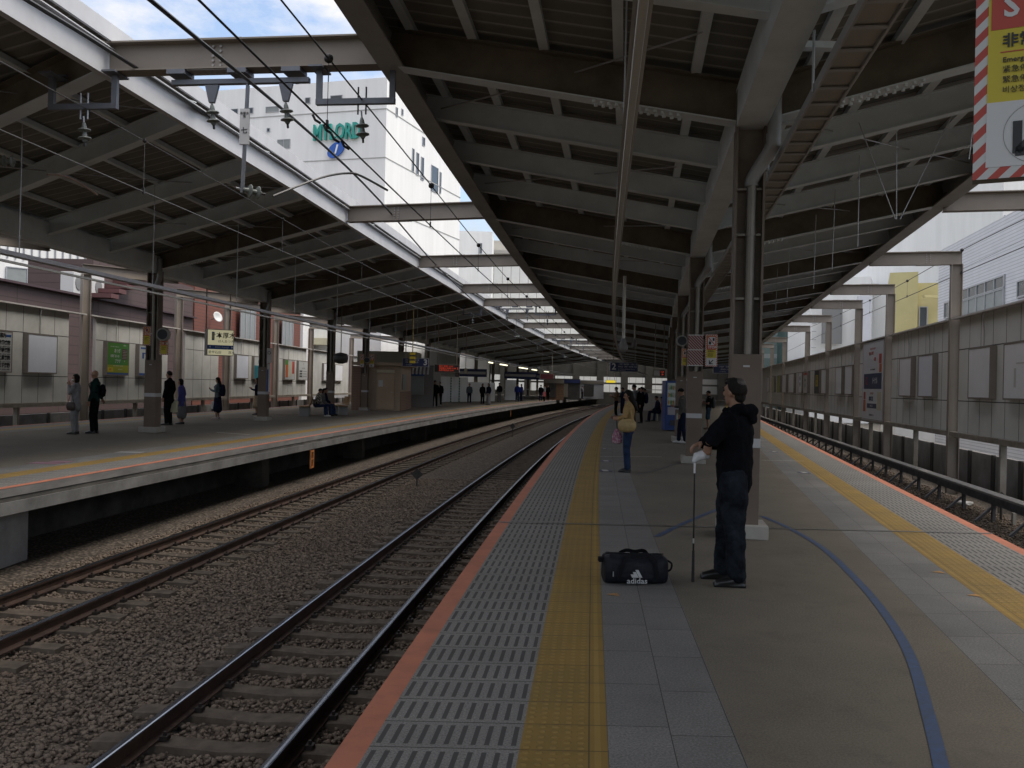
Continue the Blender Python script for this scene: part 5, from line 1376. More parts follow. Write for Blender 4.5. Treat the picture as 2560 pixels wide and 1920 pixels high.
def stop_sign(loc, rz, label, detail=True, arrow=True, h=0.70, w=0.27):
    """emergency stop notice; local x right, z up, faces -y; loc = bottom left corner"""
    e = empty('stop_notice', loc, label, 'notice', 'emergency stop notices'); e.rotation_euler = (0, 0, rz)
    B = lambda nm, m, x0, x1, z0, z1, y=0.0, t=.001: MB().box(x0, x1, -t - y, -y, z0, z1).build(nm, m, e, loc=(0, 0, 0))
    MB().box(0, w, 0.0, 0.05, 0, h).build('board', side_s, e, loc=(0, 0, 0))
    B('hatched_border', m_hatch, 0, w, 0, h, .0005)
    zy0, zy1 = (0.187, 0.365) if arrow else (0.03, 0.25)
    B('white_field', white_s, .028, w - .028, .028, zy0, .002) if arrow else None
    B('yellow_field', yel_s, .028, w - .028, zy0, zy1, .002); B('yellow_edge', yel_s, .028, w - .028, zy1, h - .028, .002)
    B('red_field', orange_s if not detail else red_s, .034, w - .034, zy1, h - .034, .0035)
    T = lambda body, m, x, z, s, **k: text_part('lettering', body, s, m, e, face_matrix((x, -.006, z), (1, 0, 0), (0, 0, 1)), ext=.0005, **k)
    T('STOP', white_s, .060 if detail else .05, zy1 + .052, .075, bold=.002)
    if detail or True:
        B('pictogram_field', white_s, .055, w - .055, zy1 + .10, h - .055, .005)
        mb = MB(); a, c = Vector((.06, -.008, h - .06)), Vector((w - .06, -.008, zy1 + .105)); mb.bar(a, c, -.001, .001, -.009, .009, up=(1, 0, .1)); mb.build('pictogram_bar', red_s, e, loc=(0, 0, 0))
        B('pictogram_train', black_s, w * .58, w - .07, h - .14, h - .075, .0065); B('pictogram_hand', black_s, .075, .125, zy1 + .115, zy1 + .18, .0065); B('pictogram_finger', black_s, .093, .103, zy1 + .18, zy1 + .225, .0065)
    if detail:
        T('非常停止', black_s, .058, zy1 - .032, .036, bold=.0008); B('red_rule', red_s, .055, w - .05, zy1 - .058, zy1 - .0555, .0035)
        T('Emergency Stop', black_s, .060, zy1 - .077, .0175, bold=.0002); T('紧急停车按钮', black_s, .060, zy1 - .101, .0185); T('緊急停車按鈕', black_s, .060, zy1 - .126, .0185); T('비상정지버튼', black_s, .060, zy1 - .151, .0185)
    else:
        B('text_line', black_s, .05, w - .05, zy1 - .045, zy1 - .035, .0045); B('text_line', black_s, .05, w - .09, zy1 - .075, zy1 - .065, .0045); B('text_line', black_s, .05, w - .07, zy1 - .11, zy1 - .10, .0045)
    if arrow:
        mb = MB(); c = Vector((w * .5 + .004, 0, .105)); d = Vector((-.7071, 0, -.7071)); n = Vector((.7071, 0, -.7071))
        def quad(p, q_, hw): 
            dd = (q_ - p).normalized(); nn = Vector((dd.z, 0, -dd.x)); P = [p - nn * hw, q_ - nn * hw, q_ + nn * hw, p + nn * hw]
            P = [Vector((v.x, -.004, v.z)) for v in P]; mb.add(P + [Vector((v.x, -.0055, v.z)) for v in P], [(0, 1, 2, 3), (7, 6, 5, 4), (0, 4, 5, 1), (1, 5, 6, 2), (2, 6, 7, 3), (3, 7, 4, 0)])
        tip = c + d * .062; quad(c - d * .055, tip, .010); quad(tip + Vector((-.004, 0, 0)), tip + Vector((.075, 0, -.0)), .010); quad(tip + Vector((0, 0, -.004)), tip + Vector((0, 0, .075)), .010)
        mb.build('arrow', black_s, e, loc=(0, 0, 0))
        if detail:
            N = 40; vs = []; 
            for r_ in (.0735, .0745):
                for k in range(N): vs.append((c.x + r_ * math.cos(k * 6.2832 / N), -.0042, c.z + r_ * math.sin(k * 6.2832 / N)))
            MB().add(vs, [(k, (k + 1) % N, N + (k + 1) % N, N + k) for k in range(N)]).build('arrow_ring', side_s, e, loc=(0, 0, 0))
    return e
p = at(2431, 451, 2.2)
stop_sign((p.x, p.y, p.z), -R(27), 'large red, yellow and white stop notice with hatched border cut by the right edge')
p = at(1762, 916, 19.35); stop_sign((p.x, p.y, p.z), 0, 'stop notice with an arrow on the right side of the second column', True)
p = at(1703, 915, 27.3); stop_sign((p.x, p.y, p.z), 0, 'smaller stop notice without an arrow left of the striped column wrap', False, False, h=.54, w=.28)
p = at(356, 868, 23.2); stop_sign((p.x, p.y, p.z + .05), R(14), 'stop notice on the left of the nearest opposite column, upper one', False, False, h=.5, w=.2)
p = at(398, 887, 23.6); stop_sign((p.x, p.y, p.z), R(10), 'stop notice on the right of the nearest opposite column, lower one', False, False, h=.42, w=.22)
p = at(899, 918, 47.8); stop_sign((p.x, p.y, p.z), 0, 'stop notice left of the grey speaker by the brown booth', False, h=.70, w=.24); p = at(922, 918, 47.8); stop_sign((p.x, p.y, p.z), 0, 'stop notice right of the grey speaker by the brown booth', False, h=.70, w=.30)
def wrap(x, y, z0, z1, rz, label):
    e = empty('warning_wrap', (x, y, z0), label, 'warning wrap', 'striped wraps on the columns'); e.rotation_euler = (0, 0, rz)
    mb = MB(); 
    for s in (-1, 1): mb.box(s * .155 - .003, s * .155 + .003, -.165, .165, 0, z1 - z0); mb.box(-.158, .158, s * .168 - .003, s * .168 + .003, 0, z1 - z0)
    mb.build('striped_sheet', m_hw, e, loc=(0, 0, 0))
    for z in (0.0, (z1 - z0) / 2, z1 - z0 - .02): MB().box(-.162, .162, -.175, .175, z, z + .02).build('clear_band', white_s, e, loc=(0, 0, 0))
cols2 = [o for o in bpy.data.objects if o.parent is None and o.name.startswith('canopy_column')]
near2 = sorted([o for o in cols2 if o.location.x > -1 and o.location.y > 15], key=lambda o: o.location.y)[0]
near3 = sorted([o for o in cols2 if o.location.x < -5], key=lambda o: o.location.y)[:4]
wrap(near2.location.x, near2.location.y, 2.12, 2.80, near2.rotation_euler.z, 'red and white striped wrap on the second near platform column')
wrap(near3[0].location.x, near3[0].location.y, 2.18, 2.86, near3[0].rotation_euler.z, 'red and white striped wrap on the nearest opposite platform column')
def speaker(u, v, Y, label, r=.17, dv=None):
    p = at(u, v, Y); e = empty('round_speaker', p, label, 'speaker', 'round speakers on the columns')
    MB().lathe([(r, -.02), (r, .12), (r * .7, .2)], p, 18, ax=(0, 1, 0)).build('case', mat('speaker_case', (.27, .26, .24), .5), e); MB().lathe([(r * .78, -.035), (r * .75, -.021)], p, 18, ax=(0, 1, 0)).build('grille', mat('speaker_grille', (.03, .035, .04), .7), e)
speaker(1705, 852, 26.9, 'round grey speaker on the third near platform column'); speaker(407, 836, 23.2, 'round grey speaker on the nearest opposite column'); speaker(917, 900, 47.7, 'round speaker above the brown booth'); 
def hang_sign(u0, u1, v0, v1, Y, label, face, arts, depth=.14, poles=None, rz=0, ztop=5.2, cat='hanging sign', name='hanging_sign'):
    a = at(u0, v1, Y); c = at(u1, v1, Y); w = c.x - a.x; h = at(u0, v0, Y).z - a.z
    e = empty(name, a, label, cat); e.rotation_euler = (0, 0, rz)
    MB().box(0, w, 0, depth, 0, h).build('case', frm_r if face is not navy_s else trk, e, bevel=.008, loc=(0, 0, 0)); MB().box(.02, w - .02, -.006, -.0005, .02, h - .02).build('face', face, e, loc=(0, 0, 0))
    for px in (poles if poles is not None else (.12, .88)): MB().tube([(w * px, depth / 2, h), (w * px, depth / 2, ztop - a.z)], .022, 8).build('pole', sillm, e, loc=(0, 0, 0))
    def rect(nm, m, x0, x1, z0, z1, y=.0065): MB().box(w * x0, w * x1, -y - .002, -y, h * z0, h * z1).build(nm, m, e, loc=(0, 0, 0))
    def T(body, m, x, z, s, **k): text_part('lettering', body, h * s, m, e, face_matrix((w * x, -.009, h * z), (1, 0, 0), (0, 0, 1)), ext=.0005, **k)
    arts(rect, T); return e
paper = mat('sign_text_pale', (.62, .62, .6), .5)
def a2(rect, T): T('2', paper, .06, .5, .95, bold=.012); T('小田原・箱根湯本・片瀬江ノ島方面', paper, .30, .78, .20, sx=.72); T('新松田・秦野・伊勢原 方面', paper, .30, .52, .20, sx=.8); T('for Odawara & Hakone-Yumoto', paper, .30, .28, .14, sx=.95); T('for Shin-Matsuda', paper, .30, .12, .11)
def a3(rect, T): T('3', paper, .80, .5, .95, bold=.012); T('新宿・成城学園前方面', paper, .12, .75, .2, sx=.8); T('町田・相模大野 方面', paper, .12, .5, .2, sx=.8); T('for Shinjuku', paper, .15, .22, .14)
def a1(rect, T): T('小田原・箱根 方面', paper, .3, .75, .2); T('新松田 方面', paper, .4, .45, .2); T('for Odawara', paper, .35, .2, .14)
hang_sign(1524.6, 1595, 905, 928.5, 50, 'navy hanging sign with a white figure two at its left end', navy_s, a2)
hang_sign(1783, 1828, 911, 933, 50, 'navy hanging sign partly behind the nearest column', navy_s, a1)
hang_sign(1005.5, 1071.5, 894.5, 916, 42, 'navy hanging sign with a white figure three at its right end', navy_s, a3)
def aname(rect, T):
    rect('blue_band', mat('name_blue', (.02, .09, .36), .5), 0.01, .99, .24, .40, .0065); T('本厚木', black_s, .33, .76, .24, bold=.003); T('ほんあつぎ', black_s, .40, .545, .12); T('Hon-Atsugi', paper, .3, .32, .11); T('愛甲石田', black_s, .05, .12, .12); T('厚木', black_s, .80, .12, .12)
    rect('number_ring', mat('name_blue', (.02, .09, .36), .5), .17, .27, .58, .90, .0065); rect('number_field', cream_s, .19, .25, .63, .86, .009); T('OH', black_s, .195, .80, .10, sx=.8); T('34', black_s, .195, .68, .10, sx=.8); T('◀', paper, .05, .32, .10); T('▶', paper, .90, .32, .10)
ns = hang_sign(517, 582, 822, 888, 29.6, 'cream station name board with a blue band hanging over the opposite platform', cream_emit, aname, depth=.45, poles=(.0, .9), rz=R(30))
led = mat('led_board_black', (.012, .010, .010), .4); ledr = mat('led_red', (1, .10, .04), .5, emit=.18)
def aled(rect, T):
    for k in range(3): T('急行  新宿  12:30' if k == 0 else '快速急行 新宿 12:38' if k == 1 else '各停 新百合 12:41', ledr, .18, .78 - k * .27, .24, sx=1.05)
    T('3', ledr, .9, .5, .4)
hang_sign(1086, 1148, 911, 930, 46, 'black departure board with red glowing text hanging right of sign 3', led, aled, depth=.3)
def aled2(rect, T): rect('white_panel', white_s, .03, .52, .1, .9); T('12:30', ledr, .58, .68, .3, sx=.8); T('38', ledr, .66, .3, .3)
hang_sign(1634, 1663, 924, 941, 44, 'small departure board with red digits hung on the near platform', led, aled2, depth=.3)
hang_sign(1350, 1384, 934, 947, 84, 'distant dark red departure board over the opposite platform', mat('led_dim', (.10, .012, .015), .5), lambda r, T: None, depth=.3)
hang_sign(1515, 1539, 950, 957, 96, 'small yellow lit sign far down the tracks', mat('lit_yellow', (.85, .65, .05), .5, emit=.35), lambda r, T: None, depth=.2)
hang_sign(1160, 1168, 921, 934, 60, 'pale yellow small hanging sign over the opposite platform', cream_s, lambda r, T: None, depth=.1, poles=(.5,))
yh = mat('yellow_pole', (.30, .22, .08), .6)
e = empty('clearance_marker', at(1031, 908, 36), 'yellow and black striped tag on a hanging yellow rod over sign 3', 'marker')
p = at(1031, 908, 36); MB().box(p.x - .12, p.x + .12, p.y - .01, p.y + .01, p.z, p.z + .44).build('tag_plate', lined('yellow_black_stripes', (.45, .32, .02), (.02, .02, .02), 'z', .17, .03), e); MB().tube([(p.x, p.y, p.z + .44), (p.x, p.y, 4.6)], .02, 6).build('rod', yh, e)
# notices on the second opposite column
p = at(667, 979, 32.6); e = empty('column_notice', p, 'white clock-like notice over a blue strip on the second opposite column', 'notice')
MB().box(p.x, p.x + .11, p.y - .02, p.y, p.z, p.z + 1.02).build('strip', white_s, e); MB().box(p.x - .0, p.x + .05, p.y - .025, p.y - .021, p.z, p.z + .82).build('blue_strip', blue_s, e)
p2 = p + Vector((-.02, 0, 1.05)); MB().box(p2.x, p2.x + .17, p2.y - .02, p2.y, p2.z, p2.z + .55).build('plate', white_s, e); MB().lathe([(.06, 0), (.06, .01)], (p2.x + .085, p2.y - .031, p2.z + .38), 20, ax=(0, 1, 0)).build('ring', black_s, e); MB().lathe([(.045, 0), (.045, .004)], (p2.x + .085, p2.y - .036, p2.z + .38), 20, ax=(0, 1, 0)).build('ring_field', white_s, e)
# hanging camera housing on the third opposite column
p = at(852, 897, 39.5); e = empty('camera_housing', p, 'dark dome-shaped camera housing hanging beside the third opposite column', 'camera')
MB().lathe([(.05, .28), (.28, .22), (.34, .02), (.30, -.16), (.1, -.22)], p, 14).build('housing', mat('housing_dark', (.05, .05, .05), .5), e, smooth=True); MB().tube([p + Vector((0, 0, .25)), (p.x, p.y, 4.9)], .02, 6).build('pole', sillm, e)

# ------------------------------------------------------------------ things on the platforms
tan = mat('booth_brown', (.42, .32, .24), .7, 0, .1, 1, coord='World'); tand = mat('booth_door', (.46, .34, .24), .6, 0, .06, 1); brickm = lined('booth_brick', (.27, .17, .12), (.09, .06, .045), 'z', .09, .006)
a = onz(922, 1023.5, P3Z); x0 = a.x; Yb = 48.2
x0 = at(902, 1000, Yb).x; x1 = at(1000, 1000, Yb).x
e = empty('platform_booth', (x0, Yb, P3Z), 'brown booth with a door beside the fourth opposite column', 'booth')
MB().box(x0, x1, Yb, Yb + 5, P3Z, P3Z + 2.45).build('wall', tan, e)
MB().box(x0 - .5, x1 + .3, Yb - .25, Yb + 5.2, P3Z + 2.451, P3Z + 2.62).build('roof', tan, e)
MB().box(x1 + .001, x1 + .04, Yb - .002, Yb + 5, P3Z, P3Z + 1.05).build('brick_skirt', brickm, e); MB().box(x0 - .5, x0 - .001, Yb - .1, Yb + 1, P3Z, P3Z + 2.4).build('side_pillar', brickm, e)
MB().box(x1 + .001, x1 + .05, Yb + .7, Yb + 2.2, P3Z + 1.15, P3Z + 2.0).build('window', glass_l, e)
dx0, dx1 = at(941, 1000, Yb).x, at(985, 1000, Yb).x
d = MB().box(dx0, dx1, Yb - .05, Yb - .001, P3Z + .06, P3Z + 2.0).build('door', tand, e); MB().box(dx1 - .16, dx1 - .05, Yb - .10, Yb - .051, P3Z + .98, P3Z + 1.02).build('handle', alu, d); MB().box(dx0 + .1, dx0 + .34, Yb - .056, Yb - .051, P3Z + 1.3, P3Z + 1.65).build('paper', white_s, d)
MB().box(dx0, dx1, Yb - .08, Yb - .001, P3Z + 2.06, P3Z + 2.22).build('lintel', cream_s, e)
MB().box(x0 + .0, x0 + .32, Yb - .06, Yb - .001, P3Z + 1.05, P3Z + 2.1).build('notice_board', blue_s, e)
e = empty('roof_cabinet', (x0, Yb + 1, P3Z + 2.65), 'long beige equipment housing above the brown booth', 'housing')
xx = at(1040, 900, 50).x; MB().box(x0 - .6, xx, 50.2, 53, P3Z + 2.63, P3Z + 3.3).build('casing', mat('housing_beige', (.27, .25, .19), .7), e)
# shop front beyond the booth
xs0, xs1 = at(1020, 1000, 57).x, at(1082, 1000, 57).x
e = empty('platform_shop', (xs0, 57, P3Z), 'small shop with a striped awning behind the brown booth', 'shop')
MB().box(xs0, xs1, 57, 63, P3Z, P3Z + 2.7).build('wall', mat('shop_grey', (.2, .19, .18), .7), e)
MB().box(xs0 + .15, xs0 + 1.0, 56.9, 56.999, P3Z + .8, P3Z + 2.0).build('window', glass_l, e); MB().box(xs0 + .12, xs0 + 1.03, 56.88, 56.95, P3Z + 2.0, P3Z + 2.15).build('header', blue_s, e)
aw = MB()
for k in range(7): aw.add([(xs0 - .2 + k * .24, 56.4, P3Z + 2.3), (xs0 - .08 + k * .24, 56.4, P3Z + 2.3), (xs0 - .08 + k * .24, 56.95, P3Z + 2.75), (xs0 - .2 + k * .24, 56.95, P3Z + 2.75), (xs0 - .2 + k * .24, 56.4, P3Z + 2.1), (xs0 - .08 + k * .24, 56.4, P3Z + 2.1)], [(0, 1, 2, 3), (4, 5, 1, 0)])
aw.build('awning', white_s, e)
# white construction hoardings with green tape
hw = mat('hoarding_white', (.78, .79, .80), .5, 0, .08, .8, coord='World'); gs = lined('green_white_tape', (.03, .22, .10), (.55, .55, .55), 'z', .22, .05)
def hoard(ua, ub, Y0, Y1, z1, label, tapes=()):
    a, c = at(ua, 990, Y0), at(ub, 990, Y1); e = empty('hoarding', (a.x, a.y, P3Z), label, 'hoarding', 'white hoardings on the opposite platform')
    A, C = Vector((a.x, a.y, P3Z)), Vector((c.x, c.y, P3Z)); MB().bar(A, C, -.04, .04, 0, z1).build('panel', hw, e)
    d = (C - A)
    mb = MB(); n = max(2, int(d.length / .9))
    for k in range(1, n): q = A + d * k / n; mb.box(q.x - .012, q.x + .012, q.y - .06, q.y - .045, P3Z, P3Z + z1)
    mb.build('joint_lines', side_s, e)
    for t in tapes: q = A + d * t; MB().box(q.x - .10, q.x + .10, q.y - .09, q.y - .062, P3Z, P3Z + z1).build('green_tape', gs, e)
hoard(1083, 1168, 74, 78, 2.15, 'white hoarding with two green taped edges, left one', (.49, .74)); hoard(1170, 1236, 80, 84, 1.75, 'lower white hoarding right of the green taped one'); hoard(1263, 1289, 92, 94, 2.1, 'narrow white hoarding farther along the opposite platform')
# benches
wood = mat('bench_wood', (.36, .22, .09), .6, 0, .25, 6, stain=(.24, .14, .06)); bcon = mat('bench_block', (.26, .26, .26), .8)
def bench_proto():
    r = empty('bench', (0, 0, 0)); 
    for k in range(5):
        pass
    mb = MB()
    for k in range(5): mb.box(-.9, .9, -.22 + k * .085, -.15 + k * .085, .40, .43)
    mb.build('seat', wood, r, loc=(0, 0, 0)); mb = MB()
    for k in range(6):
        z = .46 + k * .065; xw = .9 - .03 * max(0, k - 3) ** 2; mb.box(-xw, xw, .21 + k * .018, .235 + k * .018, z, z + .055)
    mb.build('backrest', wood, r, loc=(0, 0, 0))
    for x in (-.65, .65): MB().box(x - .16, x + .16, -.2, .2, 0, .395).build('block', bcon, r, bevel=.01, loc=(0, 0, 0))
    return r
bp_ = bench_proto(); bk = kid_map(bp_); q = onz(785, 1036, P3Z)
bp_.location = (q.x, 38.6, P3Z); bp_.rotation_euler = (0, 0, -R(80)); tag(bp_, 'wooden bench with two people sitting, behind the second opposite column', 'bench', 'wooden benches on the opposite platform')
copy_tree(bp_, (at(852, 1000, 41).x, 41.0, P3Z), -R(70), 'empty wooden bench right of the third opposite column', children=bk)
copy_tree(bp_, (at(1045, 1000, 62).x, 62.0, P3Z), R(0), 'wooden bench where a person sits below sign 3', children=bk)
copy_tree(bp_, (at(1662, 1000, 43.6).x, 43.8, 0), R(90), 'bench of the seated passengers on the near platform, left of the vending machine', children=bk)
# vending machine
vb = mat('vending_blue', (.012, .05, .22), .35); vw = mat('vending_window', (.26, .30, .30), .2, emit=.06); vd = mat('vending_dark', (.03, .035, .05), .4)
a = at(1663, 1000, 33.9); c = at(1727, 1000, 33.9); w = c.x - a.x
e = empty('vending_machine', (a.x, 33.9, 0), 'blue drinks vending machine behind the third column', 'vending machine')
MB().box(a.x, c.x, 33.9, 34.65, .04, 1.93).build('body', vb, e, bevel=.01)
wn = MB().box(a.x + .08, c.x - .08, 33.86, 33.899, .98, 1.84).build('display_window', vw, e)
rngb = random.Random(4); cols_ = [(.5, .25, .05), (.1, .3, .12), (.45, .42, .35), (.4, .06, .05), (.1, .15, .4), (.5, .4, .1)]
for r_ in range(3):
    for ccol in range(9):
        x = a.x + .13 + ccol * (w - .26) / 8; z = 1.02 + r_ * .28; cc = rngb.choice(cols_[:3] if r_ < 2 else cols_)
        MB().lathe([(.03, 0), (.032, .12), (.012, .16), (.012, .18)], (x, 33.84, z), 8).build('bottle', mat('bottle_%d' % cols_.index(cc), cc, .3), e)
MB().box(a.x + .1, c.x - .1, 33.87, 33.899, .62, .92).build('advert_panel', mat('vending_ad', (.36, .34, .40), .4), e); MB().box(a.x + .2, c.x - .2, 33.86, 33.899, .22, .42).build('outlet', vd, e)
# things seen low right: litter and a stake
p = onz(2410, 1262, ZG); mb = MB(); rng = random.Random(3)
bm = bmesh.new(); bmesh.ops.create_icosphere(bm, subdivisions=2, radius=.16)
for v in bm.verts: v.co = Vector((v.co.x * 1.3, v.co.y * .7, max(-.03, v.co.z * .42))) * (1 + rng.uniform(-.25, .25))
me = bpy.data.meshes.new('plastic_bag'); bm.to_mesh(me); bm.free(); me.materials.append(mat('plastic_white', (.5, .49, .47), .5)); o = bpy.data.objects.new('plastic_bag', me); COL.objects.link(o); o.location = p + Vector((0, 0, .04)); tag(o, 'crumpled white plastic bag lying on the ballast by the duct', 'plastic bag')
p = onz(2534, 1312, ZG); o = MB().box(p.x - .035, p.x + .035, p.y - .035, p.y + .035, ZG, ZG + .26).build('marker_stake', plinth); tag(o, 'short pale stake in the ballast near the right edge', 'stake')
# ------------------------------------------------------------------ people
skin_m = mat('skin', (0.30, 0.165, 0.11), 0.55, 0, 0.12, 9); hairm = mat('hair_black', (0.008, 0.007, 0.006), 0.6, 0, 0.4, 30, 0.5, 120, spec=0.15); hairg = mat('hair_dark_brown', (0.014, 0.011, 0.009), 0.6, 0, 0.5, 40, 0.8, 160, spec=0.15)
eye_m = mat('eye_dark', (0.02, 0.015, 0.012), 0.2); lip_m = mat('lip', (0.22, 0.09, 0.07), 0.5); shoe_b = mat('shoe_black', (0.012, 0.012, 0.013), 0.3); shoe_w = mat('shoe_white', (0.5, 0.5, 0.5), 0.5)
def cloth(name, col, fold=0.35, var=0.25): return mat(name, col, 0.95, 0, var, 7, fold, 22, spec=0.06)
def ell(mb, c, r, rot=None, n=2):
    bm = bmesh.new(); bmesh.ops.create_icosphere(bm, subdivisions=n, radius=1)
    vs = []
    for v in bm.verts:
        p = Vector((v.co.x * r[0], v.co.y * r[1], v.co.z * r[2]))
        if rot is not None: p = rot @ p
        vs.append(Vector(c) + p)
    fs = [tuple(v.index for v in f.verts) for f in bm.faces]; bm.free(); mb.add(vs, fs)
def loft(mb, pts, rad, n=12, side=(1, 0, 0)):
    pts = [Vector(p) for p in pts]; rad = [(r, r) if not isinstance(r, (tuple, list)) else r for r in rad]
    d0 = (pts[0] - pts[1]).normalized(); d1 = (pts[-1] - pts[-2]).normalized(); r0 = min(rad[0]); r1 = min(rad[-1])
    P = [pts[0] + d0 * r0 * .75, pts[0] + d0 * r0 * .45] + pts + [pts[-1] + d1 * r1 * .45, pts[-1] + d1 * r1 * .75]
    Q = [(rad[0][0] * .3, rad[0][1] * .3), (rad[0][0] * .8, rad[0][1] * .8)] + rad + [(rad[-1][0] * .8, rad[-1][1] * .8), (rad[-1][0] * .3, rad[-1][1] * .3)]
    vs = []; fs = []
    for i, p in enumerate(P):
        d = (P[min(i + 1, len(P) - 1)] - P[max(i - 1, 0)]).normalized(); s = Vector(side)
        if abs(d.dot(s)) > .93: s = Vector((0, 1, 0)) if abs(d.y) < .9 else Vector((0, 0, 1))
        a = (s - d * d.dot(s)).normalized(); b_ = d.cross(a)
        for k in range(n):
            t = 2 * math.pi * k / n; vs.append(p + a * (Q[i][0] * math.cos(t)) + b_ * (Q[i][1] * math.sin(t)))
    for i in range(len(P) - 1):
        for k in range(n): fs.append((i * n + k, i * n + (k + 1) % n, (i + 1) * n + (k + 1) % n, (i + 1) * n + k))
    fs += [tuple(reversed(range(n))), tuple((len(P) - 1) * n + k for k in range(n))]
    mb.add(vs, fs)
wr_tex = bpy.data.textures.new('cloth_folds', 'CLOUDS'); wr_tex.noise_scale = 0.11; wr_tex.noise_depth = 3
wr_fine = bpy.data.textures.new('cloth_creases', 'STUCCI'); wr_fine.noise_scale = 0.05
def skinmesh(mb, name, m, parent, vox, sm=4, folds=0.0, tex=None):
    o = mb.build(name, m, parent, smooth=True, loc=(0, 0, 0)); o.location = (0, 0, 0)
    r = o.modifiers.new('remesh', 'REMESH'); r.mode = 'VOXEL'; r.voxel_size = vox; r.use_smooth_shade = True
    if sm: s = o.modifiers.new('smooth', 'SMOOTH'); s.iterations = sm; s.factor = 0.5
    if folds:
        d = o.modifiers.new('folds', 'DISPLACE'); d.texture = tex or wr_tex; d.strength = folds; d.mid_level = 0.5; d.texture_coords = 'LOCAL'
    return o
def hand(mb, w, d, n, side, curl=0.5, s=1.0, thumb=1):
    """palm and five bent fingers: w wrist, d pointing direction, n palm normal, side +1/-1 thumb side along side vector"""
    w = Vector(w); d = Vector(d).normalized(); n = (Vector(n) - d * d.dot(Vector(n))).normalized(); x = d.cross(n) * side
    loft(mb, [w - d * .02 * s, w + d * .03 * s, w + d * .085 * s], [(.027 * s, .021 * s), (.036 * s, .016 * s), (.038 * s, .013 * s)], 10, side=x)
    for i, (o_, L) in enumerate(((-.029, .066), (-.010, .078), (.010, .074), (.028, .058))):
        L *= s; a0 = w + d * .085 * s + x * o_ * s; th = curl * .9; d1 = (d * math.cos(th * .6) + n * math.sin(th * .6)); d2 = (d * math.cos(th * 1.5) + n * math.sin(th * 1.5)); d3 = (d * math.cos(th * 2.2) + n * math.sin(th * 2.2))
        p1 = a0 + d1 * L * .45; p2 = p1 + d2 * L * .33; p3 = p2 + d3 * L * .24
        loft(mb, [a0 - d * .012, p1, p2, p3], [.0092 * s, .0085 * s, .0078 * s, .0066 * s], 8, side=x)
    t0 = w + d * .022 * s - x * .026 * s * thumb; d1 = (d * .6 - x * .7 * thumb + n * .35).normalized(); p1 = t0 + d1 * .038 * s; p2 = p1 + (d * .85 - x * .25 * thumb + n * .45).normalized() * .032 * s
    loft(mb, [t0, p1, p2], [.0125 * s, .0105 * s, .0085 * s], 8, side=n)
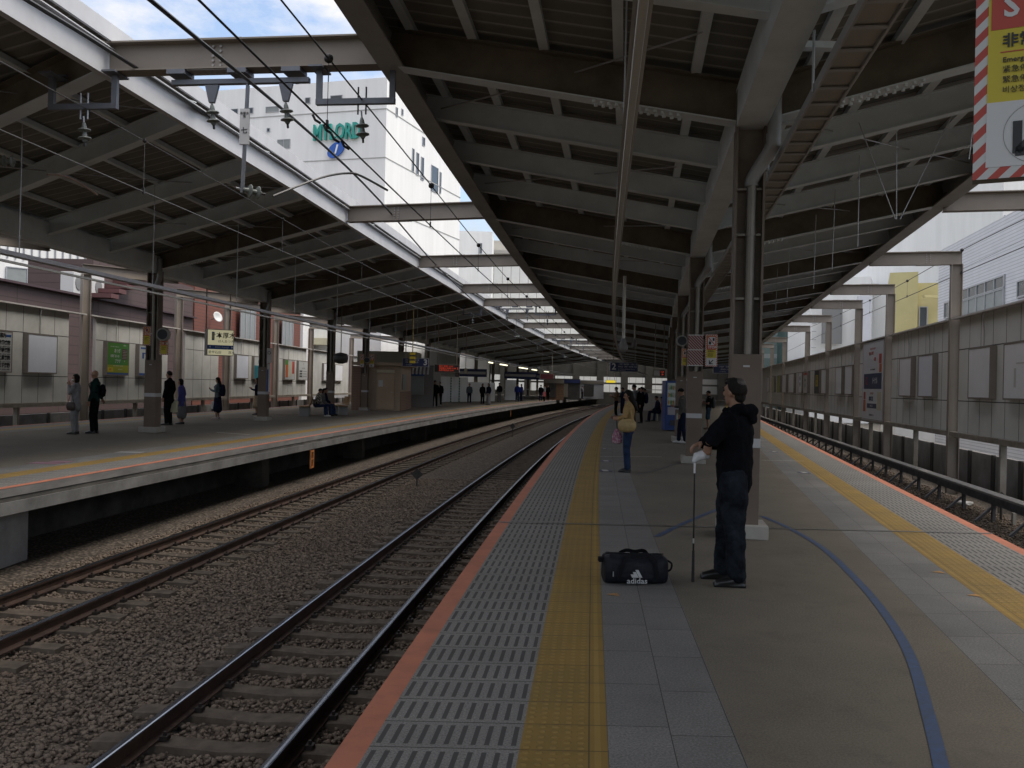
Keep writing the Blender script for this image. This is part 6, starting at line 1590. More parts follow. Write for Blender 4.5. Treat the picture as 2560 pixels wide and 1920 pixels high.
def person(loc, rz, h, label, top, bot, shoes=shoe_b, skin=skin_m, hair='short', hm=None, arms=(None, None), legs=None, lean=0.0, yaw=0.0, pitch=0.0, vox=0.017, skirt=0, tlen=.88, coat=0, sit=False, mask=False, fat=1.0, folds=0.012, hood=False, bare=False, stance=.10, cat='person', stride=0.0, sleeve=True, hands=True, detail=False, bulk=1.0, baggy=1.0, foot=0.0):
    e = empty('person', loc, label, cat); e.rotation_euler = (0, 0, rz)
    s = h / 1.72; e.scale = (s, s, s); hm = hm or hairm
    hipz = .92 if not sit else .52
    L = Matrix.Rotation(-lean, 3, 'X')
    def up(p):    # upper body transform about the hips
        q = Vector(p) - Vector((0, 0, .95)); return L @ q + Vector((0, 0, .95 + (hipz - .92)))
    hc = up((0, .015, 1.595)); HM_ = Matrix.Rotation(-lean * .3, 3, 'X') @ Matrix.Rotation(yaw, 3, 'Z') @ Matrix.Rotation(-pitch, 3, 'X')
    H = lambda x, y, z: hc + HM_ @ Vector((x, y, z))
    if legs is None:
        st = stance
        legs = [[(sx * .085, 0, .93), (sx * st, .03 + sx * stride * .5, .49), (sx * st * 1.05, sx * stride, .085)] for sx in (-1, 1)]
        if sit: legs = [[(sx * .09, 0, .50), (sx * .11, .44, .50), (sx * .11, .48, .085)] for sx in (-1, 1)]
    # ---- body: one continuous skin surface
    b = MB()
    ell(b, H(0, -.005, .02), (.076, .093, .098), HM_); ell(b, H(0, .018, -.045), (.056, .066, .068), HM_); ell(b, H(0, .045, -.085), (.032, .038, .028), HM_)
    loft(b, [H(0, .080, .022), H(0, .100, -.012), H(0, .098, -.022)], [.010, .0135, .014], 8)
    ell(b, H(0, .076, -.052), (.024, .014, .012), HM_); ell(b, H(0, .070, .036), (.052, .020, .012), HM_); ell(b, H(-.034, .066, -.020), (.018, .016, .018), HM_, 1); ell(b, H(.034, .066, -.020), (.018, .016, .018), HM_, 1)
    for sx in (-1, 1): ell(b, H(sx * .078, -.008, -.008), (.008, .019, .031), HM_ @ Matrix.Rotation(sx * .25, 3, 'Z'))
    loft(b, [up((0, -.01, 1.40)), up((0, 0, 1.47)), H(0, -.012, -.055)], [(.062, .056), (.052, .052), (.053, .056)])
    loft(b, [up((0, 0, .95)), up((0, 0, 1.12)), up((0, 0, 1.30)), up((0, -.005, 1.40))], [(.13 * fat, .09 * fat), (.12 * fat, .085 * fat), (.145 * fat, .10), (.13, .08)], 14)
    A = []
    for i, sx in enumerate((-1, 1)):
        a = arms[i] or [(sx * .235, -.03, 1.13), (sx * .225, .06, .88), (0, .12, -1)]
        sh = up((sx * .175, -.005, 1.385)); el = up(a[0]); wr = up(a[1]); dr = L @ Vector(a[2]); nn = Vector(a[3]) if len(a) > 3 else Vector((-sx, .15, 0)); A.append((sh, el, wr, dr, nn))
        loft(b, [sh, (sh + el) / 2, el], [.042, .038, .034], 10); loft(b, [el, (el * .6 + wr * .4), wr], [.036, .034, .024], 10)
        if hands: hand(b, wr, dr, nn, -sx if len(a) < 5 else a[4], .55 if len(a) < 6 else a[5], 1.0)
    for (hp, kn, an) in [[Vector(q) for q in l] for l in legs]:
        loft(b, [hp, (hp + kn) / 2, kn], [.075, .062, .050], 10); loft(b, [kn, kn * .6 + an * .4, an], [.047, .050, .034], 10)
        fd = Vector((-math.sin(foot), math.cos(foot), 0)); loft(b, [an - fd * .03 + Vector((0, 0, -.03)), an + fd * .06 + Vector((0, 0, -.045)), an + fd * .15 + Vector((0, 0, -.058))], [(.032, .03), (.036, .025), (.034, .017)], 10)
    body = skinmesh(b, 'body', skin, e, max(.0085, vox * .62), 3)
    if vox < .014 or detail:
        for sx in (-1, 1):
            o = MB(); ell(o, H(sx * .030, .0835, .014), (.0115, .006, .0062), HM_); o.build('eye', eye_m, e, loc=(0, 0, 0), smooth=True).location = (0, 0, 0)
        o = MB(); ell(o, H(0, .0905, -.053), (.021, .005, .005), HM_); o.build('mouth', lip_m, e, loc=(0, 0, 0), smooth=True)
        o = MB()
        for sx in (-1, 1): ell(o, H(sx * .032, .088, .036), (.019, .005, .0035), HM_)
        o.build('eyebrows', hm, e, loc=(0, 0, 0))
    if mask:
        o = MB(); ell(o, H(0, .055, -.052), (.062, .052, .046), HM_); o.build('face_mask', mat('mask_white', (.6, .6, .6), .7), e, loc=(0, 0, 0), smooth=True)
    # ---- hair
    if hair != 'bald':
        o = MB(); bm = bmesh.new(); bmesh.ops.create_icosphere(bm, subdivisions=3, radius=1); rng = random.Random(len(label)); vs = []
        for v in bm.verts:
            c = v.co.copy(); r = 1.0
            back = c.y < .25
            low = {'short': -.42, 'bob': -1.2, 'long': -1.2, 'balding': -.45, 'cap': -.3}[hair]
            face = (c.y > .34 and c.z < .50) or (c.z < low) or (c.y > .0 and c.z < -.15 and hair not in ('long', 'bob')) or (c.y > .2 and c.z < .2)
            k = 1.09 if not face else .80
            if hair == 'balding' and (c.z > .62 and c.y < .15 and abs(c.x - .05) < .42): k = .995
            k *= 1 + rng.uniform(-.018, .018)
            vs.append(H(c.x * .081 * k, -.005 + c.y * .098 * k, .020 + c.z * .104 * k))
        fs = [tuple(v.index for v in f.verts) for f in bm.faces]; bm.free(); o.add(vs, fs)
        if hair == 'bob': loft(o, [H(0, -.035, .02), H(0, -.045, -.06), H(0, -.045, -.12)], [(.088, .070), (.090, .066), (.078, .05)], 14)
        if hair == 'long': loft(o, [H(0, -.03, .02), H(0, -.05, -.10), H(0, -.085, -.22), H(0, -.11, -.33)], [(.088, .07), (.092, .066), (.088, .05), (.06, .03)], 14)
        if hair == 'balding':
            ell(o, H(0, -.055, -.035), (.066, .040, .055), HM_); ell(o, H(0, .055, .105), (.035, .03, .012), HM_, 1)
        if hair == 'cap': ell(o, H(0, .10, .05), (.06, .06, .008), HM_)
        skinmesh(o, 'cap' if hair == 'cap' else 'hair', hm, e, max(.007, vox * .6), 2, .006)
    # ---- top
    t = MB(); f = fat
    hem = tlen
    secs = [((0, 0, hem), (.165 * f, .118 * f)), ((0, 0, 1.0), (.166 * f, .120 * f)), ((0, .0, 1.13), (.160 * f, .115 * f)), ((0, .0, 1.27), (.182 * f, .128 * f)), ((0, -.01, 1.37), (.170, .112)), ((0, -.015, 1.43), (.105, .085)), ((0, -.015, 1.465), (.070, .068))]
    if coat: secs = [((0, 0, coat), (.19 * f, .15 * f)), ((0, 0, .85), (.178 * f, .135 * f))] + secs[1:]
    if sit: secs = [x for x in secs if x[0][2] >= hem]
    loft(t, [up(p) if (not coat or p[2] > .9 or sit) else Vector(p) for p, r in secs], [r for p, r in secs], 18)
    for i, (sh, el, wr, dr, nn) in enumerate(A):
        sx = (-1, 1)[i]; wr2 = wr - (wr - el).normalized() * .015
        if sleeve: loft(t, [up((sx * .12, -.01, 1.385)), sh + Vector((sx * .0, 0, -.01)), (sh + el) / 2, el, (el + wr2) / 2, wr2], [(.055, .065), .068 * bulk, .062 * bulk, .055 * bulk, .048 * bulk, .041 * bulk], 12)
        else: loft(t, [up((sx * .12, -.01, 1.385)), sh + Vector((sx * .0, 0, -.01)), sh * .4 + el * .6], [(.055, .065), .064, .062], 12)
    if hood:
        loft(t, [up((-.105, .01, 1.45)), up((-.10, -.085, 1.455)), up((0, -.135, 1.45)), up((.10, -.085, 1.455)), up((.105, .01, 1.45))], [.030, .045, .055, .045, .030], 10, side=(0, 0, 1)); loft(t, [up((0, -.13, 1.44)), up((0, -.15, 1.36))], [(.085, .04), (.05, .025)])
        loft(t, [up((-.05, .075, 1.455)), up((0, .10, 1.43)), up((.05, .075, 1.455))], [.02, .024, .02], 8, side=(0, 0, 1))
    skinmesh(t, 'jacket' if sleeve else 'shirt', top, e, vox, 4, folds)
    # ---- bottoms
    q = MB()
    if skirt:
        loft(q, [(0, 0, .96 if not coat else .9), (0, 0, .85), (0, .0, skirt)], [(.15 * f, .115 * f), (.17 * f, .14 * f), (.20 * f, .18 * f)], 18)
    else:
        if sit: loft(q, [(0, -.02, .50), (0, 0, .62)], [(.17 * f, .13), (.155 * f, .12)], 16)
        else: loft(q, [(0, 0, .84), (0, 0, .92), (0, 0, 1.02)], [(.155 * f, .115 * f), (.162 * f, .118 * f), (.148 * f, .108 * f)], 16)
        for (hp, kn, an) in [[Vector(z_) for z_ in l] for l in legs]:
            if bare: loft(q, [hp, (hp + kn) / 2, kn], [.098, .092, .088], 12)
            else: loft(q, [hp, (hp + kn) / 2, kn, kn * .5 + an * .5, an + Vector((0, 0, .0))], [.096 * f, .088 * f * baggy, .073 * baggy, .068 * baggy, .066 * baggy], 12)
    skinmesh(q, 'skirt' if skirt else ('shorts' if bare else 'trousers'), bot, e, vox, 4, folds)
    # ---- shoes
    for (hp, kn, an) in [[Vector(z_) for z_ in l] for l in legs]:
        F_ = Vector((-math.sin(foot), math.cos(foot), 0)); o = MB(); loft(o, [an - F_ * .045 + Vector((0, 0, -.035)), an + F_ * .03 + Vector((0, 0, -.035)), an + F_ * .11 + Vector((0, 0, -.048)), an + F_ * .175 + Vector((0, 0, -.058))], [(.042, .045), (.046, .045), (.050, .033), (.042, .022)], 12); o.bar(an - F_ * .07, an + F_ * .19, -.044, .044, -.085, -.062)
        skinmesh(o, 'shoe', shoes, e, max(.009, vox * .8), 2)
    return e, up
hair_thin = mat('hair_thin_grey', (0.065, 0.052, 0.043), 0.6, 0, 0.6, 60, 0.4, 160)
def backpack(e, up, m, name='backpack', label=None, w=.15, d=.09, z0=1.0, z1=1.38):
    """worn bag: a thing of its own that rests on the person"""
    M_ = e.matrix_basis; r = empty(name, e.location, label, 'backpack'); r.rotation_euler = e.rotation_euler; r.scale = e.scale
    t = MB(); loft(t, [up((0, -.20, z0)), up((0, -.215, (z0 + z1) / 2)), up((0, -.20, z1))], [(w, d), (w * 1.05, d * 1.1), (w * .85, d * .8)], 14); skinmesh(t, 'bag_body', m, r, .014, 4, .01)
    for sx in (-1, 1): o = MB().tube([up((sx * .09, -.13, z1 - .05)), up((sx * .10, -.02, 1.455)), up((sx * .12, .12, 1.33)), up((sx * .14, .06, 1.15)), up((sx * .13, -.12, z0 + .06))], .014, 6).build('strap', m, r, loc=(0, 0, 0))
    return r
def carried(name, label, cat, e, parts):
    r = empty(name, e.location, label, cat); r.rotation_euler = e.rotation_euler; r.scale = e.scale
    for nm, mb, m, rem in parts:
        if rem: skinmesh(mb, nm, m, r, rem, 4, .008)
        else: mb.build(nm, m, r, loc=(0, 0, 0))
    return r
blk = cloth('cloth_black', (0.006, 0.0065, 0.0085)); navy = cloth('cloth_navy', (0.012, 0.016, 0.035)); jean = cloth('cloth_dark_jeans', (0.013, 0.016, 0.021), .7, .8); jeanb = cloth('cloth_blue_jeans', (0.025, 0.04, 0.085), .5, .4)
grey = cloth('cloth_grey', (0.13, 0.13, 0.135)); lgrey = cloth('cloth_light_grey', (0.21, 0.21, 0.22)); tanc = cloth('cloth_tan', (0.36, 0.245, 0.11)); dgreen = cloth('cloth_dark_green', (0.012, 0.030, 0.028)); bluec = cloth('cloth_blue_purple', (0.065, 0.065, 0.20)); royal = cloth('cloth_royal_blue', (0.02, 0.03, 0.16)); olive = cloth('cloth_olive_grey', (0.085, 0.085, 0.075)); beige = cloth('cloth_beige', (0.27, 0.21, 0.14)); brown = cloth('cloth_brown', (0.14, 0.09, 0.06)); pinkc = cloth('cloth_pink', (0.36, 0.12, 0.13)); sage = cloth('cloth_grey_blue', (0.10, 0.13, 0.15))
print_m, g, b = newmat('cloth_black_white_print', 0.9); tc = g.n.new('ShaderNodeTexCoord'); n_ = g.noise(tc.outputs['Object'], 16, 3); g.l.new(g.ramp(n_, .48, .54, (.02, .02, .025), (.40, .36, .30)), b.inputs['Base Color'])
pinkp, g, b = newmat('cloth_pink_print', 0.8); tc = g.n.new('ShaderNodeTexCoord'); n_ = g.noise(tc.outputs['Object'], 28, 3); g.l.new(g.ramp(n_, .45, .6, (.28, .09, .16), (.50, .36, .40)), b.inputs['Base Color'])

HALF = math.pi / 2
# the man leaning on the upturned golf club
MLOC, MRZ, MH = Vector((1.87, 7.38, 0)), HALF - R(30), 1.71
_inv = Matrix.Rotation(-MRZ, 3, 'Z')
ml = lambda p: (_inv @ (Vector(p) - MLOC)) * (1.72 / MH)
mv = lambda d: _inv @ Vector(d)
lw, rw = ml(at(1772, 1096, 7.40)), ml(at(1756, 1106, 7.50))
ma = ([Vector((-.27, .135, 1.19)), lw, mv((-.12, -.12, -1)), mv((.3, .9, 0)), 1, .5], [Vector((.245, .12, 1.15)), rw, mv((-.85, -.1, -.35)), mv((0.2, 0, -1)), -1, .9])
me_, up_ = person(MLOC, MRZ, MH, 'man in black hooded jacket and dark jeans leaning on a golf club, looking back left', blk, jean, hair='balding', hm=hairg, arms=ma, yaw=-R(16), pitch=-.02, vox=.0095, folds=.034, hood=True, stance=.105, tlen=.82, legs=[[(-.09, -.01, .93), (-.125, -.045, .49), (-.13, -.075, .085)], [(.085, .01, .93), (.105, .09, .49), (.11, .115, .085)]], fat=1.2, detail=True, bulk=1.3, baggy=1.2, foot=R(26))
_hc = up_((0, .015, 1.595)); _HM = Matrix.Rotation(-R(16), 3, 'Z'); _mb = MB(); ell(_mb, _hc + _HM @ Vector((-.006, -.040, .066)), (.058, .062, .056), _HM, 3); _mb.build('thin_hair', hair_thin, me_, smooth=True, loc=(0, 0, 0))
MB().tube([up_((.02, .118, 1.43)), up_((.025, .14, 1.36))], .0035, 5).build('drawstring', lgrey, me_, loc=(0, 0, 0))
o = MB(); ell(o, up_((-.14, .0, .86)), (.10, .11, .12)); 
# golf club standing on its grip
gc = at(1737, 1150, 7.42); gf = onz(1732, 1455, 0)
clubw = mat('club_head_white', (.62, .62, .64), .25); clubk = mat('club_shaft_black', (.015, .015, .016), .25, .3); chrome = mat('club_band_steel', (.4, .4, .42), .3, .8)
e = empty('golf_club', gf, 'golf club with a white head standing upside down on its black grip', 'golf club')
top = Vector((gc.x, gc.y, gc.z - .01)); bot_ = Vector((gf.x, gf.y, .0)); ax = top - bot_
MB().tube([bot_ + Vector((0, 0, .001)), bot_ + ax * .26], [.0135, .0105], 12).build('grip', mat('club_grip', (.012, .012, .012), .8), e); MB().tube([bot_ + ax * .26, bot_ + ax * .90], [.0075, .0060], 10).build('shaft', clubk, e); MB().tube([bot_ + ax * .32, bot_ + ax * .36], .0078, 10).build('steel_band', chrome, e)
MB().tube([bot_ + ax * .90, bot_ + ax * .985], [.0085, .0105], 10).build('hosel', clubw, e)
hd = MB(); t_ = bot_ + ax; vs = []
loft(hd, [t_ + Vector((-.006, 0, .0)), t_ + Vector((.02, .01, .035)), t_ + Vector((.065, .02, .05)), t_ + Vector((.11, .025, .045))], [(.020, .020), (.046, .040), (.054, .044), (.032, .028)], 16, side=(0, 1, 0))
hd = skinmesh(MB(), 'x', clubw, None, .01) if False else hd
o = hd.build('club_head', clubw, e, smooth=True); r = o.modifiers.new('remesh', 'REMESH'); r.mode = 'VOXEL'; r.voxel_size = .004; r.use_smooth_shade = True

# duffel bag
bagm = mat('bag_black_nylon', (0.009, 0.010, 0.015), 0.6, 0, 0.35, 9, 0.5, 40, spec=0.2); strapm = mat('bag_strap', (0.007, 0.007, 0.009), 0.8, spec=0.15)
q = onz(1590, 1464, 0); e = empty('duffel_bag', (q.x, q.y + .14, 0), 'black duffel bag with white lettering on the paving left of the man', 'bag'); e.rotation_euler = (0, 0, R(4))
t = MB()
def sec(x, w, h, z0=0.0, n=20):
    P = []
    for k in range(n):
        a = 2 * math.pi * k / n; c, s_ = math.cos(a), math.sin(a); ex = .62
        P.append(Vector((x, w * math.copysign(abs(c) ** ex, c), z0 + h / 2 + h / 2 * math.copysign(abs(s_) ** ex, s_))))
    return P
secs = [(-.262, .07, .14, .03), (-.255, .115, .215, .006), (-.22, .135, .24, 0), (-.10, .14, .235, 0), (.02, .142, .215, 0), (.14, .14, .225, 0), (.22, .135, .235, 0), (.262, .11, .20, .006), (.27, .07, .13, .03)]
vs = []; n = 20
for x_, w_, h_, z_ in secs: vs += sec(x_, w_, h_, z_)
fs = [(i * n + k, i * n + (k + 1) % n, (i + 1) * n + (k + 1) % n, (i + 1) * n + k) for i in range(len(secs) - 1) for k in range(n)] + [tuple(reversed(range(n))), tuple((len(secs) - 1) * n + k for k in range(n))]
t.add(vs, fs)
skinmesh(t, 'bag_body', bagm, e, .008, 3, .016)
t = MB()
for y_, xx in ((-.148, (-.14, -.10)), (.12, (-.14, -.10))):
    t.sweep([], []) if False else None
P_ = lambda *a: [Vector(p) for p in a]
for y_ in (-.150, .148):
    path = smooth_path([(-.155, y_ * 1.0, .05), (-.13, y_ * 1.01, .15), (-.10, y_ * .93, .205), (-.05, y_ * .62, .243), (.02, y_ * .50, .236), (.09, y_ * .58, .243), (.135, y_ * .93, .205), (.15, y_ * 1.0, .14), (.165, y_ * 1.0, .05)], 5)
    mb = MB(); vs = []
    for i, p in enumerate(path):
        d = (Vector(path[min(i + 1, len(path) - 1)]) - Vector(path[max(i - 1, 0)])).normalized(); nrm = Vector((0, y_, .05)).normalized(); w_ = d.cross(nrm).normalized() * .016
        vs += [p - w_, p + w_, p + w_ + nrm * .004, p - w_ + nrm * .004]
    fs = []
    for i in range(len(path) - 1):
        for k in range(4): fs.append((i * 4 + k, i * 4 + (k + 1) % 4, i * 4 + 4 + (k + 1) % 4, i * 4 + 4 + k))
    mb.add(vs, fs).build('carry_strap', strapm, e, loc=(0, 0, 0))
MB().box(-.30, -.255, -.03, .03, .165, .205).build('end_strap', strapm, e, loc=(0, 0, 0), bevel=.006)
MB().tube(smooth_path([(.262, -.05, .19), (.30, -.06, .165), (.295, -.06, .12), (.27, -.05, .10)], 4), .009, 6).build('shoulder_strap', strapm, e, loc=(0, 0, 0))
MB().tube([(-.245, -.02, .2385), (0, -.01, .238), (.24, -.02, .236)], .004, 6).build('zip', strapm, e, loc=(0, 0, 0))
MB().box(-.205, -.197, -.158, -.150, .075, .115).build('zip_pull', chrome, e, loc=(0, 0, 0))
bw_ = mat('bag_print_white', (.42, .43, .44), .6)
text_part('lettering', 'adidas', .062, bw_, e, face_matrix((-.005, -.158, .040), (1, 0, 0), (0, 0.0, 1)), ext=.002, align='CENTER', bold=.0006, sx=1.1)
mb = MB()
for k, (hh, x_) in enumerate(((.026, -.028), (.045, .0), (.062, .03))):
    b0 = Vector((x_ - .018, -.1560, .068)); b1 = b0 + Vector((.026 if k else .030, 0, 0)); sl = Vector((-.55, 0, 1)) * hh
    P8 = [b0, b1, b1 + sl, b0 + sl]; P8 = P8 + [p_ + Vector((0, -.0015, 0)) for p_ in P8]; mb.add(P8, [(3, 2, 1, 0), (4, 5, 6, 7), (0, 1, 5, 4), (1, 2, 6, 5), (2, 3, 7, 6), (3, 0, 4, 7)])
mb.build('bar_emblem', bw_, e, loc=(0, 0, 0))

# woman with the tan bag
wa = ([(-.235, .06, 1.16), (-.13, .20, 1.10), (.35, .9, .1)], [(.225, .08, 1.15), (.08, .24, 1.12), (-.2, .9, .1)])
w_, upw = person((2.24, 16.9, 0), HALF - R(12), 1.57, 'woman with long black hair in a tan jacket and jeans, tan bag on her shoulder', tanc, jeanb, hair='long', arms=wa, pitch=.25, vox=.012, folds=.014, tlen=.90, stance=.06)
tb = MB(); loft(tb, [(-.27, .01, .90), (-.27, .01, .97), (-.27, .0, 1.06), (-.26, .0, 1.10)], [(.075, .17), (.085, .195), (.06, .18), (.025, .14)], 16, side=(1, 0, 0))
tb_m = mat('leather_tan', (.38, .27, .12), .5, 0, .2, 12, .3, 40)
st_ = MB(); st_.tube(smooth_path([(-.27, .11, 1.07), (-.24, .05, 1.28), (-.17, .0, 1.47), (-.23, -.06, 1.28), (-.27, -.10, 1.07)], 5), .010, 6)
carried('shoulder_bag', 'tan leather shoulder bag hanging at the side of the long-haired woman', 'bag', w_, [('bag_body', tb, tb_m, .012), ('strap', st_, tb_m, 0)])
pk = MB(); loft(pk, [(.02, .235, .62), (.02, .235, .74), (.02, .24, .88)], [(.05, .11), (.05, .115), (.03, .05)], 12, side=(1, 0, 0)); hs = MB(); hs.tube([(.02, .24, .90), (.03, .25, 1.08)], .008, 6)
carried('tote_bag', 'pink patterned tote bag held in front of the long-haired woman', 'bag', w_, [('bag_body', pk, pinkp, .012), ('handle', hs, strapm, 0)])

phone = ([(-.22, .03, 1.13), (-.07, .27, 1.20), (.2, .6, .6)], [(.22, .02, 1.12), (.06, .26, 1.18), (-.2, .7, .5)])
phone1 = ([(-.22, .03, 1.13), (-.09, .27, 1.20), (.2, .6, .6)], None)
chin = ([(-.20, .10, 1.16), (-.06, .17, 1.40), (.2, .2, .9)], [(.20, .10, 1.14), (.05, .20, 1.35), (-.2, .2, .9)])
sitarm = ([(-.22, .10, .98 + .13), (-.08, .30, 1.02), (.2, .9, 0)], [(.22, .10, 1.11), (.08, .30, 1.02), (-.2, .9, 0)])
def at_px(u, v, z=0.0, Y=None):
    p = onz(u, v, z) if Y is None else at(u, v, Y); return (p.x, p.y, z)
# near platform, farther passengers
pe, pu = person(at_px(1540, 1045), HALF, 1.66, 'masked person in a brown jacket and black trousers reading a phone near the track', brown, blk, hair='short', hm=hairg, arms=phone, pitch=.35, mask=True, skin=skin_m, folds=.01)
person(at_px(1556, 1037), HALF + .4, 1.64, 'person in dark clothes just behind the masked passenger in brown', navy, navy, shoes=shoe_w, hair='short', arms=phone, pitch=.3)
e2, u2 = person((5.15, 37.2, 0), HALF - .3, 1.76, 'man in a light grey hoodie standing behind the long-haired woman', lgrey, blk, hair='short', pitch=.3, hood=True)
backpack(e2, u2, blk, label='black backpack worn by the man in the grey hoodie')
e3, u3 = person((6.0, 40.8, 0), HALF - .2, 1.68, 'person in black with a dark backpack right of the grey hoodie', blk, blk, hair='short', pitch=.2)
backpack(e3, u3, navy, label='dark backpack worn by the person in black beside the grey hoodie')
person(at_px(1622, 1026), HALF + .2, 1.66, 'stooping person in an olive top and jeans far along the near platform', olive, jeanb, hair='short', lean=.5, pitch=.3)
person((at(1645, 1000, 43.4).x, 43.2, 0), HALF, 1.66, 'seated passenger in navy on the near platform bench', navy, navy, sit=True, hair='short', arms=sitarm, lean=.15, pitch=.3)
person((at(1658, 1000, 44).x, 43.9, 0), HALF - .1, 1.6, 'seated passenger with long black hair and pink top beside the vending machine', pinkc, jeanb, sit=True, hair='long', arms=sitarm, lean=.1, pitch=.2)
e4, u4 = person((5.12, 26.5, 0), HALF - .15, 1.64, 'boy in an olive shirt, dark trousers and white shoes looking down by the third column', olive, navy, shoes=shoe_w, hair='short', pitch=.55, lean=.06, stride=.10, arms=([(-.21, .0, 1.12), (-.20, .10, .90), (0, .2, -1)], [(.2, .06, 1.12), (.07, .24, 1.15), (-.2, .8, .3)]))
bt = MB(); bt.lathe([(.028, 0), (.03, .14), (.014, .18), (.014, .20)], (-.20, .17, .74), 10); carried('drink_bottle', 'small clear drink bottle held by the boy in the olive shirt', 'bottle', e4, [('bottle', bt, mat('bottle_clear', (.35, .38, .33), .2), 0)])
e5, u5 = person((8.05, 36.2, 0), HALF - .1, 1.58, 'person in a black cap, black T-shirt and shorts behind the nearest column', blk, cloth('cloth_denim_blue', (.04, .07, .10)), shoes=mat('shoe_brown', (.12, .08, .06), .6), hair='cap', sleeve=False, bare=True, arms=phone, pitch=.2)
backpack(e5, u5, mat('backpack_dark', (.025, .035, .035), .7), label='dark backpack worn by the person in the black cap')
person((7.55, 37.6, 0), -HALF, 1.6, 'person in grey and black half hidden left of the person in a cap', grey, blk, hair='bob')
person(at_px(1597, 1030, 0, 58), HALF, 1.66, 'dark haired passenger far along the near platform, right of the backpacks', blk, blk, hair='short')
person((at(1609, 990, 70).x, 70, 0), HALF, 1.70, 'distant passenger with a white mask on the near platform', grey, navy, hair='short', mask=True)
# opposite platform
Z = P3Z
eA, uA = person((-11.31, 23.0, Z), HALF + .12, 1.56, 'masked woman in a light grey coat holding her chin, leftmost on the opposite platform', lgrey, lgrey, hair='bob', arms=chin, mask=True, coat=.74, vox=.014, pitch=-.12)
hb = MB(); loft(hb, [(-.27, -.05, .80), (-.27, .12, .80)], [(.05, .13), (.05, .12)], 12, side=(1, 0, 0)); hs = MB(); hs.tube([(-.27, -.05, .9), (-.23, .05, 1.18), (-.27, .12, .9)], .008, 6)
carried('handbag', 'dark brown handbag on the arm of the masked woman in grey', 'bag', eA, [('bag_body', hb, mat('leather_dark', (.05, .035, .03), .5), .014), ('handle', hs, strapm, 0)])
eB, uB = person((-11.05, 23.5, Z), HALF + .05, 1.68, 'bald man in a dark green jacket and black trousers next to the masked woman', dgreen, blk, hair='bald', vox=.014, skin=skin_m, arms=(None, [(.22, .0, 1.13), (.18, -.12, .93), (0, -.5, -.8)]))
backpack(eB, uB, blk, label='small black backpack worn by the bald man', w=.10, d=.07, z0=1.04, z1=1.3)
person((-10.98, 28.4, Z), HALF - .2, 1.74, 'tall man in a long black coat just right of the nearest opposite column', blk, blk, hair='short', coat=.78, vox=.014, pitch=-.05)
pb = MB().box(-.01, .01, -.13, .13, .0, .34); 
eb = empty('paper_bag', (at(436, 1030, 28.6).x, 28.5, Z + .42), 'cream paper bag carried between the man in black and the blue-clad woman', 'bag'); MB().box(-.13, .13, -.05, .05, 0, .36).build('bag_body', cream_s, eb, loc=(0, 0, 0)); MB().tube([(-.07, 0, .36), (-.05, 0, .5), (.05, 0, .5), (.07, 0, .36)], .006, 5).build('handle', cream_s, eb, loc=(0, 0, 0))
person((-10.86, 29.2, Z), HALF, 1.50, 'older woman in a purple-blue coat over a grey skirt', bluec, grey, skirt=.32, hair='bob', coat=.70, vox=.014, lean=.08, pitch=-.05)
eE, uE = person((-11.14, 33.6, Z), HALF - .1, 1.58, 'woman in a grey-blue top and long navy skirt looking at her phone', sage, navy, skirt=.38, shoes=mat('shoe_pale', (.35, .28, .28), .6), hair='long', arms=phone1, pitch=.2, vox=.014)
backpack(eE, uE, navy, label='navy backpack worn by the woman in the long navy skirt')
wb = MB().box(-.05, .05, .10, .26, .42, .72); carried('shopping_bag', 'white shopping bag held by the woman in the long navy skirt', 'bag', eE, [('bag_body', wb, white_s, 0)])
person((at(643, 1000, 38.5).x, 38.5, Z), HALF, 1.6, 'person in navy with a beige skirt half hidden by the second opposite column', navy, beige, skirt=.4, hair='long', arms=phone)
person((at(795, 1000, 38.7).x, 38.4, Z), -HALF - .1, 1.6, 'person in a black and white print shirt seated on the bench', print_m, jeanb, shoes=shoe_w, sit=True, hair='short', arms=sitarm, lean=.25, pitch=.4)
person((at(806, 1000, 39.4).x, 39.1, Z), -HALF, 1.6, 'second seated person with dark hair beside the printed shirt', grey, jeanb, sit=True, hair='bob', arms=sitarm, lean=.2, pitch=.3)
person((at(813, 1000, 39.9).x, 39.7, Z), -HALF, 1.6, 'third seated person with long hair close to the third opposite column', navy, jeanb, sit=True, hair='long', arms=sitarm, lean=.1)
person((at(1087, 1000, 57.4).x, 57.4, Z), math.pi, 1.74, 'man in a dark coat walking this way in front of the white hoarding', blk, blk, hair='short', stride=.16, coat=.8)
person((at(1099, 1000, 62).x, 62, Z), math.pi, 1.68, 'second walker in black just behind the man in the dark coat', blk, blk, shoes=shoe_w, hair='short', stride=-.15)
person((at(1066, 1000, 61.8).x, 61.7, Z), -R(120), 1.66, 'person in a dark top seated on the bench below sign 3', olive, blk, sit=True, hair='short', arms=sitarm, lean=.35, pitch=.4)
person((at(1173, 1000, 72).x, 72, Z), math.pi, 1.62, 'child-like figure in grey-blue with a bag before the low hoarding', sage, navy, hair='short')
person((at(1206, 1000, 70).x, 70, Z), math.pi + .5, 1.64, 'person in a black coat standing beside the pale skirted one', blk, blk, coat=.7, hair='bob'); person((at(1221, 1000, 68).x, 68, Z), math.pi - .8, 1.66, 'person in navy top and long pale grey skirt far on the opposite platform', navy, lgrey, skirt=.15, hair='bob')
person((at(1248, 1000, 80).x, 80, Z), .3, 1.74, 'man in a black jacket and grey trousers seen from behind', blk, grey, hair='short'); person((at(1293, 1000, 84).x, 84, Z), math.pi, 1.74, 'man in a royal blue jacket and jeans far on the opposite platform', royal, jeanb, hair='short'); person((at(1303, 1000, 88).x, 88, Z), 1, 1.7, 'person in dark blue just behind the royal blue jacket', royal, navy, hair='short')
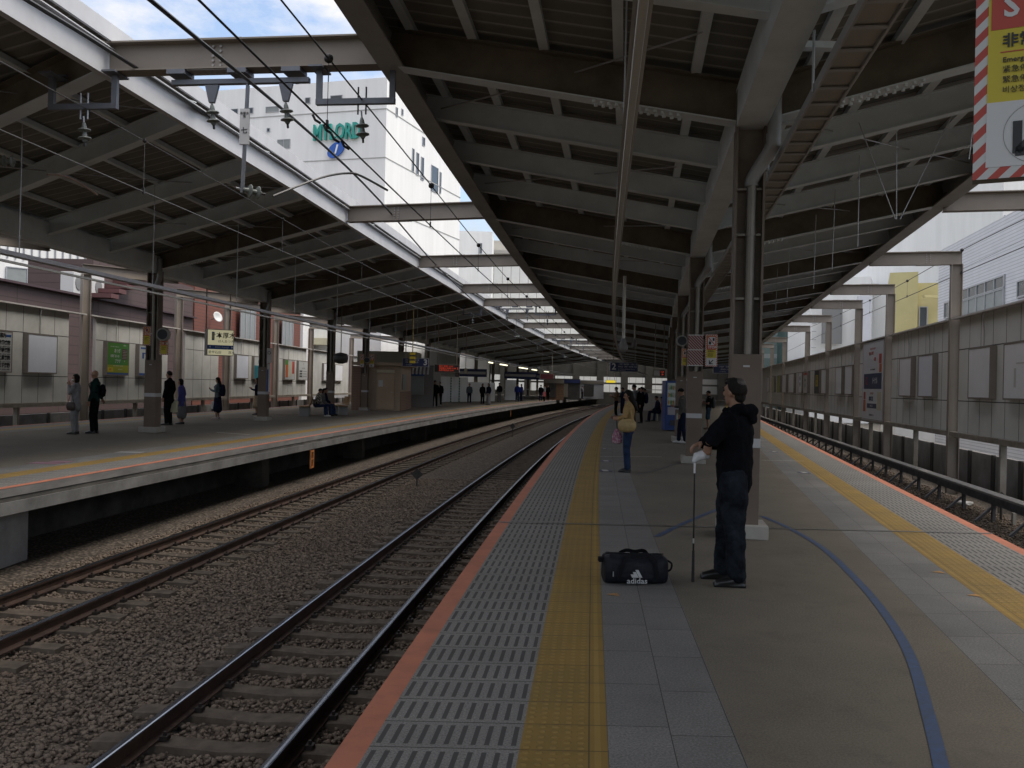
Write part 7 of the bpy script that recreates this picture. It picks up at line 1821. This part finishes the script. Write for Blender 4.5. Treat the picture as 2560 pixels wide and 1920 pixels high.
for i, (u, Y, t_, b_, lab) in enumerate(((1352, 92, blk, navy, 'black top, left of the pink bag'), (1361, 90, grey, blk, 'grey top beside the pink bag'), (1370, 96, blk, blk, 'black clothes right of the pink bag'), (1437, 112, blk, blk, 'black leaning by the far kiosk'), (1455, 118, lgrey, blk, 'a pale top near the far kiosk'), (1491, 124, bluec, navy, 'blue in front of the far bright sign'), (1506, 126, blk, blk, 'black at the far curve of the platform'))):
    f_ = lambda y: p3near(y) - 2.5
    p = at(u, 990, Y); person((p.x, Y, Z), i * 1.3, 1.68, f'tiny distant person in {lab}', t_, b_, hair='short', vox=.022)
o = MB(); c = at(1361, 985, 89.6); o.box(c.x - .12, c.x + .12, 89.5, 89.6, Z + .5, Z + .95); o = o.build('shopping_bag', mat('pink_bag', (.5, .10, .12), .6)); tag(o, 'tiny pink bag beside a distant person in grey', 'bag')
# distant shops and stairs on the opposite platform
sh = mat('shop_dark', (.035, .033, .03), .7, 0, .5, 1); shl = mat('shop_light', (.16, .14, .11), .6, emit=.0)
for i, (u, Y, w_, hgt, m_, lab) in enumerate(((1385, 100, 2.2, 2.4, brown, 'distant tan kiosk behind the people with the pink bag'), (1412, 106, 3.6, 2.5, sh, 'distant dark shop with a navy header'), (1478, 122, 3.4, 2.5, cond, 'distant pale louvred cabinet at the platform bend'))):
    p = at(u, 985, Y); e = empty('kiosk', (p.x, Y, Z), lab, 'kiosk'); MB().box(p.x - w_ / 2, p.x + w_ / 2, Y, Y + 3, Z, Z + hgt).build('wall', m_, e); MB().box(p.x - w_ / 2, p.x + w_ / 2, Y - .1, Y - .01, Z + hgt - .5, Z + hgt - .1).build('header', navy_s if i == 1 else shl, e)
    MB().box(p.x - w_ * .3, p.x + w_ * .1, Y - .08, Y - .01, Z + .3, Z + 1.9).build('opening', sh if i != 1 else shl, e)
for i, (u, Y, w_) in enumerate(((1300, 96, 3.5), (1330, 104, 3), (1176, 84, 3))):
    p = at(u, 985, Y); e = empty('overhead_board', (p.x, Y, 2.4), ['wide dark board', 'second dark board', 'left dark board'][i] + ' above the distant opposite platform', 'board'); MB().box(p.x - w_ / 2, p.x + w_ / 2, Y, Y + .5, 2.35, 3.1).build('case', navy_s, e); MB().box(p.x - w_ / 2 + .1, p.x + w_ / 2 - .1, Y - .02, Y - .001, 2.6, 2.85).build('text_line', cond, e)
# far end of the near platform: low barrier, posts
e = empty('stair_barrier', (8, 62, 0), 'pale stair enclosure behind the distant crowd on the near platform', 'barrier')
p0, p1_ = at(1597, 990, 66), at(1662, 990, 64); MB().bar((p0.x, 66, 0), (p1_.x, 64, 0), -.1, .1, 0, 1.25).build('panel', conc_s if False else plinth, e); MB().bar((p0.x, 66, 1.25), (p1_.x, 64, 1.25), -.03, .03, .25, .3).build('handrail', alu, e)
